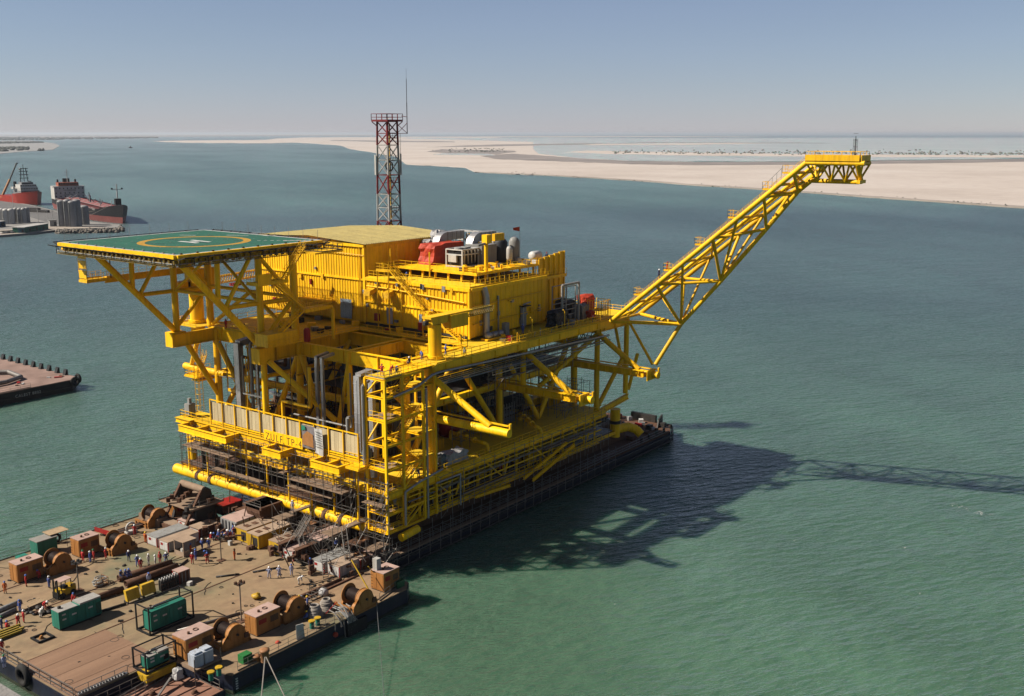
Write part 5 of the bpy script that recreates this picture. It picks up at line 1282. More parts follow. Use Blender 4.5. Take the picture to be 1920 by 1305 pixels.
def cbox(name,label,cat,px,py,lx,ly,h,body,roof,kind="plain",group=None):
    p = P4(px,py); t = thing(name,label,cat,(p.x,p.y,D0),group); x0,y0,z = p.x,p.y,D0
    MB().bx(x0,x0+lx,y0,y0+ly,z+.12,z+h-.05).build("body",body,t); MB().bx(x0-.03,x0+lx+.03,y0-.03,y0+ly+.03,z+h-.05,z+h+.05).build("roof",roof,t)
    for k in range(2): MB().bx(x0+.1,x0+lx-.1,y0+.2+k*(ly-.7),y0+.5+k*(ly-.7),z,z+.12).build("skid",DGREY,t)
    if kind == "gen":
        MB().bx(x0-.03,x0,y0+.25,y0+ly*.5,z+.4,z+h-.4).build("grille",DGREY,t)
        for k in range(3): MB().bx(x0+.5+k*lx*.3,x0+.5+k*lx*.3+lx*.18,y0-.03,y0,z+.4,z+h-.35).build("door",body,t)
        MB().bx(x0+lx*.78,x0+lx*.95,y0-.035,y0-.0,z+.5,z+h-.4).build("louvre",BLACK,t)
        for k in range(2): MB().bx(x0+.8+k*1.5,x0+1.6+k*1.5,y0+ly*.35,y0+ly*.7,z+h+.05,z+h+.12).build("roof_hatch",RUST,t)
        MB().lathe((x0+lx*.75,y0+ly*.5,z+h),[(.12,0),(.12,.5),(.16,.55)],8).build("exhaust",RUST,t)
    elif kind == "white":
        for xa in (x0-.02,x0+lx-.1):
            for ya in (y0-.02,y0+ly-.1): MB().bx(xa,xa+.12,ya,ya+.12,z,z+h).build("corner_post",RED,t)
        MB().bx(x0-.03,x0,y0+.2,y0+ly-.2,z+.25,z+h-.2).build("door",WHITE,t); MB().bx(x0-.045,x0-.03,y0+ly*.55,y0+ly*.8,z+h*.55,z+h*.8).build("sign_patch",RED,t)
        for k in range(3): MB().bx(x0+.4+k*lx/3,x0+.5+k*lx/3,y0-.03,y0,z+.15,z+h-.1).build("rib",GREYP,t)
    return t
cbox("generator_set","yellow generator with dusty roof, the left one by the crowd of workers","generator",464,1020,5.5,2.7,2.1,GENY,TANT,"gen","yellow generators")
cbox("generator_set","yellow generator with dusty roof, middle one of the three","generator",485.5,1031,6.4,2.6,2.1,GENY,TANT,"gen","yellow generators")
cbox("generator_set","yellow generator with dusty roof, right one beside the white red edged box","generator",526,1044,4.6,2.5,2.0,GENY,TANT,"gen","yellow generators")
cbox("container","low white container with red corners left of the open cage box","container",295,1027,5.6,2.5,1.5,WHITE,GREYP,"white","white low containers")
cbox("container","low white container with red corners just behind the open cage box","container",316,1036,5.4,2.2,1.5,WHITE,TANT,"white","white low containers")
cbox("container","low container with a red roof under the rusty fairlead gantry","container",352,996,3.4,2.4,1.4,RUST,TARPR if False else PINKT,"white")
cbox("container","tan roofed low container behind the workers' crowd","container",374,1009,3.6,2.4,1.4,RUST,TANT,"white")
cbox("container","low white container with red corners next to the right yellow generator","container",550,1053,4.4,2.3,1.5,WHITE,PINKT,"white","white low containers")
cbox("container","low white container with red corners where a worker kneels on top","container",608,1075,5.4,2.4,1.5,WHITE,GREYP,"white","white low containers")
cbox("container","low white container with red corners closest to the near winch","container",637,1084,5.0,2.4,1.6,WHITE,TANT,"white","white low containers")
cbox("container","dark side rusty topped box behind the scaffold stair","container",601,1046,5.4,3.0,2.6,DGREY,PINKT)
cbox("container","rusty box with red edge at the right under the stair tower","container",676,1069,4.2,2.4,1.5,RUST,PINKT,"white")
og = thing("cage_box","open sided box stall with tan roof and clutter inside","stall",tuple(P4(345,1045)))
p = P4(345,1045); x0,y0 = p.x,p.y
m = MB()
for a in (0,2.1):
    for b in (0,2.1): m.bar((x0+a,y0+b,D0),(x0+a,y0+b,D0+2.2),.12,.12,(1,0,0))
m.bx(x0,x0+2.1,y0-.03,y0+.03,D0,D0+.8); m.bx(x0-.03,x0+.03,y0,y0+2.1,D0,D0+.7); m.build("frame",TANT,og)
MB().bx(x0-.1,x0+2.25,y0-.1,y0+2.25,D0+2.2,D0+2.28).build("roof",TANT,og); MB().bx(x0+.05,x0+2.1,y0+.05,y0+.09,D0+.9,D0+2.15).build("side_panel",GREYP,og)
for k in range(5): MB().box((x0+.4+.33*k,y0+.9+.2*(k%3),D0+.5),(.3,.5,.9)).build("bundle",[WHITE,GREYP,DGREY][k%3],og)

# green generators
def genset(label,px,py,lx,ly,h,fr=False,small=False,z=D0):
    p = at(px,py,z=z); t = thing("generator_set",label,"generator",(p.x,p.y,z)); x0,y0 = p.x,p.y
    MB().bx(x0,x0+lx,y0,y0+ly,z+.25,z+h-.08).build("body",GENG,t)
    if fr and not small:
        MB().bx(x0+.1,x0+lx-.1,y0+.05,y0+ly-.05,z+h-.08,z+h+.06).build("roof",GENG,t)
    else:
        MB().bx(x0,x0+lx*.45,y0,y0+ly,z+h-.08,z+h).build("roof",GENT,t); MB().bx(x0+lx*.5,x0+lx,y0,y0+ly,z+h-.08,z+h+.12).build("roof",GENT,t)
    MB().bx(x0+.1,x0+lx-.1,y0+.1,y0+ly-.1,z,z+.25).build("base_frame",BLACK,t)
    n = max(3,int(lx/1.1))
    for k in range(n): MB().bx(x0+.12+k*lx/n,x0+lx/n-.06+k*lx/n,y0-.035,y0,z+.4,z+h-.25).build("side_door",GENG,t)
    m = MB()
    for k in range(9): m.bx(x0+lx-.75,x0+lx-.1,y0-.05,y0-.03,z+.5+k*(h-1)/9,z+.58+k*(h-1)/9)
    m.build("louvre",BLACK,t)
    for k,(a,b) in enumerate(((.4,.75),(.42,.5),(1.7,.6),(3.9,.62))):
        if a < lx-.8: MB().bx(x0+a,x0+a+(.5 if k < 2 else .6),y0-.06,y0-.04,z+h*b,z+h*b+.2).build("label_plate",WHITE,t)
    MB().lathe((x0+.7,y0+ly*.6,z+h),[(.22,0),(.22,.25),(.1,.3)],10).build("exhaust",DGREY,t)
    if fr:
        m = MB(); e = .55; hh = h+1.0
        for a in (-e,lx+e):
            for b in (-e,ly+e): m.bar((x0+a,y0+b,z),(x0+a,y0+b,z+hh),.16,.16,(1,0,0))
        for b in (-e,ly+e): m.bar((x0-e,y0+b,z+hh-.1),(x0+lx+e,y0+b,z+hh-.1),.13,.13); m.bar((x0-e,y0+b,z+.1),(x0+lx+e,y0+b,z+.1),.2,.2)
        for a in (-e,lx+e): m.bar((x0+a,y0-e,z+hh-.1),(x0+a,y0+ly+e,z+hh-.1),.13,.13); m.bar((x0+a,y0-e,z+.1),(x0+a,y0+ly+e,z+.1),.2,.2)
        m.build("lifting_frame",BLACK,t)
        MB().path([(x0+.6,y0+ly*.5,z+h),(x0+1.0,y0+ly*.5,z+h+.35),(x0+lx*.55,y0+ly*.5,z+h+.3)],.09,6).build("exhaust_pipe",GALV,t)
    return t
genset("large green generator with a pale roof standing free on the deck",112.6,1184,5.7,1.7,2.5)
genset("large green generator inside a black lifting frame",284,1187,5.2,1.6,2.6,True)
genset("small green generator on the yellow ledge at the barge's near edge",277,1258,2.9,1.3,1.6,True,True)
p = P4(277,1258); lg = MB().bx(p.x-.8,p.x+4.2,p.y-.9,p.y+2.0,D0-.9,D0-.05); tag(lg.build("ledge_platform",GENY),"dirty yellow ledge under the small green generator","platform")

# forklift
fk = local("forklift","yellow and black forklift with a pale roof parked on the deck","forklift",tuple(P4(121,1117)),None,0.15)
MB().bx(-.9,1.3,-.65,.65,.35,1.15).build("body",GENY,fk); MB().bx(.7,1.4,-.62,.62,.45,1.35).build("counterweight",GENY,fk); MB().bx(-.35,.35,-.4,.4,1.15,1.5).build("seat",BLACK,fk)
for x in (-.85,.75):
    for y in (-.6,.6): MB().bar((x,y,1.1),(x*.9,y*.92,2.35),.1,.1).build("roof_post",BLACK,fk)
MB().bx(-.95,.85,-.68,.68,2.35,2.43).build("roof",PINKT,fk)
for y in (-.35,.35): MB().bx(-1.35,-1.18,y-.08,y+.08,.15,2.7).build("mast_rail",BLACK,fk); MB().bx(-2.4,-1.3,y-.07,y+.07,.1,.17).build("fork",DGREY,fk)
MB().bx(-1.38,-1.3,-.55,.55,.15,1.0).build("carriage",BLACK,fk)
for x in (-.75,.85):
    for y in (-.62,.62): MB().tube((x,y-.14,.4),(x,y+.14,.4),.4,16).build("wheel",RUBBER,fk)

# lamp posts
def lamp(label,px,py,h,box=False):
    p = P4(px,py); t = thing("lamp_post",label,"lamp post",tuple(p),"floodlight posts on the barge deck")
    MB().tube(p,p+V((0,0,h)),.08,8).build("post",TUBEM,t); MB().bx(p.x-.5,p.x+.5,p.y-.5,p.y+.5,D0,D0+.1).build("foot",RUST,t)
    MB().bx(p.x-.55,p.x+.55,p.y-.45,p.y+.45,D0+h,D0+h+.06).build("top_plate",DGREY,t)
    for a in (-.4,.4):
        for b in (-.3,.3): MB().box((p.x+a,p.y+b,D0+h+.2),(.36,.24,.28),.4).build("floodlight",DGREY if not box else RUST,t)
    return t
lamp("floodlight post beside the forklift",148,1107,3.9); lamp("floodlight post standing near the crowd of workers",415,1051,3.4); lamp("floodlight post behind the near rail power pack",453,1165,5.0,True)

# pipes lying on the deck
def deck_pipe(label,a,b,r,mat=RUST,open_=True,z=None):
    a, b = P4(*a), P4(*b); zz = V((0,0,r+.02+(z or 0)))
    t = thing("steel_pipe",label,"pipe",tuple((a+b)/2)); d = (b-a).normalized(); n = 18; u = V((-d.y,d.x,0)); P = []
    for c, rr in ((a,r),(b,r),(a,r*.88),(b,r*.88)):
        for i in range(n): q = 2*math.pi*i/n; P.append(c+zz+u*(rr*math.cos(q))+V((0,0,rr*math.sin(q))))
    F = [(i,(i+1)%n,n+(i+1)%n,n+i) for i in range(n)]+[(2*n+i,3*n+i,3*n+(i+1)%n,2*n+(i+1)%n) for i in range(n)]+[(i,2*n+i,2*n+(i+1)%n,(i+1)%n) for i in range(n)]+[(n+i,n+(i+1)%n,3*n+(i+1)%n,3*n+i) for i in range(n)]
    MB().add(P,F,True).build("tube",mat,t)
    m = MB()
    for k in (.2,.8): c = a+(b-a)*k; m.bar(c-u*(r*1.2)+V((0,0,.08)),c+u*(r*1.2)+V((0,0,.08)),.16,.16)
    m.build("chock",WOOD,t); return t
deck_pipe("rusty large pipe where three blue workers sit","" or (222,1091),(322,1061),.48); deck_pipe("second rusty large pipe lying nearer the camera",(236,1102),(333,1068),.5)
deck_pipe("long dark rusty pipe behind the free standing green generator",(150,1136),(231,1110),.42); deck_pipe("thin dark pipe on the deck right of the free standing green generator",(178,1152),(236,1134),.16,DGREY)
deck_pipe("grey pipe at the left edge of the deck, upper of two",(-25,1158),(40,1133),.34,GREYP); deck_pipe("grey pipe at the left edge of the deck, lower of two",(-25,1170),(30,1146),.26,GREYP)
deck_pipe("dark pipe piece on the deck left of the pale blue workers",(405,1083),(449,1078),.12,DGREY); deck_pipe("dark pipe piece on the deck behind the pale blue workers",(474,1074),(520,1066),.12,DGREY)
deck_pipe("long rusty pipe along the deck behind the right winch",(560,1122),(640,1088),.2); deck_pipe("pale steel pipe on the deck beside the near rail",(330,1186),(450,1152),.16,TUBEM)
deck_pipe("dark pipe angling past the upper end of the large pipes",(333,1066),(352,1051),.14,DGREY)
# yellow skip panels, gas bottle rack, hose bundle, frames, cargo
for lb_, px, py in (("left one of two leaning yellow crates near the framed green generator",240,1133),("right one of two leaning yellow crates near the framed green generator",270,1122)):
    p = P4(px,py); t = thing("crate",lb_,"crate",tuple(p),"yellow crates on the deck")
    MB().poly3([(p.x,p.y,D0+.3),(p.x+1.9,p.y,D0+.3),(p.x+1.9,p.y+.35,D0+1.7),(p.x,p.y+.35,D0+1.7)],(0,.5,0)).build("shell",GENY,t)
    for k in (0,1.7): MB().bx(p.x+k,p.x+k+.15,p.y,p.y+.9,D0,D0+.3).build("foot",DGREY,t)
gr_ = thing("gas_bottle_rack","rack of dark gas bottles with white caps beside the large pipes","gas bottles",tuple(P4(312,1106)))
a = P4(304,1108)
for i in range(7):
    for j in range(2):
        x, y = a.x+i*.42, a.y+j*.42; b_ = MB().lathe((x,y,D0+.05),[(.17,0),(.18,.05),(.18,1.25),(.08,1.42)],10).build("gas_bottle",DGREY,gr_); MB().lathe((x,y,D0+1.45),[(.1,0),(.1,.2),(.03,.24)],8).build("cap",WHITE,gr_ )
MB().rail([(a.x-.3,a.y-.3,D0),(a.x+2.9,a.y-.3,D0),(a.x+2.9,a.y+.8,D0)],1.0,1.0,.03).build("rack_frame",RUST,gr_)
ac = cbox("compressor","orange rusty compressor box at the end of the gas bottle rack","compressor",337,1096,1.7,1.5,1.7,RUST,PINKT,"white")
tag(MB().box(P4(356,1097)+V((0,0,.25)),(.7,.5,.5),.3).build("white_crate",WHITE),"small white crate right of the compressor","crate")
hb_ = thing("hose_bundle","tangle of hoses and cables in a small frame on the deck","hose bundle",tuple(P4(186,1096)))
rr = random.Random(4); c = P4(186,1096); m = MB()
for k in range(7): m.torus((c.x+rr.uniform(-.5,.5),c.y+rr.uniform(-.4,.4),D0+.2+k*.11),rr.uniform(.5,.85),.07,'z',14,5)
m.build("hose",GREYP,hb_); MB().rail([(c.x-.9,c.y-.8,D0),(c.x+.9,c.y-.8,D0),(c.x+.9,c.y+.8,D0)],1.0,.9,.04).build("frame",ORGL,hb_)
ts = thing("timber_stack","stack of pale timber planks by the left edge workers","timber",tuple(P4(62,1140)))
c = P4(56,1138)
for k in range(6):
    for j in range(2): MB().box((c.x+.2,c.y+k*.26-.6,D0+.12+j*.2),(3.2,.22,.16),.12).build("plank",WOOD,ts)
rb = thing("scrap_heap","heap of dark scrap and rope beside the timber stack","scrap",tuple(P4(70,1150)))
for k in range(16): MB().ball(P4(58+rr.uniform(-8,40),1150+rr.uniform(-10,6))+V((0,0,.15)),rr.uniform(.25,.5),7,5,(1,1,.6),.3).build("lump",[DGREY,RUST,BLACK][k%3],rb)
yb = thing("steel_bundle","bundle of dirty yellow steel sections at the left edge","steel bundle",tuple(P4(20,1195)))
c = P4(-5,1197)
for k in range(7): MB().ibeam((c.x-1.5,c.y+k*.3-.9,D0+.25+.12*(k%2)),(c.x+2.6+.3*(k%3),c.y+k*.3-.9,D0+.25+.12*(k%2)),.22,.3,.04).build("section",paint("dirty_yellow_%d" % k,(.42,.30,.04),.6,dirt=.6),yb)
hc = thing("hatch_frame","square black hatch frame with an orange valve on the green deck","hatch",tuple(P4(80,1197)))
c = P4(80,1197); m = MB()
for s in (-1,1): m.bx(c.x-1,c.x+1,c.y+s*.9-.1,c.y+s*.9+.1,D0,D0+.25); m.bx(c.x+s*.9-.1,c.x+s*.9+.1,c.y-1,c.y+1,D0+.01,D0+.26)
m.build("coaming",BLACK,hc); MB().lathe((c.x-.1,c.y+.1,D0),[(.25,0),(.3,.1),(.12,.4)],10).build("valve",ORG,hc)
pw = thing("wrapped_tanks","plastic wrapped pale bundle beside a power pack on a plank platform","covered load",tuple(P4(366,1252)))
for k in range(2):
    c = P4(352,1249)+V((.25+k*1.35,-1.3,0)); mb_ = MB(); mb_.prism([(c.x-.62,c.y-.6),(c.x-.5,c.y-.72),(c.x+.5,c.y-.72),(c.x+.62,c.y-.6),(c.x+.62,c.y+.6),(c.x-.62,c.y+.6)],D0+.5,D0+1.95); mb_.prism([(c.x-.5,c.y-.5),(c.x+.5,c.y-.5),(c.x+.5,c.y+.5),(c.x-.5,c.y+.5)],D0+1.95,D0+2.15); mb_.build("bundle",paint("bluish_plastic_wrap_%d" % k,(.62,.68,.78),.25,dirt=.1,scale=2,bump=.9),pw)
c = P4(352,1249); MB().bx(c.x-.8,c.x+3.0,c.y-2.4,c.y-.15,D0+.35,D0+.5).build("plank_platform",PLANK,pw)
for a in (-.7,2.9): MB().tube((c.x+a,c.y-2.3,D0-2),(c.x+a,c.y-2.3,D0+1.8),.05,5).build("scaffold_tube",TUBEM,pw)
MB().bx(c.x-.85,c.x-.8,c.y-2.4,c.y-.15,D0+.5,D0+.9).build("toe_board",PLANK,pw)
crumple("white_sack","crumpled white sack hanging below the plank platform","sack",tuple(P4(333,1262)+V((0,0,-.6))),(.9,.9,1.1),TARPW,41,.35,3)
# rope coils, net pile, bollards, boxes, buoys, white board
for lb_, px, py, h in (("big coil of pale fibre rope, left one by the near rail",591,1156,1.5),("big coil of grey fibre rope, right one by the near rail",613,1143,1.4)):
    p = P4(px,py); m = MB(); rr2 = random.Random(px)
    for k in range(13): m.torus((p.x+rr2.uniform(-.08,.08),p.y+rr2.uniform(-.08,.08),D0+.1+k*h/13),.95-.035*k+rr2.uniform(-.05,.05),.12,'z',18,6)
    tag(m.build("rope_coil",FIBRE),lb_,"rope coil","coils of fibre rope")
np_ = thing("rope_tangle","tangle of grey ropes spilling over the hull side","ropes",tuple(P4(632,1158))); rr2 = random.Random(9); c = P4(632,1156)
for k in range(16):
    a = c+V((rr2.uniform(-1.6,1.8),rr2.uniform(-.3,1.0),rr2.uniform(.4,1.8))); b = V((a.x+rr2.uniform(-.4,.4),91.0,D0+.3)); e = V((b.x+rr2.uniform(-.2,.9),90.8,D0-rr2.uniform(.3,2.4)))
    MB().path([a,(a+b)/2+V((0,0,.35)),b,e],.07,5).build("strand",[GREYP,FIBRE,TUBEM][k%3],np_)
MB().path([c+V((-1.6,.3,.9)),c+V((.4,.4,1.7))],.06,5).build("red_line",RED,np_)
for k,(px,py,mt) in enumerate(((585,1178,GENY),(596,1172,GENY),(396,1275,GENY),(411,1266,GENY))):
    p = P4(px,py); t = thing("bollard",["yellow topped green bollard left of the pair by the rope coils","yellow topped green bollard right of the pair by the rope coils","yellow topped bollard left of the pair at the bottom rail","yellow topped bollard right of the pair at the bottom rail"][k],"bollard",tuple(p),"yellow topped bollards")
    MB().tube(p,p+V((0,0,.9)),.28,12).build("post",GENG,t); MB().tube(p+V((0,0,.9)),p+V((0,0,1.05)),.42,12).build("cap",mt,t)
for k,(px,py,r,h) in enumerate(((481,1238,.42,.6),(497,1240,.48,1.5))):
    p = P4(px,py); tag(MB().lathe(p,[(r,0),(r,h*.8),(r*1.25,h*.85),(r*1.25,h),(r*.5,h+.05)],14).build("mooring_bollard",ORGL),["low orange mooring bollard at the hull edge","tall orange mooring bollard where the lines are made fast"][k],"bollard")
tag(MB().box(P4(460,1240)+V((0,0,.5)),(1.3,1.0,1.0)).build("green_box",paint("box_green",(.03,.22,.06),.5,dirt=.2)),"small bright green box near the mooring bollards","box")
tag(MB().box(P4(748,1100)+V((0,0,.45)),(1.4,.8,.9)).build("green_box",paint("box_green_dull",(.025,.13,.05),.5,dirt=.2)),"dull green box behind the corner power pack","box")
p = P4(556,1200); tag(MB().poly3([p,p+V((1.0,-.4,0)),p+V((.9,-.3,1.9)),p+V((0,0,1.9))],(.05,.08,0)).build("white_board",WHITE),"upright white board leaning at the near rail","board")
for lb_, px, py, z in (("red ball buoy hanging over the hull side by the ropes",629,1190,1.6),("small red ball buoy on the deck edge by the rail",521,1206,4.3)):
    p = at(px,py,y=90.9 if z < 3 else 93.2); tag(MB().ball(p,.34,12,8).build("buoy",TARPR),lb_,"buoy")
p = at(629,1190,y=90.9); tag(MB().tube(p+V((0,0,.3)),V((p.x,p.y,D0+.2)),.03,4).build("buoy_line",GREYP),"thin line holding the red ball buoy at the hull","rope")
tr = thing("trestle","low steel trestle with pale drums behind the right winch","trestle",tuple(P4(590,1125)))
c = P4(585,1128); m = MB()
for k in range(4): m.rail([(c.x+k*.9,c.y,D0),(c.x+k*.9,c.y+1.0,D0)],.9,1,.035)
m.rail([(c.x,c.y,D0),(c.x+2.7,c.y,D0)],.9,.9,.035); m.build("frame",TUBEM,tr)
tag(MB().lathe(P4(607,1117)+V((0,0,.5)),[(.2,-.5),(.5,-.45),(.5,.45),(.2,.5)],12,'y').build("cable_drum",TARPW),"pale round cable drum on the deck by the containers","drum")
tag(MB().ball(P4(482,1123)+V((0,0,.4)),.6,8,6,(1,1,.7),.35).build("cable_heap",GENY),"small yellow white heap of hoses alone on the deck","hoses")
tag(MB().box(P4(432,1022)+V((0,0,.35)),(.5,.5,.7)).build("water_cooler",WHITE),"small white cooler in front of the left yellow generator","cooler")
sm = thing("small_winch","small white wheel shaped machine beside the far rail winch","machine",tuple(P4(247,1000))); c = P4(246,1000)
MB().torus((c.x,c.y,D0+.95),.75,.18,'y',18,6).build("wheel",WHITE,sm); MB().bx(c.x-.9,c.x+.9,c.y-.4,c.y+.4,D0,D0+.5).build("base",WHITE,sm)
gh = thing("control_cabin","small green cabin with a flat pale roof behind the left winch","cabin",tuple(P4(75,1043))); c = P4(72,1046)
MB().bx(c.x,c.x+3,c.y,c.y+2,D0,D0+2.3).build("body",GENG,gh); MB().bx(c.x-.1,c.x+3.1,c.y-.1,c.y+2.1,D0+2.3,D0+2.42).build("roof",GENT,gh); MB().bx(c.x-.03,c.x,c.y+.3,c.y+1.2,D0+.2,D0+2.0).build("door",GENG,gh)
cp = thing("canopy","flat tan canopy on thin posts at the far rail","canopy",tuple(P4(102,1030))); c = P4(98,1034)
for a in (0,2.4):
    for b in (0,1.6): MB().tube((c.x+a,c.y+b,D0),(c.x+a,c.y+b,D0+2.6),.04,5).build("post",TUBEM,cp)
MB().bx(c.x-.3,c.x+2.7,c.y-.3,c.y+1.9,D0+2.6,D0+2.68).build("roof",WOOD,cp)
tag(MB().torus(V((at(126,1015,z=D0+1).x,144.0,D0+.8)),.55,.2,'y',16,7).build("tyre_fender",RUBBER),"black tyre hung on the far rail between canopy and power pack","tyre")
tag(MB().box(P4(42,1056)+V((0,0,.6)),(1.4,1.0,1.2)).build("green_locker",GENG),"small green locker behind the leftmost power pack","locker")
# rusty fairlead gantry
fg = thing("fairlead_gantry","rusty fairlead gantry with a big horizontal roller on raking legs","gantry",(95,135,D0))
MB().bx(90.6,97.8,130.8,139.8,D0,D0+.7).build("base",RUST,fg); MB().bx(90.9,92.4,131.2,139.4,D0+.7,D0+.9).build("step_plate",TANT,fg)
for y in (132.3,137.6):
    MB().poly3([(93.2,y,D0+.7),(97.6,y,D0+.7),(96.6,y,D0+5.6),(95.6,y,D0+6.3),(94.9,y,D0+5.4)],(0,.5,0)).build("side_plate",DGREY,fg)
    MB().bar((91.6,y+.2,D0+.7),(95.0,y+.2,D0+5.8),.42,.3).build("leg",RUST,fg)
MB().tube((95.5,132.4,D0+5.7),(95.5,138.1,D0+5.7),.55,16).build("roller",PLANK,fg)
MB().bx(91.9,98.0,131.0,139.2,D0+3.5,D0+3.62).build("plank_deck",PLANK,fg); MB().rail([(91.9,131,D0+3.6),(98,131,D0+3.6),(98,139.2,D0+3.6),(91.9,139.2,D0+3.6)],1.0,1.5,.03).build("railing",TUBEM,fg)
MB().bx(90.2,92,137.4,142.4,D0,D0+1.3).build("wing_plate",PLANK,fg)
for k in range(16): MB().box((91.5+.4*k,131.5+.75*((k*7)%10),D0+3.9+.3*(k%3)),(.5,.6,.7),k).build("machinery",[DGREY,RUST,RUST][k%3],fg)
for k in range(6): MB().box((93+.7*k,134+.9*(k%3),D0+1.3),(.8,.9,1.2),k).build("machinery",[DGREY,RUST,GREYP][k%3],fg)
for k in range(8): MB().bx(83+k*.9,86+k*.9,139.5+.45*(k%4),139.8+.45*(k%4),D0+.05+.2*(k//4),D0+.25+.2*(k//4)).build("beam_offcut",[RUST,DGREY][k%2],fg)
# launchway blocks between barges under the bumper pipe
sk = thing("skid_block","big grey ribbed skidway block in front of the bumper pipe","skidway",(99,127,D0))
MB().bx(95.2,104,124.6,128.4,D0,D0+2.2).build("block",GREYP,sk)
for k in range(5): MB().bx(95.05,95.2,124.7+k*.78,125.1+k*.78,D0+.1,D0+2.1).build("rib",GREYP,sk)
MB().bx(94.0,95.1,124.8,127.6,D0,D0+.35).build("toe",TANT,sk); MB().bx(95.3,104,124.7,128.3,D0+2.2,D0+2.3).build("top_plate",PINKT,sk)
rk2 = thing("rocker_arm","dark brown rusty cantilever structure under the middle of the bumper pipe","skidway",(104,124,D0))
MB().poly3([(99.5,123,D0),(107,123,D0),(107,123,8.0),(98.4,123,8.0),(98.4,123,7.0)],(0,3.2,0)).build("web",RUST,rk2); MB().bx(98.4,107,122.6,127,7.6,8.0).build("cap_plate",RUST,rk2); MB().rail([(98.5,122.8,8.0),(98.5,126.8,8.0)],1.0,1.3,.03).build("railing",TUBEM,rk2)
cbox("container","red roofed low box behind the fairlead gantry","container",418,968,4,3,1.6,RUST,RED)
for k, y in enumerate((113.0, 109.4)):
    t = thing("skid_way",["rusty skidway track in front of the scaffold stair, left of two","rusty skidway track in front of the scaffold stair, right of two"][k],"skidway",(98,y,D0)); MB().ibeam((93.5,y,D0+1.6),(108,y,D0+1.6),.9,1.3,.12,10).build("track",RUST,t); MB().bx(94,108,y-.6,y+.6,D0,D0+.95).build("bed",DGREY,t)
# mooring lines and hanging wires
def line(label,a,b,r=.05,mat=None,sag=0.0):
    a, b = V(a), V(b); pts = [a+(b-a)*(i/8)-V((0,0,sag*4*(i/8)*(1-i/8))) for i in range(9)]
    return tag(MB().path(pts,r,5).build("mooring_line",mat or FIBRE),label,"rope")
line("left pale mooring line from the tall bollard to the bottom edge",at(497,1232,z=D0+1.2),at(488,1330,z=SEA),.07); line("right pale mooring line from the tall bollard to the bottom edge",at(499,1232,z=D0+1.2),at(545,1330,z=SEA),.07)
line("thin steel line hanging from the barge corner down to the water",at(706,1130,y=90.9),at(722,1330,z=SEA),.05,GALV)
line("long thin line rising from the shaded water beside the platform",at(900,1040,y=96),at(891,1330,z=SEA),.05,GALV)
line("long thin wire stretching to the left from the far rail",V((56,144.2,D0+4)),V((98,144.0,D0+4.6)),.03,DGREY,.5)
for px in (360,378): line("%s wire hanging from the bumper pipe's left part" % ("double" if px == 360 else "single"),at(px,890,y=146),at(px-1,935,y=146),.05,DGREY)
jb = thing("jib_pole","yellow pole stay slanting over the right winch","pole",tuple(P4(704,1130))); MB().tube(at(659,1050,y=96.5),P4(704,1128),.1,8).build("pole",GENY,jb); MB().tube(at(690,1062,y=95),P4(726,1100),.06,6).build("stay",GENY,jb)

rr = random.Random(61); m = MB()
for k in range(260):
    x, y = rr.uniform(56,97), rr.uniform(101,143)
    if rr.random() < .45: y = rr.choice((rr.uniform(136,143.5), rr.uniform(101,104))); x = rr.uniform(66,97)
    q = rr.random(); s_ = rr.uniform(.06,.28)
    if q < .5: m.box((x,y,D0+s_*.4),(s_*rr.uniform(1,3),s_,s_*.8),rr.uniform(0,3))
    elif q < .75: m.torus((x,y,D0+.06),rr.uniform(.2,.5),.04,'z',10,4)
    else:
        a_ = rr.uniform(0,6.3); pts = [V((x,y,D0+.04))]
        for j in range(6): a_ += rr.uniform(-.6,.6); pts.append(pts[-1]+V((.7*math.cos(a_),.7*math.sin(a_),0)))
        m.path(pts,.035,4)
o = m.build("deck_debris",DGREY,None,"stuff"); o["label"] = "small debris, hoses and cable loops strewn on the barge deck"
rr = random.Random(62); m = MB()
for k in range(110):
    x, y = rr.uniform(92,103.5), rr.uniform(100,136); z = D0+rr.uniform(0,1.6)
    m.box((x,y,z),(rr.uniform(.3,1.6),rr.uniform(.2,.8),rr.uniform(.2,.8)),rr.uniform(0,3))
    if k % 3 == 0: m.tube((x,y,D0),(x+rr.uniform(-1,1),y+rr.uniform(-1,1),D0+rr.uniform(1.5,4)),.08,5)
o = m.build("scrap_clutter",RUST,None,"stuff"); o["label"] = "rusty clutter heaped between the low containers and the bumper pipe"

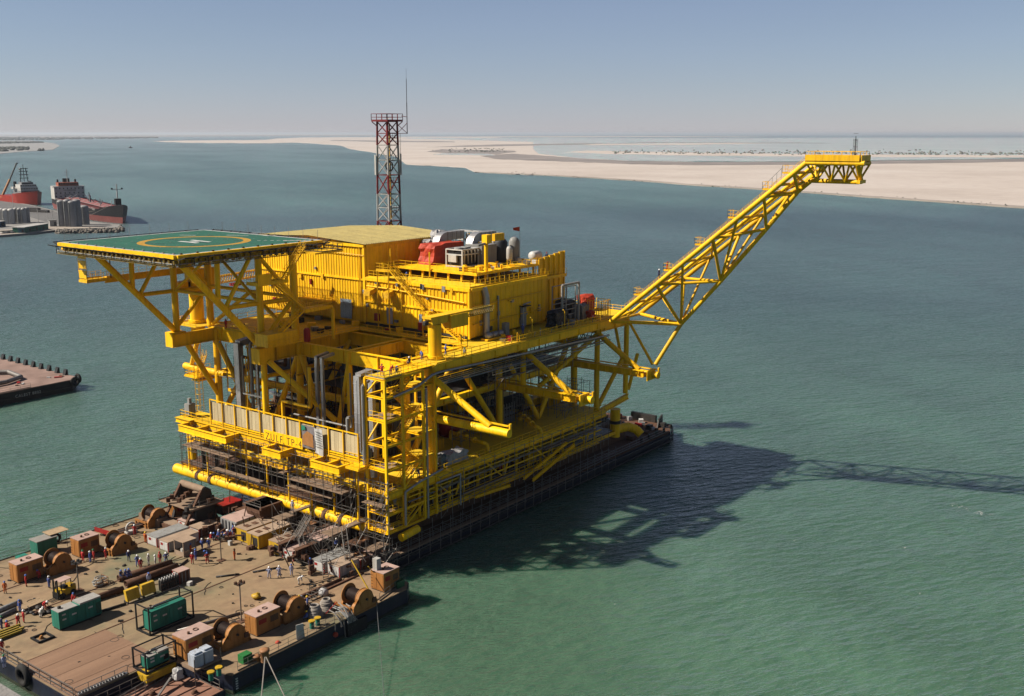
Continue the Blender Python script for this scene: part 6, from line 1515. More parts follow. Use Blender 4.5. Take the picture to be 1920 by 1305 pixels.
# ---------------------------------------------------------------- scaffolding
def scaff(label,x0,x1,y0,y1,z0,z1,planks,bay=2.0,diag=True,seed=1,lift=2.0,name="scaffold_tower"):
    t = thing(name,label,"scaffold",((x0+x1)/2,(y0+y1)/2,z0)); r = random.Random(seed)
    nx, ny = max(1,round((x1-x0)/bay)), max(1,round((y1-y0)/bay)); m = MB()
    xs = [x0+(x1-x0)*i/nx for i in range(nx+1)]; ys = [y0+(y1-y0)*j/ny for j in range(ny+1)]
    for x in xs:
        for y in ys: m.tube((x,y,z0),(x,y,z1+r.uniform(-.4,.9)),.045,5,caps=False)
    m.build("standard",TUBEM,t,"stuff")
    m = MB(); z = z0+lift*.8
    while z < z1:
        for x in xs: m.tube((x,y0-.3,z),(x,y1+.3,z),.04,4,caps=False)
        for y in ys: m.tube((x0-.3,y,z+.06),(x1+.3,y,z+.06),.04,4,caps=False)
        z += lift
    m.build("ledger",TUBEM,t,"stuff")
    if diag:
        m = MB()
        for k in range(int((z1-z0)/lift)):
            a, b = z0+k*lift, z0+(k+1)*lift
            m.tube((x0,y0,a),(xs[min(1,nx)],y0,b),.04,4); m.tube((x0,ys[min(1,ny)],a),(x0,y0,b),.04,4)
        m.build("brace",TUBEM,t,"stuff")
    for (a,b,c,d,z) in planks:
        n = max(1,round((d-c)/.3)); 
        for k in range(n): MB().bx(a,b,c+(d-c)*k/n+.015,c+(d-c)*(k+1)/n-.015,z+r.uniform(0,.03),z+.06).build("plank",PLANK,t)
        MB().bx(a,b,c-.03,c,z,z+.2).build("toe_board",PLANK,t)
    return t
scaff("tall slender scaffold tower left of the scaffold stair at the bumper pipe",96.4,98.6,115.4,117.6,D0,9.6,[(96.2,99,115.4,117.6,8.3),(99,105.2,116.0,117.0,8.5)],2.2,seed=2)
scaff("tall slender scaffold tower right of the scaffold stair at the bumper pipe",96.6,98.8,105.0,107.2,D0,9.6,[(96.4,99.2,105.0,107.4,8.3),(99.2,104.6,105.2,106.6,8.4)],2.2,seed=3)
scaff("bushy scaffold under the middle of the platform front",98.6,102.6,108,116,D0,8.2,[(98.8,102,108,110,6.4)],2.0,seed=4)
scaff("hanging scaffold deck below the three bay yellow frame",100.6,105.4,132.6,144.4,12.6,16.0,[(100.4,105.6,132.4,144.6,13.6)],2.2,False,5)
scaff("hanging scaffold deck below the narrow yellow frame",100.4,105.2,119.4,124.2,12.8,17.4,[(100.2,105.4,119.2,120.4,13.7)],1.6,False,6)
scaff("hanging scaffold deck below the two bay yellow frame",100.6,105.6,107.2,118.2,12.0,15.6,[(100.4,105.8,106.8,118.4,13.0)],2.0,False,7)
scaff("scaffold maze in the shade behind the bumper pipe",106,110,106,149,Z0+.3,13.0,[(106,108,110,118,10.6),(106,107.6,126,140,11.2)],2.4,True,8)
scaff("scaffold filling the left underside of the platform front",102.8,105,134,148,Z0,13.0,[],2.2,True,9)
scaff("scaffold gangway along the launch barge's shaded side",100.5,162,98.6,100.2,3.0,6.6,[(100.5,150,98.9,99.9,4.6)],2.4,True,10,1.6)
scaff("scaffold beside the right low containers under the stair tower",99.6,103,99.6,103.4,D0,7.6,[(99.6,103,100,102,6.2)],1.8,True,11)
scaff("scaffold at the far end of the platform deck",150,158,102,105.6,Z1+.1,20,[(150,158,102.2,103.2,17)],2.2,True,12)
scaff("thin scaffold lattice hanging on the platform's shaded lower side",113,160,99.0,100.0,7.4,14.2,[(118,132,99.1,99.8,9.6),(140,156,99.1,99.8,11.4)],2.6,True,14,1.7)
scaff("thin scaffold lattice along the front edge under the cream wall",101.2,102.2,106,146,8.8,17.0,[(101.2,102.2,110,120,11.4),(101.2,102.2,126,138,10.6)],2.8,True,15,2.1)
scaff("thin scaffold around the stair tower's lower half",101.0,102.2,99.4,104,D0,16,[(101,102.2,99.6,103.6,12.4)],1.8,True,16,2.0)
scaff("scaffold cage below the upper deck edge at the middle beam",128,150,100.4,101.8,24,28.4,[(130,146,100.6,101.6,25.4)],2.6,True,18,2.0)
ss = thing("scaffold_stair","scaffold stair of short ladders between the low containers and the bumper pipe","scaffold stair",(97,111,D0))
for (x,y,z,x2,y2,z2) in ((94.6,108.6,D0,95.6,110.6,D0+2.6),(95.4,111.4,D0+2.4,98.8,112.2,D0+4.8),(92.5,102.2,D0,93.6,103.6,D0+2.6),(96.2,101.6,D0+1,98.2,104.4,D0+4.6)):
    MB().stair((x,y,z),(x2,y2,z2),.7,(y2-y,-(x2-x),0),9).build("ladder",TUBEM,ss)
rr = random.Random(12); m = MB()
for k in range(90):
    x, y, z = rr.uniform(93,101), rr.uniform(99,118), D0+rr.uniform(0,4); dx, dy, dz = rr.choice(((0,0,3),(3,0,0),(0,3,0),(2,0,2),(0,2,2),(-1.5,0,2.5)))
    m.tube((x,y,z),(x+dx,y+dy,min(z+dz,10)),.04,4,caps=False)
o = m.build("scaffold_tubes",TUBEM,None,"stuff"); o["label"] = "loose scaffold tubes criss-crossing in front of the platform"
for k,(x,y,z) in enumerate(((100.2,113.4,7.0),(101,103.6,6.6),(98.6,101.6,5.4))):
    t = tag(MB().lathe((x,y,z),[(.3,0),(1.0,.35),(1.05,.4),(.25,.1)],12).build("round_tray",ORGL),["round rusty tray under the scaffold stair's upper flight","round rusty tray below the stair tower foot","round rusty tray beside the lower scaffold flight"][k],"tray")

# ---------------------------------------------------------------- barge at the left edge
gb = thing("deck_barge","empty rusty deck barge with black fender blocks at the left edge","barge",(118,270,0))
MB().prism([(62,243.6),(138.6,243.6),(141.2,246.5),(141.2,322),(62,322)],-.8,3.3).build("hull",BLACK,gb)
RDECK = ground_mat("rusty_pink_deck",[(0.3,(0.20,0.115,0.085)),(0.7,(0.39,0.25,0.20))],.18,bump=.15,dist=.05)
MB().prism([(62.1,243.7),(138.5,243.7),(141.1,246.6),(141.1,321.9),(62.1,321.9)],3.3,3.5).build("deck_plate",RDECK,gb)
MB().path([(62,243.5,1.9),(138.6,243.5,1.9),(141.4,246.4,1.9),(141.4,322,1.9)],.28,6).build("rubbing_strake",DGREY,gb)
for k in range(13): MB().poly3([(140.1,249.5+k*3.9,3.5),(141,249.5+k*3.9,3.5),(141,249.5+k*3.9,4.9),(140.6,249.5+k*3.9,4.9)],(0,1.2,0)).build("fender_block",BLACK,gb)
for x, y in ((139.2,243.4),(141.7,246.2)): MB().torus((x,y,2.9),.95,.36,'y' if x < 140 else 'x',16,7).build("tyre_fender",RUBBER,gb)
m = MB(); m.path([(100,251,4.2),(126,251.5,4.2),(131,254,4.2),(132,262,4.2),(120,275,4.2),(112,290,4.2)],.55,10); m.build("deck_pipe",TUBEM,gb)
MB().path([(108,244.1,3.5),(108,244.1,6.6),(106.5,244.1,6.9)],.06,5).build("post",DGREY,gb); MB().bx(105.6,106.5,244.05,244.2,5.6,6.7).build("post_flag",BLACK,gb)
MB().rail([(100,244,3.5),(128,244,3.5)],1.1,2.5,.03).build("railing",TUBEM,gb)
for k in range(9): MB().box((112+random.uniform(0,28),246+random.uniform(0,5),3.6),(random.uniform(.4,1.8),random.uniform(.3,.8),.3),random.uniform(0,3)).build("clutter",[WHITE,RUST,RED][k%3],gb)
def lettering(text,parent,mat,size,loc,xd,zd,ext=.01,space=1.0):
    fc = bpy.data.curves.new("t","FONT"); fc.body = text; fc.size = size; fc.extrude = ext; fc.space_character = space
    fo = bpy.data.objects.new("t_src",fc); COL.objects.link(fo); d = bpy.context.evaluated_depsgraph_get()
    me = bpy.data.meshes.new_from_object(fo.evaluated_get(d)); bpy.data.objects.remove(fo)
    me.materials.clear(); me.materials.append(mat); o = bpy.data.objects.new("lettering",me); COL.objects.link(o); o.parent = parent
    xd, zd = V(xd).normalized(), V(zd).normalized(); nn = xd.cross(zd); l = V(loc)-wl(parent)
    o.matrix_local = Matrix(((xd.x,zd.x,nn.x,l.x),(xd.y,zd.y,nn.y,l.y),(xd.z,zd.z,nn.z,l.z),(0,0,0,1))); return o
lettering("CALEST 8802",gb,WHITE,1.0,(123.6,243.20,1.85),(1,0,0),(0,0,1),.01,1.15)

gb.location = (118*.982, 270*.982, 1.1); gb.scale = (.982, .982, .982)

# ---------------------------------------------------------------- quay with silos, sheds, ships
def quay_poly(pix,z,low=-1): return [(at(px,py,z=z).x,at(px,py,z=z).y) for px,py in pix]
struct(MB().prism(quay_poly([(-90,447),(0,441),(58,436.5),(114,430),(150,428.5),(229,426.5),(226,421),(170,415),(108,396),(60,384.5),(0,374),(-90,368)],3),-1,3),"quay",CONC)
struct(MB().prism(quay_poly([(-90,446.5),(0,440.5),(58,436),(113,429.6),(150,428.0),(205,425.8),(150,424.6),(90,424.5),(30,429.5),(-90,434)],3.06),2.9,3.06),"quay_apron",QSAND)
ASPH = ground_mat("quay_asphalt",[(0.3,(0.11,0.105,0.105)),(0.7,(0.17,0.165,0.16))],.05)
struct(MB().prism(quay_poly([(40,402),(100,420),(150,421.5),(165,416.5),(106,397),(62,386),(0,375.5),(-80,371),(-80,384)],3.05),2.9,3.05),"quay_road",ASPH)
rr = random.Random(17); m = MB()
for k in range(420):
    t = rr.random(); px = 106+t*125; py = 435.5-max(0,(px-112))*0.018-(0 if px < 222 else rr.uniform(0,6))
    p = at(px,py+rr.uniform(-2.2,2.0),z=2.0); m.ball((p.x,p.y,rr.uniform(1.4,3.0)),rr.uniform(.7,1.4),6,4,(1,1,.8),.3)
o = m.build("rubble_revetment",ROCK,None,"stuff"); o["label"] = "dark rubble slope along the quay's seaward edge"
def silo(label,px,py,r,h,mat,dome=True,group="grey silos on the quay"):
    p = at(px,py,z=3); t = thing("silo",label,"silo",tuple(p),group)
    MB().lathe(p,[(r,0),(r,h)],18).build("shell",mat,t); MB().lathe(p+V((0,0,h)),[(r,0),(r*.9,.5),(r*.5,1.0),(r*.1,1.2)],18).build("top",mat,t)
    for k in range(4): MB().torus(p+V((0,0,h*(k+.5)/4)),r,.08,'z',18,4).build("hoop",mat,t)
    MB().bar(p+V((-r-.2,-.3,0)),p+V((-r-.2,-.3,h)),.5,.25,(1,0,0)).build("ladder",GALV,t)
SILO = paint("silo_grey",(.36,.36,.37),.6,dirt=.25,scale=.15)
for lb_,px,py,r,h in (("leftmost tall grey silo with a ladder in the cluster by the tanker",117.5,424.5,2.5,16.5),("second tall grey silo from the left in the cluster by the tanker",129,424.8,2.4,17),("third tall grey silo from the left, in front of the tanker",138,425,2.5,16.2),("fourth tall grey silo from the left, in front of the tanker",146.5,424,2.6,16.8)): silo(lb_,px,py,r,h,SILO)
silo("short grey silo at the right end of the cluster by the tanker",160,421,2.9,12,SILO)
for k,(px,py) in enumerate(((-6,419),(4,419.5),(13,420),(22,420))): silo(["white tank cut by the left picture edge on the quay","second white tank from the left picture edge on the quay","third white tank from the left picture edge on the quay","fourth white tank from the left picture edge on the quay"][k],px,py,2.2,9.5,WHITE,group="white tanks on the quay")
for k,(px,py) in enumerate(((32,417.5),(39,418),(46,418),(52,417))): silo(["first pale tank of the right white row on the quay","second pale tank of the right white row on the quay","third pale tank of the right white row on the quay","last pale tank of the right white row on the quay"][k],px,py,1.8,9.5,MASTW,group="white tanks on the quay")
def shed(label,a,b,dep,h,wall,roof,name="shed"):
    A, B = at(*a,z=3), at(*b,z=3); u = (B-A).normalized(); nn = V((-u.y,u.x,0)); c = (A+B)/2+nn*dep/2; rz = math.atan2(u.y,u.x); L = (B-A).length
    t = thing(name,label,"building",tuple(c)); MB().box(c+V((0,0,h/2)),(L,dep,h),rz).build("wall",wall,t); MB().box(c+V((0,0,h+.15)),(L+.6,dep+.6,.3),rz).build("roof",roof,t)
    n = max(2,int(L/4))
    for k in range(n): MB().box(A+u*((k+.5)*L/n)+V((0,0,h*.45))-nn*.05,(L/n*.5,.1,h*.6),rz).build("door",DGREY if k % 2 else wall,t)
shed("long low green sided shed with a white roof on the quay",(47,437),(91,429.5),8,3.4,paint("shed_green",(.03,.16,.11),.6),WHITE)
shed("small blue cabin with white roof at the left end of the green shed",(34,437),(46,437),5,3.2,paint("shed_blue",(.05,.16,.24),.6),WHITE)
shed("blue and white cabin at the left picture edge on the quay",(-10,427),(11,425),6,3.6,paint("shed_navy",(.04,.10,.18),.6),WHITE)
shed("small pale plant room left of the silos",(94,425),(107,424.4),4,4,MASTW,GREYP)
for k in range(7):
    px = 4+k*5; t = thing("parked_car",["white parked car nearest the left edge by the quay wall","white parked car second from the left edge by the quay wall","grey parked car third from the left edge by the quay wall","white parked car fourth from the left edge by the quay wall","grey parked car fifth from the left edge by the quay wall","dark parked car near the blue cabin","white parked car right beside the blue cabin"][k],"car",tuple(at(px,437.5-k*.3,z=3.06)),"cars parked on the quay")
    p = at(px,437.5-k*.3,z=3.06); mt = [WHITE,WHITE,GREYP,WHITE,GREYP,DGREY,WHITE][k]
    MB().box(p+V((0,0,.65)),(1.8,4.3,.7)).build("body",mt,t); MB().box(p+V((0,0,1.25)),(1.6,2.2,.55)).build("cabin",BLACK,t)
    for a in (-.8,.8):
        for b in (-1.4,1.4): MB().tube(p+V((a-.1,b,.32)),p+V((a+.1,b,.32)),.32,8).build("wheel",RUBBER,t)
for k,(px,py,h) in enumerate(((25,392,22),(72,419,12),(90,420,9),(100,420,9))):
    p = at(px,py,z=3); t = thing("lamp_mast",["tallest white lamp mast rising behind the white tanks","lamp mast on the quay road left of the silos","short lamp mast left of the plant room","short lamp mast right of the plant room"][k],"lamp post",tuple(p)); MB().tube(p,p+V((0,0,h)),.22,6,.12).build("pole",WHITE,t); MB().box(p+V((0,0,h)),(1.6,.5,.3)).build("lamp",GREYP,t)
for k,(px,py,L) in enumerate(((61,394,14),(74,398,18))):
    p = at(px,py,z=3.05); tag(MB().box(p+V((0,0,.9)),(3.5,L,1.8),.25).build("cargo_stack",DGREY),["dark stacked cargo on the quay road, nearer the red ship","dark stacked cargo on the quay road, nearer the silos"][k],"cargo")

def ship_hull(t,L,B,sheer,z_boot,mats,rake=.1,flare=1.15,stern=.85,dead=0.0):
    """hull along +x, bow at x=L/2; mats = boot, topside, deck"""
    N = 22; rows = [(-1.0,.9),(z_boot,1.0),(None,1.0)]; P = {}
    def half(s): return B/2*(stern+(1-stern)*min(1,s/.15) if s < .15 else 1 if s < .72 else max(0.0,1-((s-.72)/.28)**1.9))
    ring = []
    for i in range(N+1):
        s = i/N; zz = sheer(s); row = []
        for j,(z,k) in enumerate(rows):
            z = zz if z is None else z; f = (z+1)/(zz+1); w = half(s)*k*(1 if s < .72 else 1+(flare-1)*f*(1 if s < .99 else 0)); x = -L/2+L*s+(rake*L*.5*f*max(0,(s-.8)/.2))
            row.append((V((x,-w,z)),V((x,w,z))))
        ring.append(row)
    for lo,hi,name,mt in ((0,1,"boot_topping",mats[0]),(1,2,"topside",mats[1])):
        m = MB()
        for side in (0,1):
            pts = [ring[i][j][side] for i in range(N+1) for j in (lo,hi)]
            m.add(pts,[(2*i,2*i+2,2*i+3,2*i+1) for i in range(N)],True)
        m.add([ring[0][lo][0],ring[0][lo][1],ring[0][hi][1],ring[0][hi][0]],[(0,1,2,3)])
        m.build(name,mt,t)
    m = MB(); pts = [p-V((0,0,.6)) for i in range(N+1) for p in (ring[i][2][0],ring[i][2][1])]
    m.add(pts,[(2*i,2*i+2,2*i+3,2*i+1) for i in range(N)]); m.build("main_deck",mats[2],t)
SHIPRED = paint("ship_boot_red",(.40,.12,.11),.6,dirt=.3,scale=.1); SHIPBLK = paint("ship_black",(.008,.009,.014),.65,dirt=.06,scale=.1); SHIPDK = paint("ship_red_deck",(.17,.035,.03),.6,dirt=.1,scale=.1)
HULLR = paint("ship_bright_red",(.46,.035,.02),.5,dirt=.3,scale=.1); SHIPG = paint("ship_grey",(.30,.30,.32),.55,dirt=.3)
def windows(par,x,y0,y1,n,z,w=.9,h=.9,mat=None):
    for k in range(n):
        y = y0+(y1-y0)*k/(n-1); MB().bx(x,x+.08,y-w/2,y+w/2,z-h/2,z+h/2).build("window",mat or BLACK,par)
bow, stern_ = V((428,669,SEA)), V((494,855,SEA)); u = bow-stern_; TL = u.length
tk = local("tanker_ship","black tanker with a red waterline and white deckhouse moored behind the silos","ship",tuple((bow+stern_)/2),None,math.atan2(u.y,u.x))
ship_hull(tk,TL,25,lambda s: 9.0+(4.6*max(0,(s-.86)/.14)**.7 if s > .86 else 0)+(1.2 if s < .1 else 0),4.4,(SHIPRED,SHIPBLK,SHIPDK),.07)
sx = -TL/2+16
hs = MB().bx(sx-9,sx+6,-12,12,8.4,19).build("deckhouse",WHITE,tk)
for z,n in ((17.2,8),(13.4,7),(10.6,7)): windows(hs,sx+6,-10.6,10.6,n,z,.8,1.0)
lettering("NO SMOKING",tk,BLACK,1.5,(sx+6.12,-4.6,15.2),(0,1,0),(0,0,1)); lettering("SAFETY FIRST",tk,BLACK,1.3,(sx+6.12,-4.8,11.4),(0,1,0),(0,0,1))
MB().bx(sx-7,sx+4,-8,8,19,22).build("bridge_house",paint("bridge_orange",(.42,.12,.07),.5),tk); MB().bx(sx-2,sx+5.2,-12.6,12.6,18.6,19.1).build("bridge_wing",WHITE,tk); windows(tk,sx+4,-7,7,9,20.8,1.2,1.0)
MB().bx(sx-8,sx-4,-2.5,2.5,22,25).build("funnel",SHIPBLK,tk); m = MB().tube((sx,0,22),(sx,0,33),.3,8); m.bar((sx,-2.5,28),(sx,2.5,28),.3,.3); m.bar((sx,-2,30.5),(sx,2,30.5),.3,.3); m.build("mast",WHITE,tk)
for y in (-7,7): MB().lathe((sx-4,y,22),[(.8,0),(.8,2.2),(.6,2.4)],10).build("dome",SHIPBLK,tk)
for k in range(9): MB().tube((sx+9,-5+k*1.25,9.6),(TL/2-24,-5+k*1.25,9.6),.3,6).build("deck_pipe",[SHIPDK,SHIPG,RED][k%3],tk)
for k in range(9):
    x = sx+14+k*(TL-46)/9; m = MB().tube((x,rr.uniform(-8,8),8.4),(x,rr.uniform(-2,2),8.4+rr.uniform(3,7)),.35,6); m.build("vent_post",[WHITE,SHIPG,WHITE][k%3],tk)
m = MB().tube((0,0,8.4),(0,0,15),.7,8); m.bar((0,0,14),(12,-3,18),.5,.5); m.build("hose_crane",SHIPG,tk)
m = MB().tube((TL/2-9,0,12.6),(TL/2-9,0,27),.45,8); m.bar((TL/2-9,-3.4,23.5),(TL/2-9,3.4,23.5),.4,.4); m.build("foremast",WHITE,tk); MB().bx(TL/2-11,TL/2-7,-2,2,12.6,17).build("mast_house",SHIPBLK,tk)
for y in (-3.4,3.4): MB().box((TL/2-9,y,24),(.9,1.1,1.1)).build("mast_light",BLACK,tk)
MB().rail([(sx+8,-12.3,8.4),(TL/2-26,-12.3,8.4)],1.2,4,.06).build("railing",WHITE,tk); MB().tube((TL/2-26,-12.5,8),(TL/2-40,-30,3.4),.12,5).build("hawser",FIBRE,tk); MB().tube((TL/2-7,-7,12),(TL/2-12,-24,3.4),.12,5).build("hawser",FIBRE,tk)
bow = at(70,385,z=SEA); stern_ = bow+V((13,78,0)); u = bow-stern_; SL = u.length; ctr = bow-u.normalized()*SL/2
sv = local("supply_ship","red supply ship with white wheelhouse and black mast beyond the quay","ship",tuple(ctr),None,math.atan2(u.y,u.x))
ship_hull(sv,SL,19,lambda s: 4.5 if s < .55 else 9.5+3*max(0,(s-.7)/.3),1.2,(SHIPRED,HULLR,SHIPG),.09,1.2)
fx = SL/2-24
for i,(w,l,z0,z1,mt) in enumerate(((16,20,9.4,12.4,SHIPG),(15,16,12.4,15,WHITE),(14,12,15,17.6,WHITE),(10,8,17.6,19.6,SHIPG))):
    h_ = MB().bx(fx-l/2,fx+l/2,-w/2,w/2,z0,z1).build("wheelhouse_tier",mt,sv); windows(h_,fx+l/2,-w/2+1,w/2-1,7,z1-1,1.3,.9)
for y in (-6.5,6.5): MB().bx(fx-10,fx-7,y-1,y+1,12,20).build("funnel",SHIPBLK,sv)
m = MB()
for a in (-2,2): m.tube((fx-3,a*1.6,19.6),(fx-3,a,32),.4,6)
for z in (23,26,29,31.5): m.tube((fx-3,-4,z),(fx-3,4,z),.3,6)
m.tube((fx-3,0,20),(fx-3,0,35),.3,6); m.build("mast",BLACK,sv); MB().ball((fx-3,-3,31),1.0,8,6).build("radar_dome",WHITE,sv)
MB().bx(-SL/2+3,fx-14,-7,7,4.0,6.5).build("deck_cargo",HULLR,sv)
for y in (-9.7,9.7): MB().bx(fx-8,fx-2,y-.8,y+.8,13.5,15.5).build("lifeboat",WHITE,sv)
bow = at(22,377,z=SEA); sv2 = local("work_ship","dark ship with a white wheelhouse cut by the left picture edge","ship",tuple(bow+V((-30,52,0))),None,math.atan2(u.y,u.x))
ship_hull(sv2,80,18,lambda s: 5.5 if s < .5 else 9,1.2,(SHIPRED,HULLR,SHIPG),.08)
MB().bx(6,24,-8,8,8.4,13).build("deckhouse",SHIPG,sv2); MB().bx(8,20,-7,7,13,16.5).build("wheelhouse",WHITE,sv2); windows(sv2,20,-6,6,7,15.4,1.2,1.0); m = MB().tube((10,0,16.5),(10,0,27),.4,6); m.bar((10,-3,22),(10,3,22),.3,.3); m.build("mast",BLACK,sv2)
p = at(3,376,z=3); mc = thing("mobile_crane","orange mobile crane with a raised boom on the quay","crane",tuple(p)); e = at(31,306,y=p.y)
MB().box(p+V((0,0,1.8)),(4,12,2.6),.3).build("carrier",ORG,mc); MB().bar(p+V((0,0,2.5)),p+(e-p)*.55+V((0,0,.5)),1.6,1.6).build("boom_section",ORG,mc); MB().bar(p+(e-p)*.5+V((0,0,.5)),e,1.0,1.0).build("boom_section",DGREY,mc); MB().tube(e,e+V((1.2,0,-.3)),.5,6).build("boom_head",DGREY,mc)
p = at(245,277.6,z=SEA); mbt = thing("motor_boat","small dark motor boat with a short wake far up the channel","boat",tuple(p))
MB().poly3([p+V((-9,-2,0)),p+V((7,-2,0)),p+V((10,0,0)),p+V((7,2,0)),p+V((-9,2,0))],(0,0,3)).build("hull",DGREY,mbt); MB().box(p+V((-1,0,5)),(6,3,4)).build("cabin",GREYP,mbt); MB().tube(p+V((0,0,7)),p+V((0,0,12)),.3,5).build("mast",DGREY,mbt)
FOAM = paint("sea_foam",(.75,.78,.78),.9,dirt=.3)
o = MB().poly3([p+V((-9,-3,.15)),p+V((-60,-20,.15)),p+V((-70,-6,.15)),p+V((-50,4,.15)),p+V((-9,3,.15))],(0,0,.05)).build("boat_wake",FOAM,None,"stuff")
m = MB(); rr = random.Random(23)
for k in range(14):
    px, py = rr.choice(((rr.uniform(1000,1900),rr.uniform(420,1150)),(rr.uniform(0,300),rr.uniform(480,900)))); p = at(px,py,z=SEA+.06); s = rr.uniform(.08,.2)
    m.add([p+V((s*2*math.cos(q)*rr.uniform(.6,1.2),s*math.sin(q)*rr.uniform(.6,1.2),0)) for q in [j*math.pi/3 for j in range(6)]],[tuple(range(6))])
for (a,b) in (((1785,945),(1860,968)),((1230,842),(1250,836)),((1100,868),(1128,860))):
    for k in range(26):
        t = rr.random(); p = at(a[0]+(b[0]-a[0])*t+rr.uniform(-6,6),a[1]+(b[1]-a[1])*t+rr.uniform(-2.5,2.5),z=SEA+.07); s = rr.uniform(.04,.13)
        m.add([p+V((s*2.5*math.cos(q)*rr.uniform(.5,1.2),s*math.sin(q)*rr.uniform(.5,1.2),0)) for q in [j*math.pi/3 for j in range(6)]],[tuple(range(6))])
o = m.build("whitecaps",FOAM,None,"stuff"); o["label"] = "small white foam flecks on the sea"

# ---------------------------------------------------------------- people
SKIN = paint("skin",(.22,.12,.08),.6,dirt=0); BOOT = paint("work_boot",(.03,.025,.02),.7,dirt=.2)
CLOTH = {"red":paint("red_coverall",(.72,.05,.05),.8,dirt=.1),"orange":paint("orange_coverall",(.95,.20,.03),.8,dirt=.1),"blue":paint("blue_coverall",(.12,.18,.52),.8,dirt=.1),
    "pale":paint("pale_blue_coverall",(.55,.60,.85),.8,dirt=.1),"navy":paint("navy_coverall",(.05,.065,.16),.8,dirt=.1),"white":paint("white_coverall",(.95,.90,.84),.8,dirt=.15),"grey":paint("grey_coverall",(.42,.42,.44),.8,dirt=.15)}
HELM = {"white":paint("white_helmet",(1.25,1.25,1.23),.4,dirt=.1),"yellow":paint("yellow_helmet",(1.3,.85,.06),.4,dirt=.1),"blue":paint("blue_helmet",(.10,.22,.7),.4,dirt=.1),"red":paint("red_helmet",(.5,.04,.03),.4,dirt=.1),"green":paint("green_helmet",(.05,.28,.12),.4,dirt=.1)}
def pose(name):
    # joints: pelvis 0 chest 1 neck 2 head 3 crown 4 | arms shoulder elbow wrist hand | legs hip knee ankle toe
    S = dict(
      stand=[(0,0,.95),(0,0,1.32),(.01,0,1.49),(.03,0,1.60),(.02,0,1.72),(0,.19,1.42),(0,.26,1.15),(.06,.26,.90),(.09,.25,.80),(0,-.19,1.42),(0,-.26,1.15),(.06,-.26,.90),(.09,-.25,.80),(0,.10,.90),(.01,.11,.50),(0,.12,.09),(.15,.13,.04),(0,-.10,.90),(.01,-.11,.50),(0,-.12,.09),(.15,-.13,.04)],
      walk=[(0,0,.94),(.03,0,1.31),(.05,0,1.48),(.08,0,1.59),(.07,0,1.71),(.03,.19,1.41),(-.06,.25,1.16),(.06,.25,.94),(.12,.24,.88),(.03,-.19,1.41),(.08,-.25,1.15),(.26,-.24,1.02),(.34,-.23,.99),(0,.10,.90),(.16,.11,.52),(.24,.11,.10),(.39,.12,.05),(0,-.10,.90),(-.02,-.11,.50),(-.27,-.11,.14),(-.13,-.12,.05)],
      hips=[(0,0,.95),(0,0,1.32),(.01,0,1.49),(.03,0,1.60),(.02,0,1.72),(0,.19,1.42),(-.03,.40,1.20),(.05,.20,1.04),(.09,.15,1.0),(0,-.19,1.42),(-.03,-.40,1.20),(.05,-.20,1.04),(.09,-.15,1.0),(0,.11,.90),(.01,.15,.50),(0,.19,.09),(.15,.21,.04),(0,-.11,.90),(.01,-.15,.50),(0,-.19,.09),(.15,-.21,.04)],
      bend=[(-.12,0,.88),(.20,0,1.06),(.34,0,1.10),(.45,0,1.10),(.55,0,1.13),(.22,.18,1.08),(.30,.22,.80),(.42,.18,.58),(.46,.17,.50),(.22,-.18,1.08),(.30,-.22,.80),(.42,-.18,.58),(.46,-.17,.50),(-.12,.10,.84),(.02,.12,.47),(-.06,.12,.09),(.10,.13,.04),(-.12,-.10,.84),(.0,-.12,.47),(-.10,-.12,.09),(.06,-.13,.04)],
      sit=[(0,0,.42),(.02,0,.80),(.05,0,.96),(.09,0,1.06),(.09,0,1.18),(.02,.19,.90),(.12,.25,.66),(.32,.18,.58),(.38,.15,.56),(.02,-.19,.90),(.12,-.25,.66),(.32,-.18,.58),(.38,-.15,.56),(.04,.10,.40),(.42,.14,.46),(.44,.14,.09),(.58,.15,.04),(.04,-.10,.40),(.42,-.14,.46),(.44,-.14,.09),(.58,-.15,.04)])[name]
    E = [(0,1),(1,2),(2,3),(3,4),(1,5),(5,6),(6,7),(7,8),(1,9),(9,10),(10,11),(11,12),(0,13),(13,14),(14,15),(15,16),(0,17),(17,18),(18,19),(19,20)]
    rad = [.165,.185,.065,.105,.075,.085,.062,.048,.045,.085,.062,.048,.045,.11,.078,.06,.05,.11,.078,.06,.05]
    me = bpy.data.meshes.new("body"); me.from_pydata(S,E,[]); o = bpy.data.objects.new("body_src",me); COL.objects.link(o)
    md = o.modifiers.new("skin",'SKIN'); sb = o.modifiers.new("sub",'SUBSURF'); sb.levels = 1
    for v,r in zip(me.skin_vertices[0].data,rad): v.radius = (r,r)
    me.skin_vertices[0].data[0].use_root = True
    d = bpy.context.evaluated_depsgraph_get(); out = bpy.data.meshes.new_from_object(o.evaluated_get(d)); bpy.data.objects.remove(o)
    out.materials.clear()
    for _ in range(3): out.materials.append(SKIN)
    SV = [V(s) for s in S]
    for pl in out.polygons:
        k = min(range(21),key=lambda i:(SV[i]-pl.center).length); pl.use_smooth = True
        pl.material_index = 1 if k in (2,3,4,8,12) else 2 if k in (15,16,19,20) and pl.center.z < .2 else 0
    hm = MB(); c = SV[3]+V((.0,0,.045)); hm.lathe(c,[(.155,0),(.135,.02),(.13,.08),(.09,.135),(.03,.155)],10); hm.box(c+V((.14,0,.01)),(.1,.18,.02))
    h = hm.build("helmet_src",HELM["white"],None,None,(0,0,0)); hme = h.data; bpy.data.objects.remove(h)
    return out, hme
POSES = {k:pose(k) for k in ("stand","walk","hips","bend","sit")}
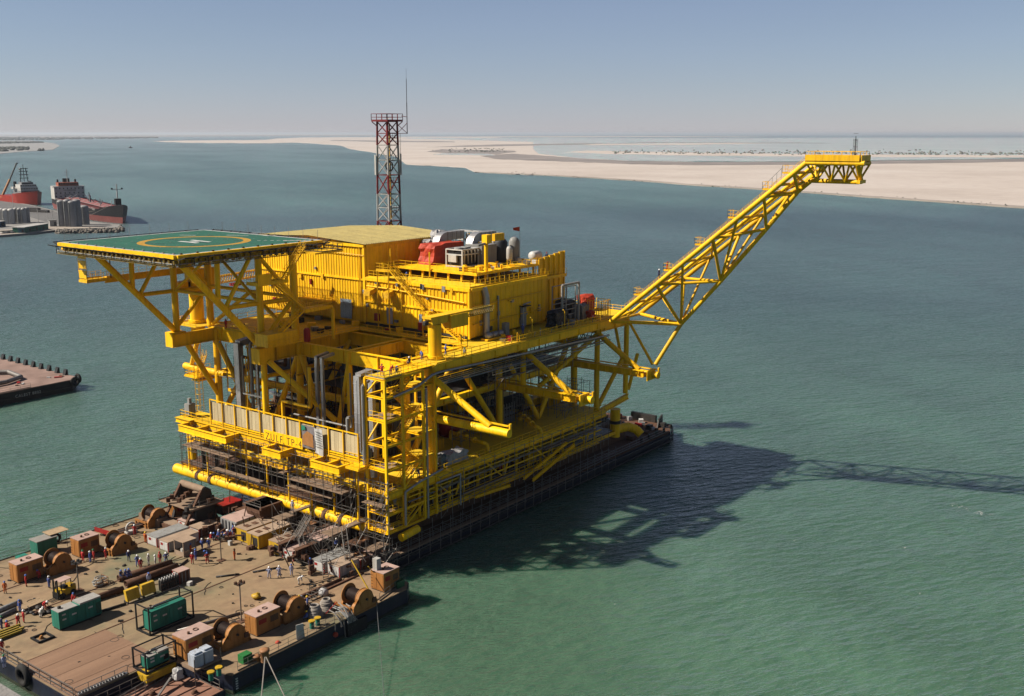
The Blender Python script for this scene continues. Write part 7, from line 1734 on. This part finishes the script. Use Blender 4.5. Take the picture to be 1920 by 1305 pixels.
def person(label,px,py,col,helm,ps="stand",z=D0,ang=0.0,xy=None,group=None):
    p = at(px,py,z=z) if xy is None else V((xy[0],xy[1],z))
    t = local("person",label,"person",tuple(p),group,ang); me, hme = POSES[ps]
    b = bpy.data.objects.new("body",me); COL.objects.link(b); b.parent = t
    for i,mt in enumerate((CLOTH[col],SKIN,BOOT)): b.material_slots[i].link = 'OBJECT'; b.material_slots[i].material = mt
    h = bpy.data.objects.new("helmet",hme); COL.objects.link(h); h.parent = t; h.material_slots[0].link = 'OBJECT'; h.material_slots[0].material = HELM[helm]
    return t
PE = [
("worker in orange coveralls standing nearest the left edge of the barge deck",10,1113,"orange","blue","stand",1.0),
("worker in red coveralls in front of the leftmost power pack",49.5,1100,"red","blue","stand",-.6),
("worker in blue coveralls left of the forklift",92.5,1103,"blue","white","stand",.2),
("worker in red coveralls between the leftmost power pack and the left winch",74,1086,"red","blue","bend",1.5),
("worker in red coveralls beside the far rail power pack, green helmet",156,1053,"red","green","stand",.4),
("worker in blue coveralls between two red ones near the far rail power pack",170,1055,"blue","white","stand",2.0),
("worker in red coveralls right of the blue one near the far rail power pack",176.5,1051,"red","green","stand",3.0),
("worker in red coveralls with hands on hips before the second winch",199,1048,"red","white","hips",-1.0),
("worker in navy clothes walking alone in front of the second winch",242,1053,"navy","white","walk",-2.0),
("worker in blue coveralls at the left of the standing row by the pipes",258,1062,"blue","white","hips",-1.5),
("worker in red trousers at the front of the standing row by the pipes",264.5,1068,"red","white","stand",-1.8),
("worker in white clothes third in the standing row by the pipes",279,1060,"white","white","stand",-1.2),
("worker in white clothes fourth in the standing row by the pipes",292,1062,"white","white","stand",2.4),
("worker in red coveralls fifth in the standing row by the pipes",300.5,1056,"red","red","stand",-2.6),
("worker in blue coveralls with hands on hips at the right end of the standing row",312,1057,"blue","white","hips",-2.2),
("worker in orange coveralls beside the white containers with yellow helmet",273,1018,"orange","yellow","stand",.2),
("worker in dark red clothes beside the small white machine",253,1004,"red","white","stand",1.0),
("worker in red coveralls left of the blue one by the open cage box",361,1058,"red","white","stand",.8),
("worker in blue coveralls between red ones by the open cage box",367.5,1051,"blue","blue","stand",1.8),
("worker in orange coveralls at the corner of the open cage box",358,1040,"orange","blue","stand",-.4),
("worker in red coveralls right of the open cage box with blue helmet",389,1057,"red","blue","hips",-1.9),
("worker in blue coveralls walking behind the open cage box group",379,1031,"blue","white","walk",.5),
("worker in blue coveralls at the left end of the dense crowd",392,1030,"blue","white","stand",1.2),
("worker in navy coveralls bending just behind the blue helmeted red worker",390,1046,"navy","blue","bend",2.8),
("worker in navy clothes sitting at the left end of the upper large pipe",226.5,1084,"navy","blue","sit",-1.4),
("worker in blue coveralls sitting in the middle on the upper large pipe",235,1083,"blue","blue","sit",-1.2),
("worker in blue coveralls sitting third on the upper large pipe",241.5,1081,"blue","blue","sit",-1.6),
("worker in pale blue coveralls standing behind the right yellow crate",280,1096,"pale","blue","stand",-2.0),
("worker in red coveralls crouching in front of the forklift",139,1127,"red","blue","sit",-2.5),
("worker in blue coveralls beside the pipes at the left edge",38,1148,"blue","blue","stand",-2.8),
("worker in red coveralls with white helmet standing below the timber stack",45,1168,"red","white","stand",-.2),
("worker in red coveralls walking with white helmet by the thin posts",34.5,1175,"red","white","walk",-1.4),
("worker in white clothes bending beside the scrap heap",77,1158,"white","white","bend",.4),
("worker in red coveralls behind the scrap heap with white helmet",84,1143,"red","white","bend",-1.2),
("worker in navy clothes at the very left behind the yellow steel bundle",3.5,1180,"navy","green","stand",0),
("worker in red coveralls crouching behind the yellow steel bundle",13,1181,"red","blue","sit",.6),
("worker in red coveralls in front of the yellow steel bundle",4.5,1225,"red","white","stand",1.2),
("worker in pale clothes at the rail by the bottom left corner",9,1254,"pale","green","stand",1.5),
("worker in orange coveralls standing alone right of the lamp post",440,1050.5,"orange","red","stand",-1.1),
("worker in pale blue coveralls, left of the pair on the open deck",505,1085,"pale","white","hips",.6),
("worker in pale blue coveralls, right of the pair on the open deck",524,1083,"pale","white","hips",.9),
("worker in grey blue clothes at the foot of the scaffold ladder",547,1080,"pale","blue","stand",1.0),
("worker in white shirt bending over near the scaffold ladder",561,1096,"white","white","bend",-.8),
("worker in navy coveralls at the side of the white container by the ladder",582,1068,"navy","blue","stand",-1.8),
("worker in blue coveralls with yellow helmet beside the middle near winch",577,1141,"blue","yellow","stand",2.4),
("worker in tan clothes bending behind the middle near winch",567,1131,"grey","yellow","bend",3.0),
("worker in blue coveralls sitting by the rope coils with yellow helmet",576.5,1162,"blue","yellow","sit",2.2)]
for l_,px,py,c,h,ps,an in PE: person(l_,px,py,c,h,ps,D0 if not (ps == "sit" and 220 < px < 245) else D0+.95,an)
rr = random.Random(31)
for k in range(16):
    c = ("red","navy","red","blue","red","grey")[k%6]
    person("%s coveralls worker, %s in the dense crowd counted from the lamp post" % (c,("first","second","third","fourth","fifth","sixth","seventh","eighth","ninth","tenth","eleventh","twelfth","thirteenth","fourteenth","fifteenth","last")[k]),398+k*4.4+rr.uniform(-1.5,1.5),1017-k*.9+rr.uniform(-5,4),c,rr.choice(("white","blue","red","white")),rr.choice(("stand","sit","stand","hips")),D0,rr.uniform(-3,3),None,"crowd of workers by the generators")
for l_,x,y,z,c,h,ps,an in (
("worker in blue coveralls kneeling on the white container",99.0-0,106.8,D0+1.6,"blue","white","sit",1.5),
("worker in grey blue coveralls standing on the scaffold board above the bumper pipe",99.4,116.5,8.6,"pale","white","stand",.6),
("worker in red with back turned at the stair tower top, left of the crew",103.6,101.4,30.7,"red","red","hips",.4),
("worker in red bending at the stair tower top, right of the crew",105.0,101.0,30.7,"red","red","bend",.2),
("worker in blue trousers crouching at the stair tower top rail",105.6,100.5,30.7,"navy","blue","sit",.2),
("worker in blue coveralls left of the pedestal crane on the upper deck",114.2,103.4,30.92,"blue","blue","bend",1.0),
("worker in blue coveralls walking right of the pedestal crane",118.6,102.6,30.92,"blue","blue","walk",-.5),
("worker in navy sitting on the upper deck near the pit rail",110.6,102.6,30.92,"navy","white","sit",1.4),
("worker in green clothes at the upper deck edge right of the crane",120.6,100.5,30.92,"grey","green","sit",.5),
("worker in blue coveralls by the lamp post at the shaded wall",139.6,103.6,30.92,"blue","blue","stand",1.0),
("worker in navy on the lower building's roof walk by the stair",130.6,121.4,39.66,"navy","blue","bend",.8),
("worker in navy at the right end of the roof plant rail",154.6,109.4,41.3,"navy","red","stand",.2),
("worker in white helmet climbing the boom walkway, lower of two",160.3,89.6,39.2,"navy","white","walk",-1.6),
("worker in dark red climbing the boom walkway, upper of two",160.3,88.0,40.6,"red","red","walk",-1.6),
("worker in blue at the front corner platform by the cream wall",105.0,140.4,17.62,"blue","blue","stand",-2.0),
("worker in red by the helideck column on the upper deck",112.9,147.6,30.92,"red","red","stand",-1.5),
("worker in white at the lowest closed landing of the stair tower, left",104.0,102.6,10.97,"white","white","stand",0),
("worker in grey at the lowest closed landing of the stair tower, right",105.4,101.2,10.97,"grey","white","stand",1.0),
("worker in grey crouching on the main deck behind the stair tower, left",109.6,101.5,14.2,"grey","white","bend",.4),
("worker in blue crouching on the main deck behind the stair tower, right",110.0,100.7,14.2,"blue","blue","bend",1.0),
("worker in navy kneeling on the main deck by the pale tarpaulin heap",114.2,100.6,14.2,"navy","white","sit",.4),
("worker in navy behind the right end of the cream wall",104.4,104.6,17.62,"navy","blue","stand",2.0)):
    person(l_,0,0,c,h,ps,z,an,(x,y))
crumple("covered_load","pale tarpaulin heap on the main deck beside the stair tower","covered load",(119.5,102.0,Z1+.1),(4.8,2.0,1.7),TARPW,51,.35)
crumple("covered_load","grey blue tarpaulin bundle left of the pale heap","covered load",(116.6,102.2,Z1+.1),(1.5,1.6,1.6),TARPB,52,.3)
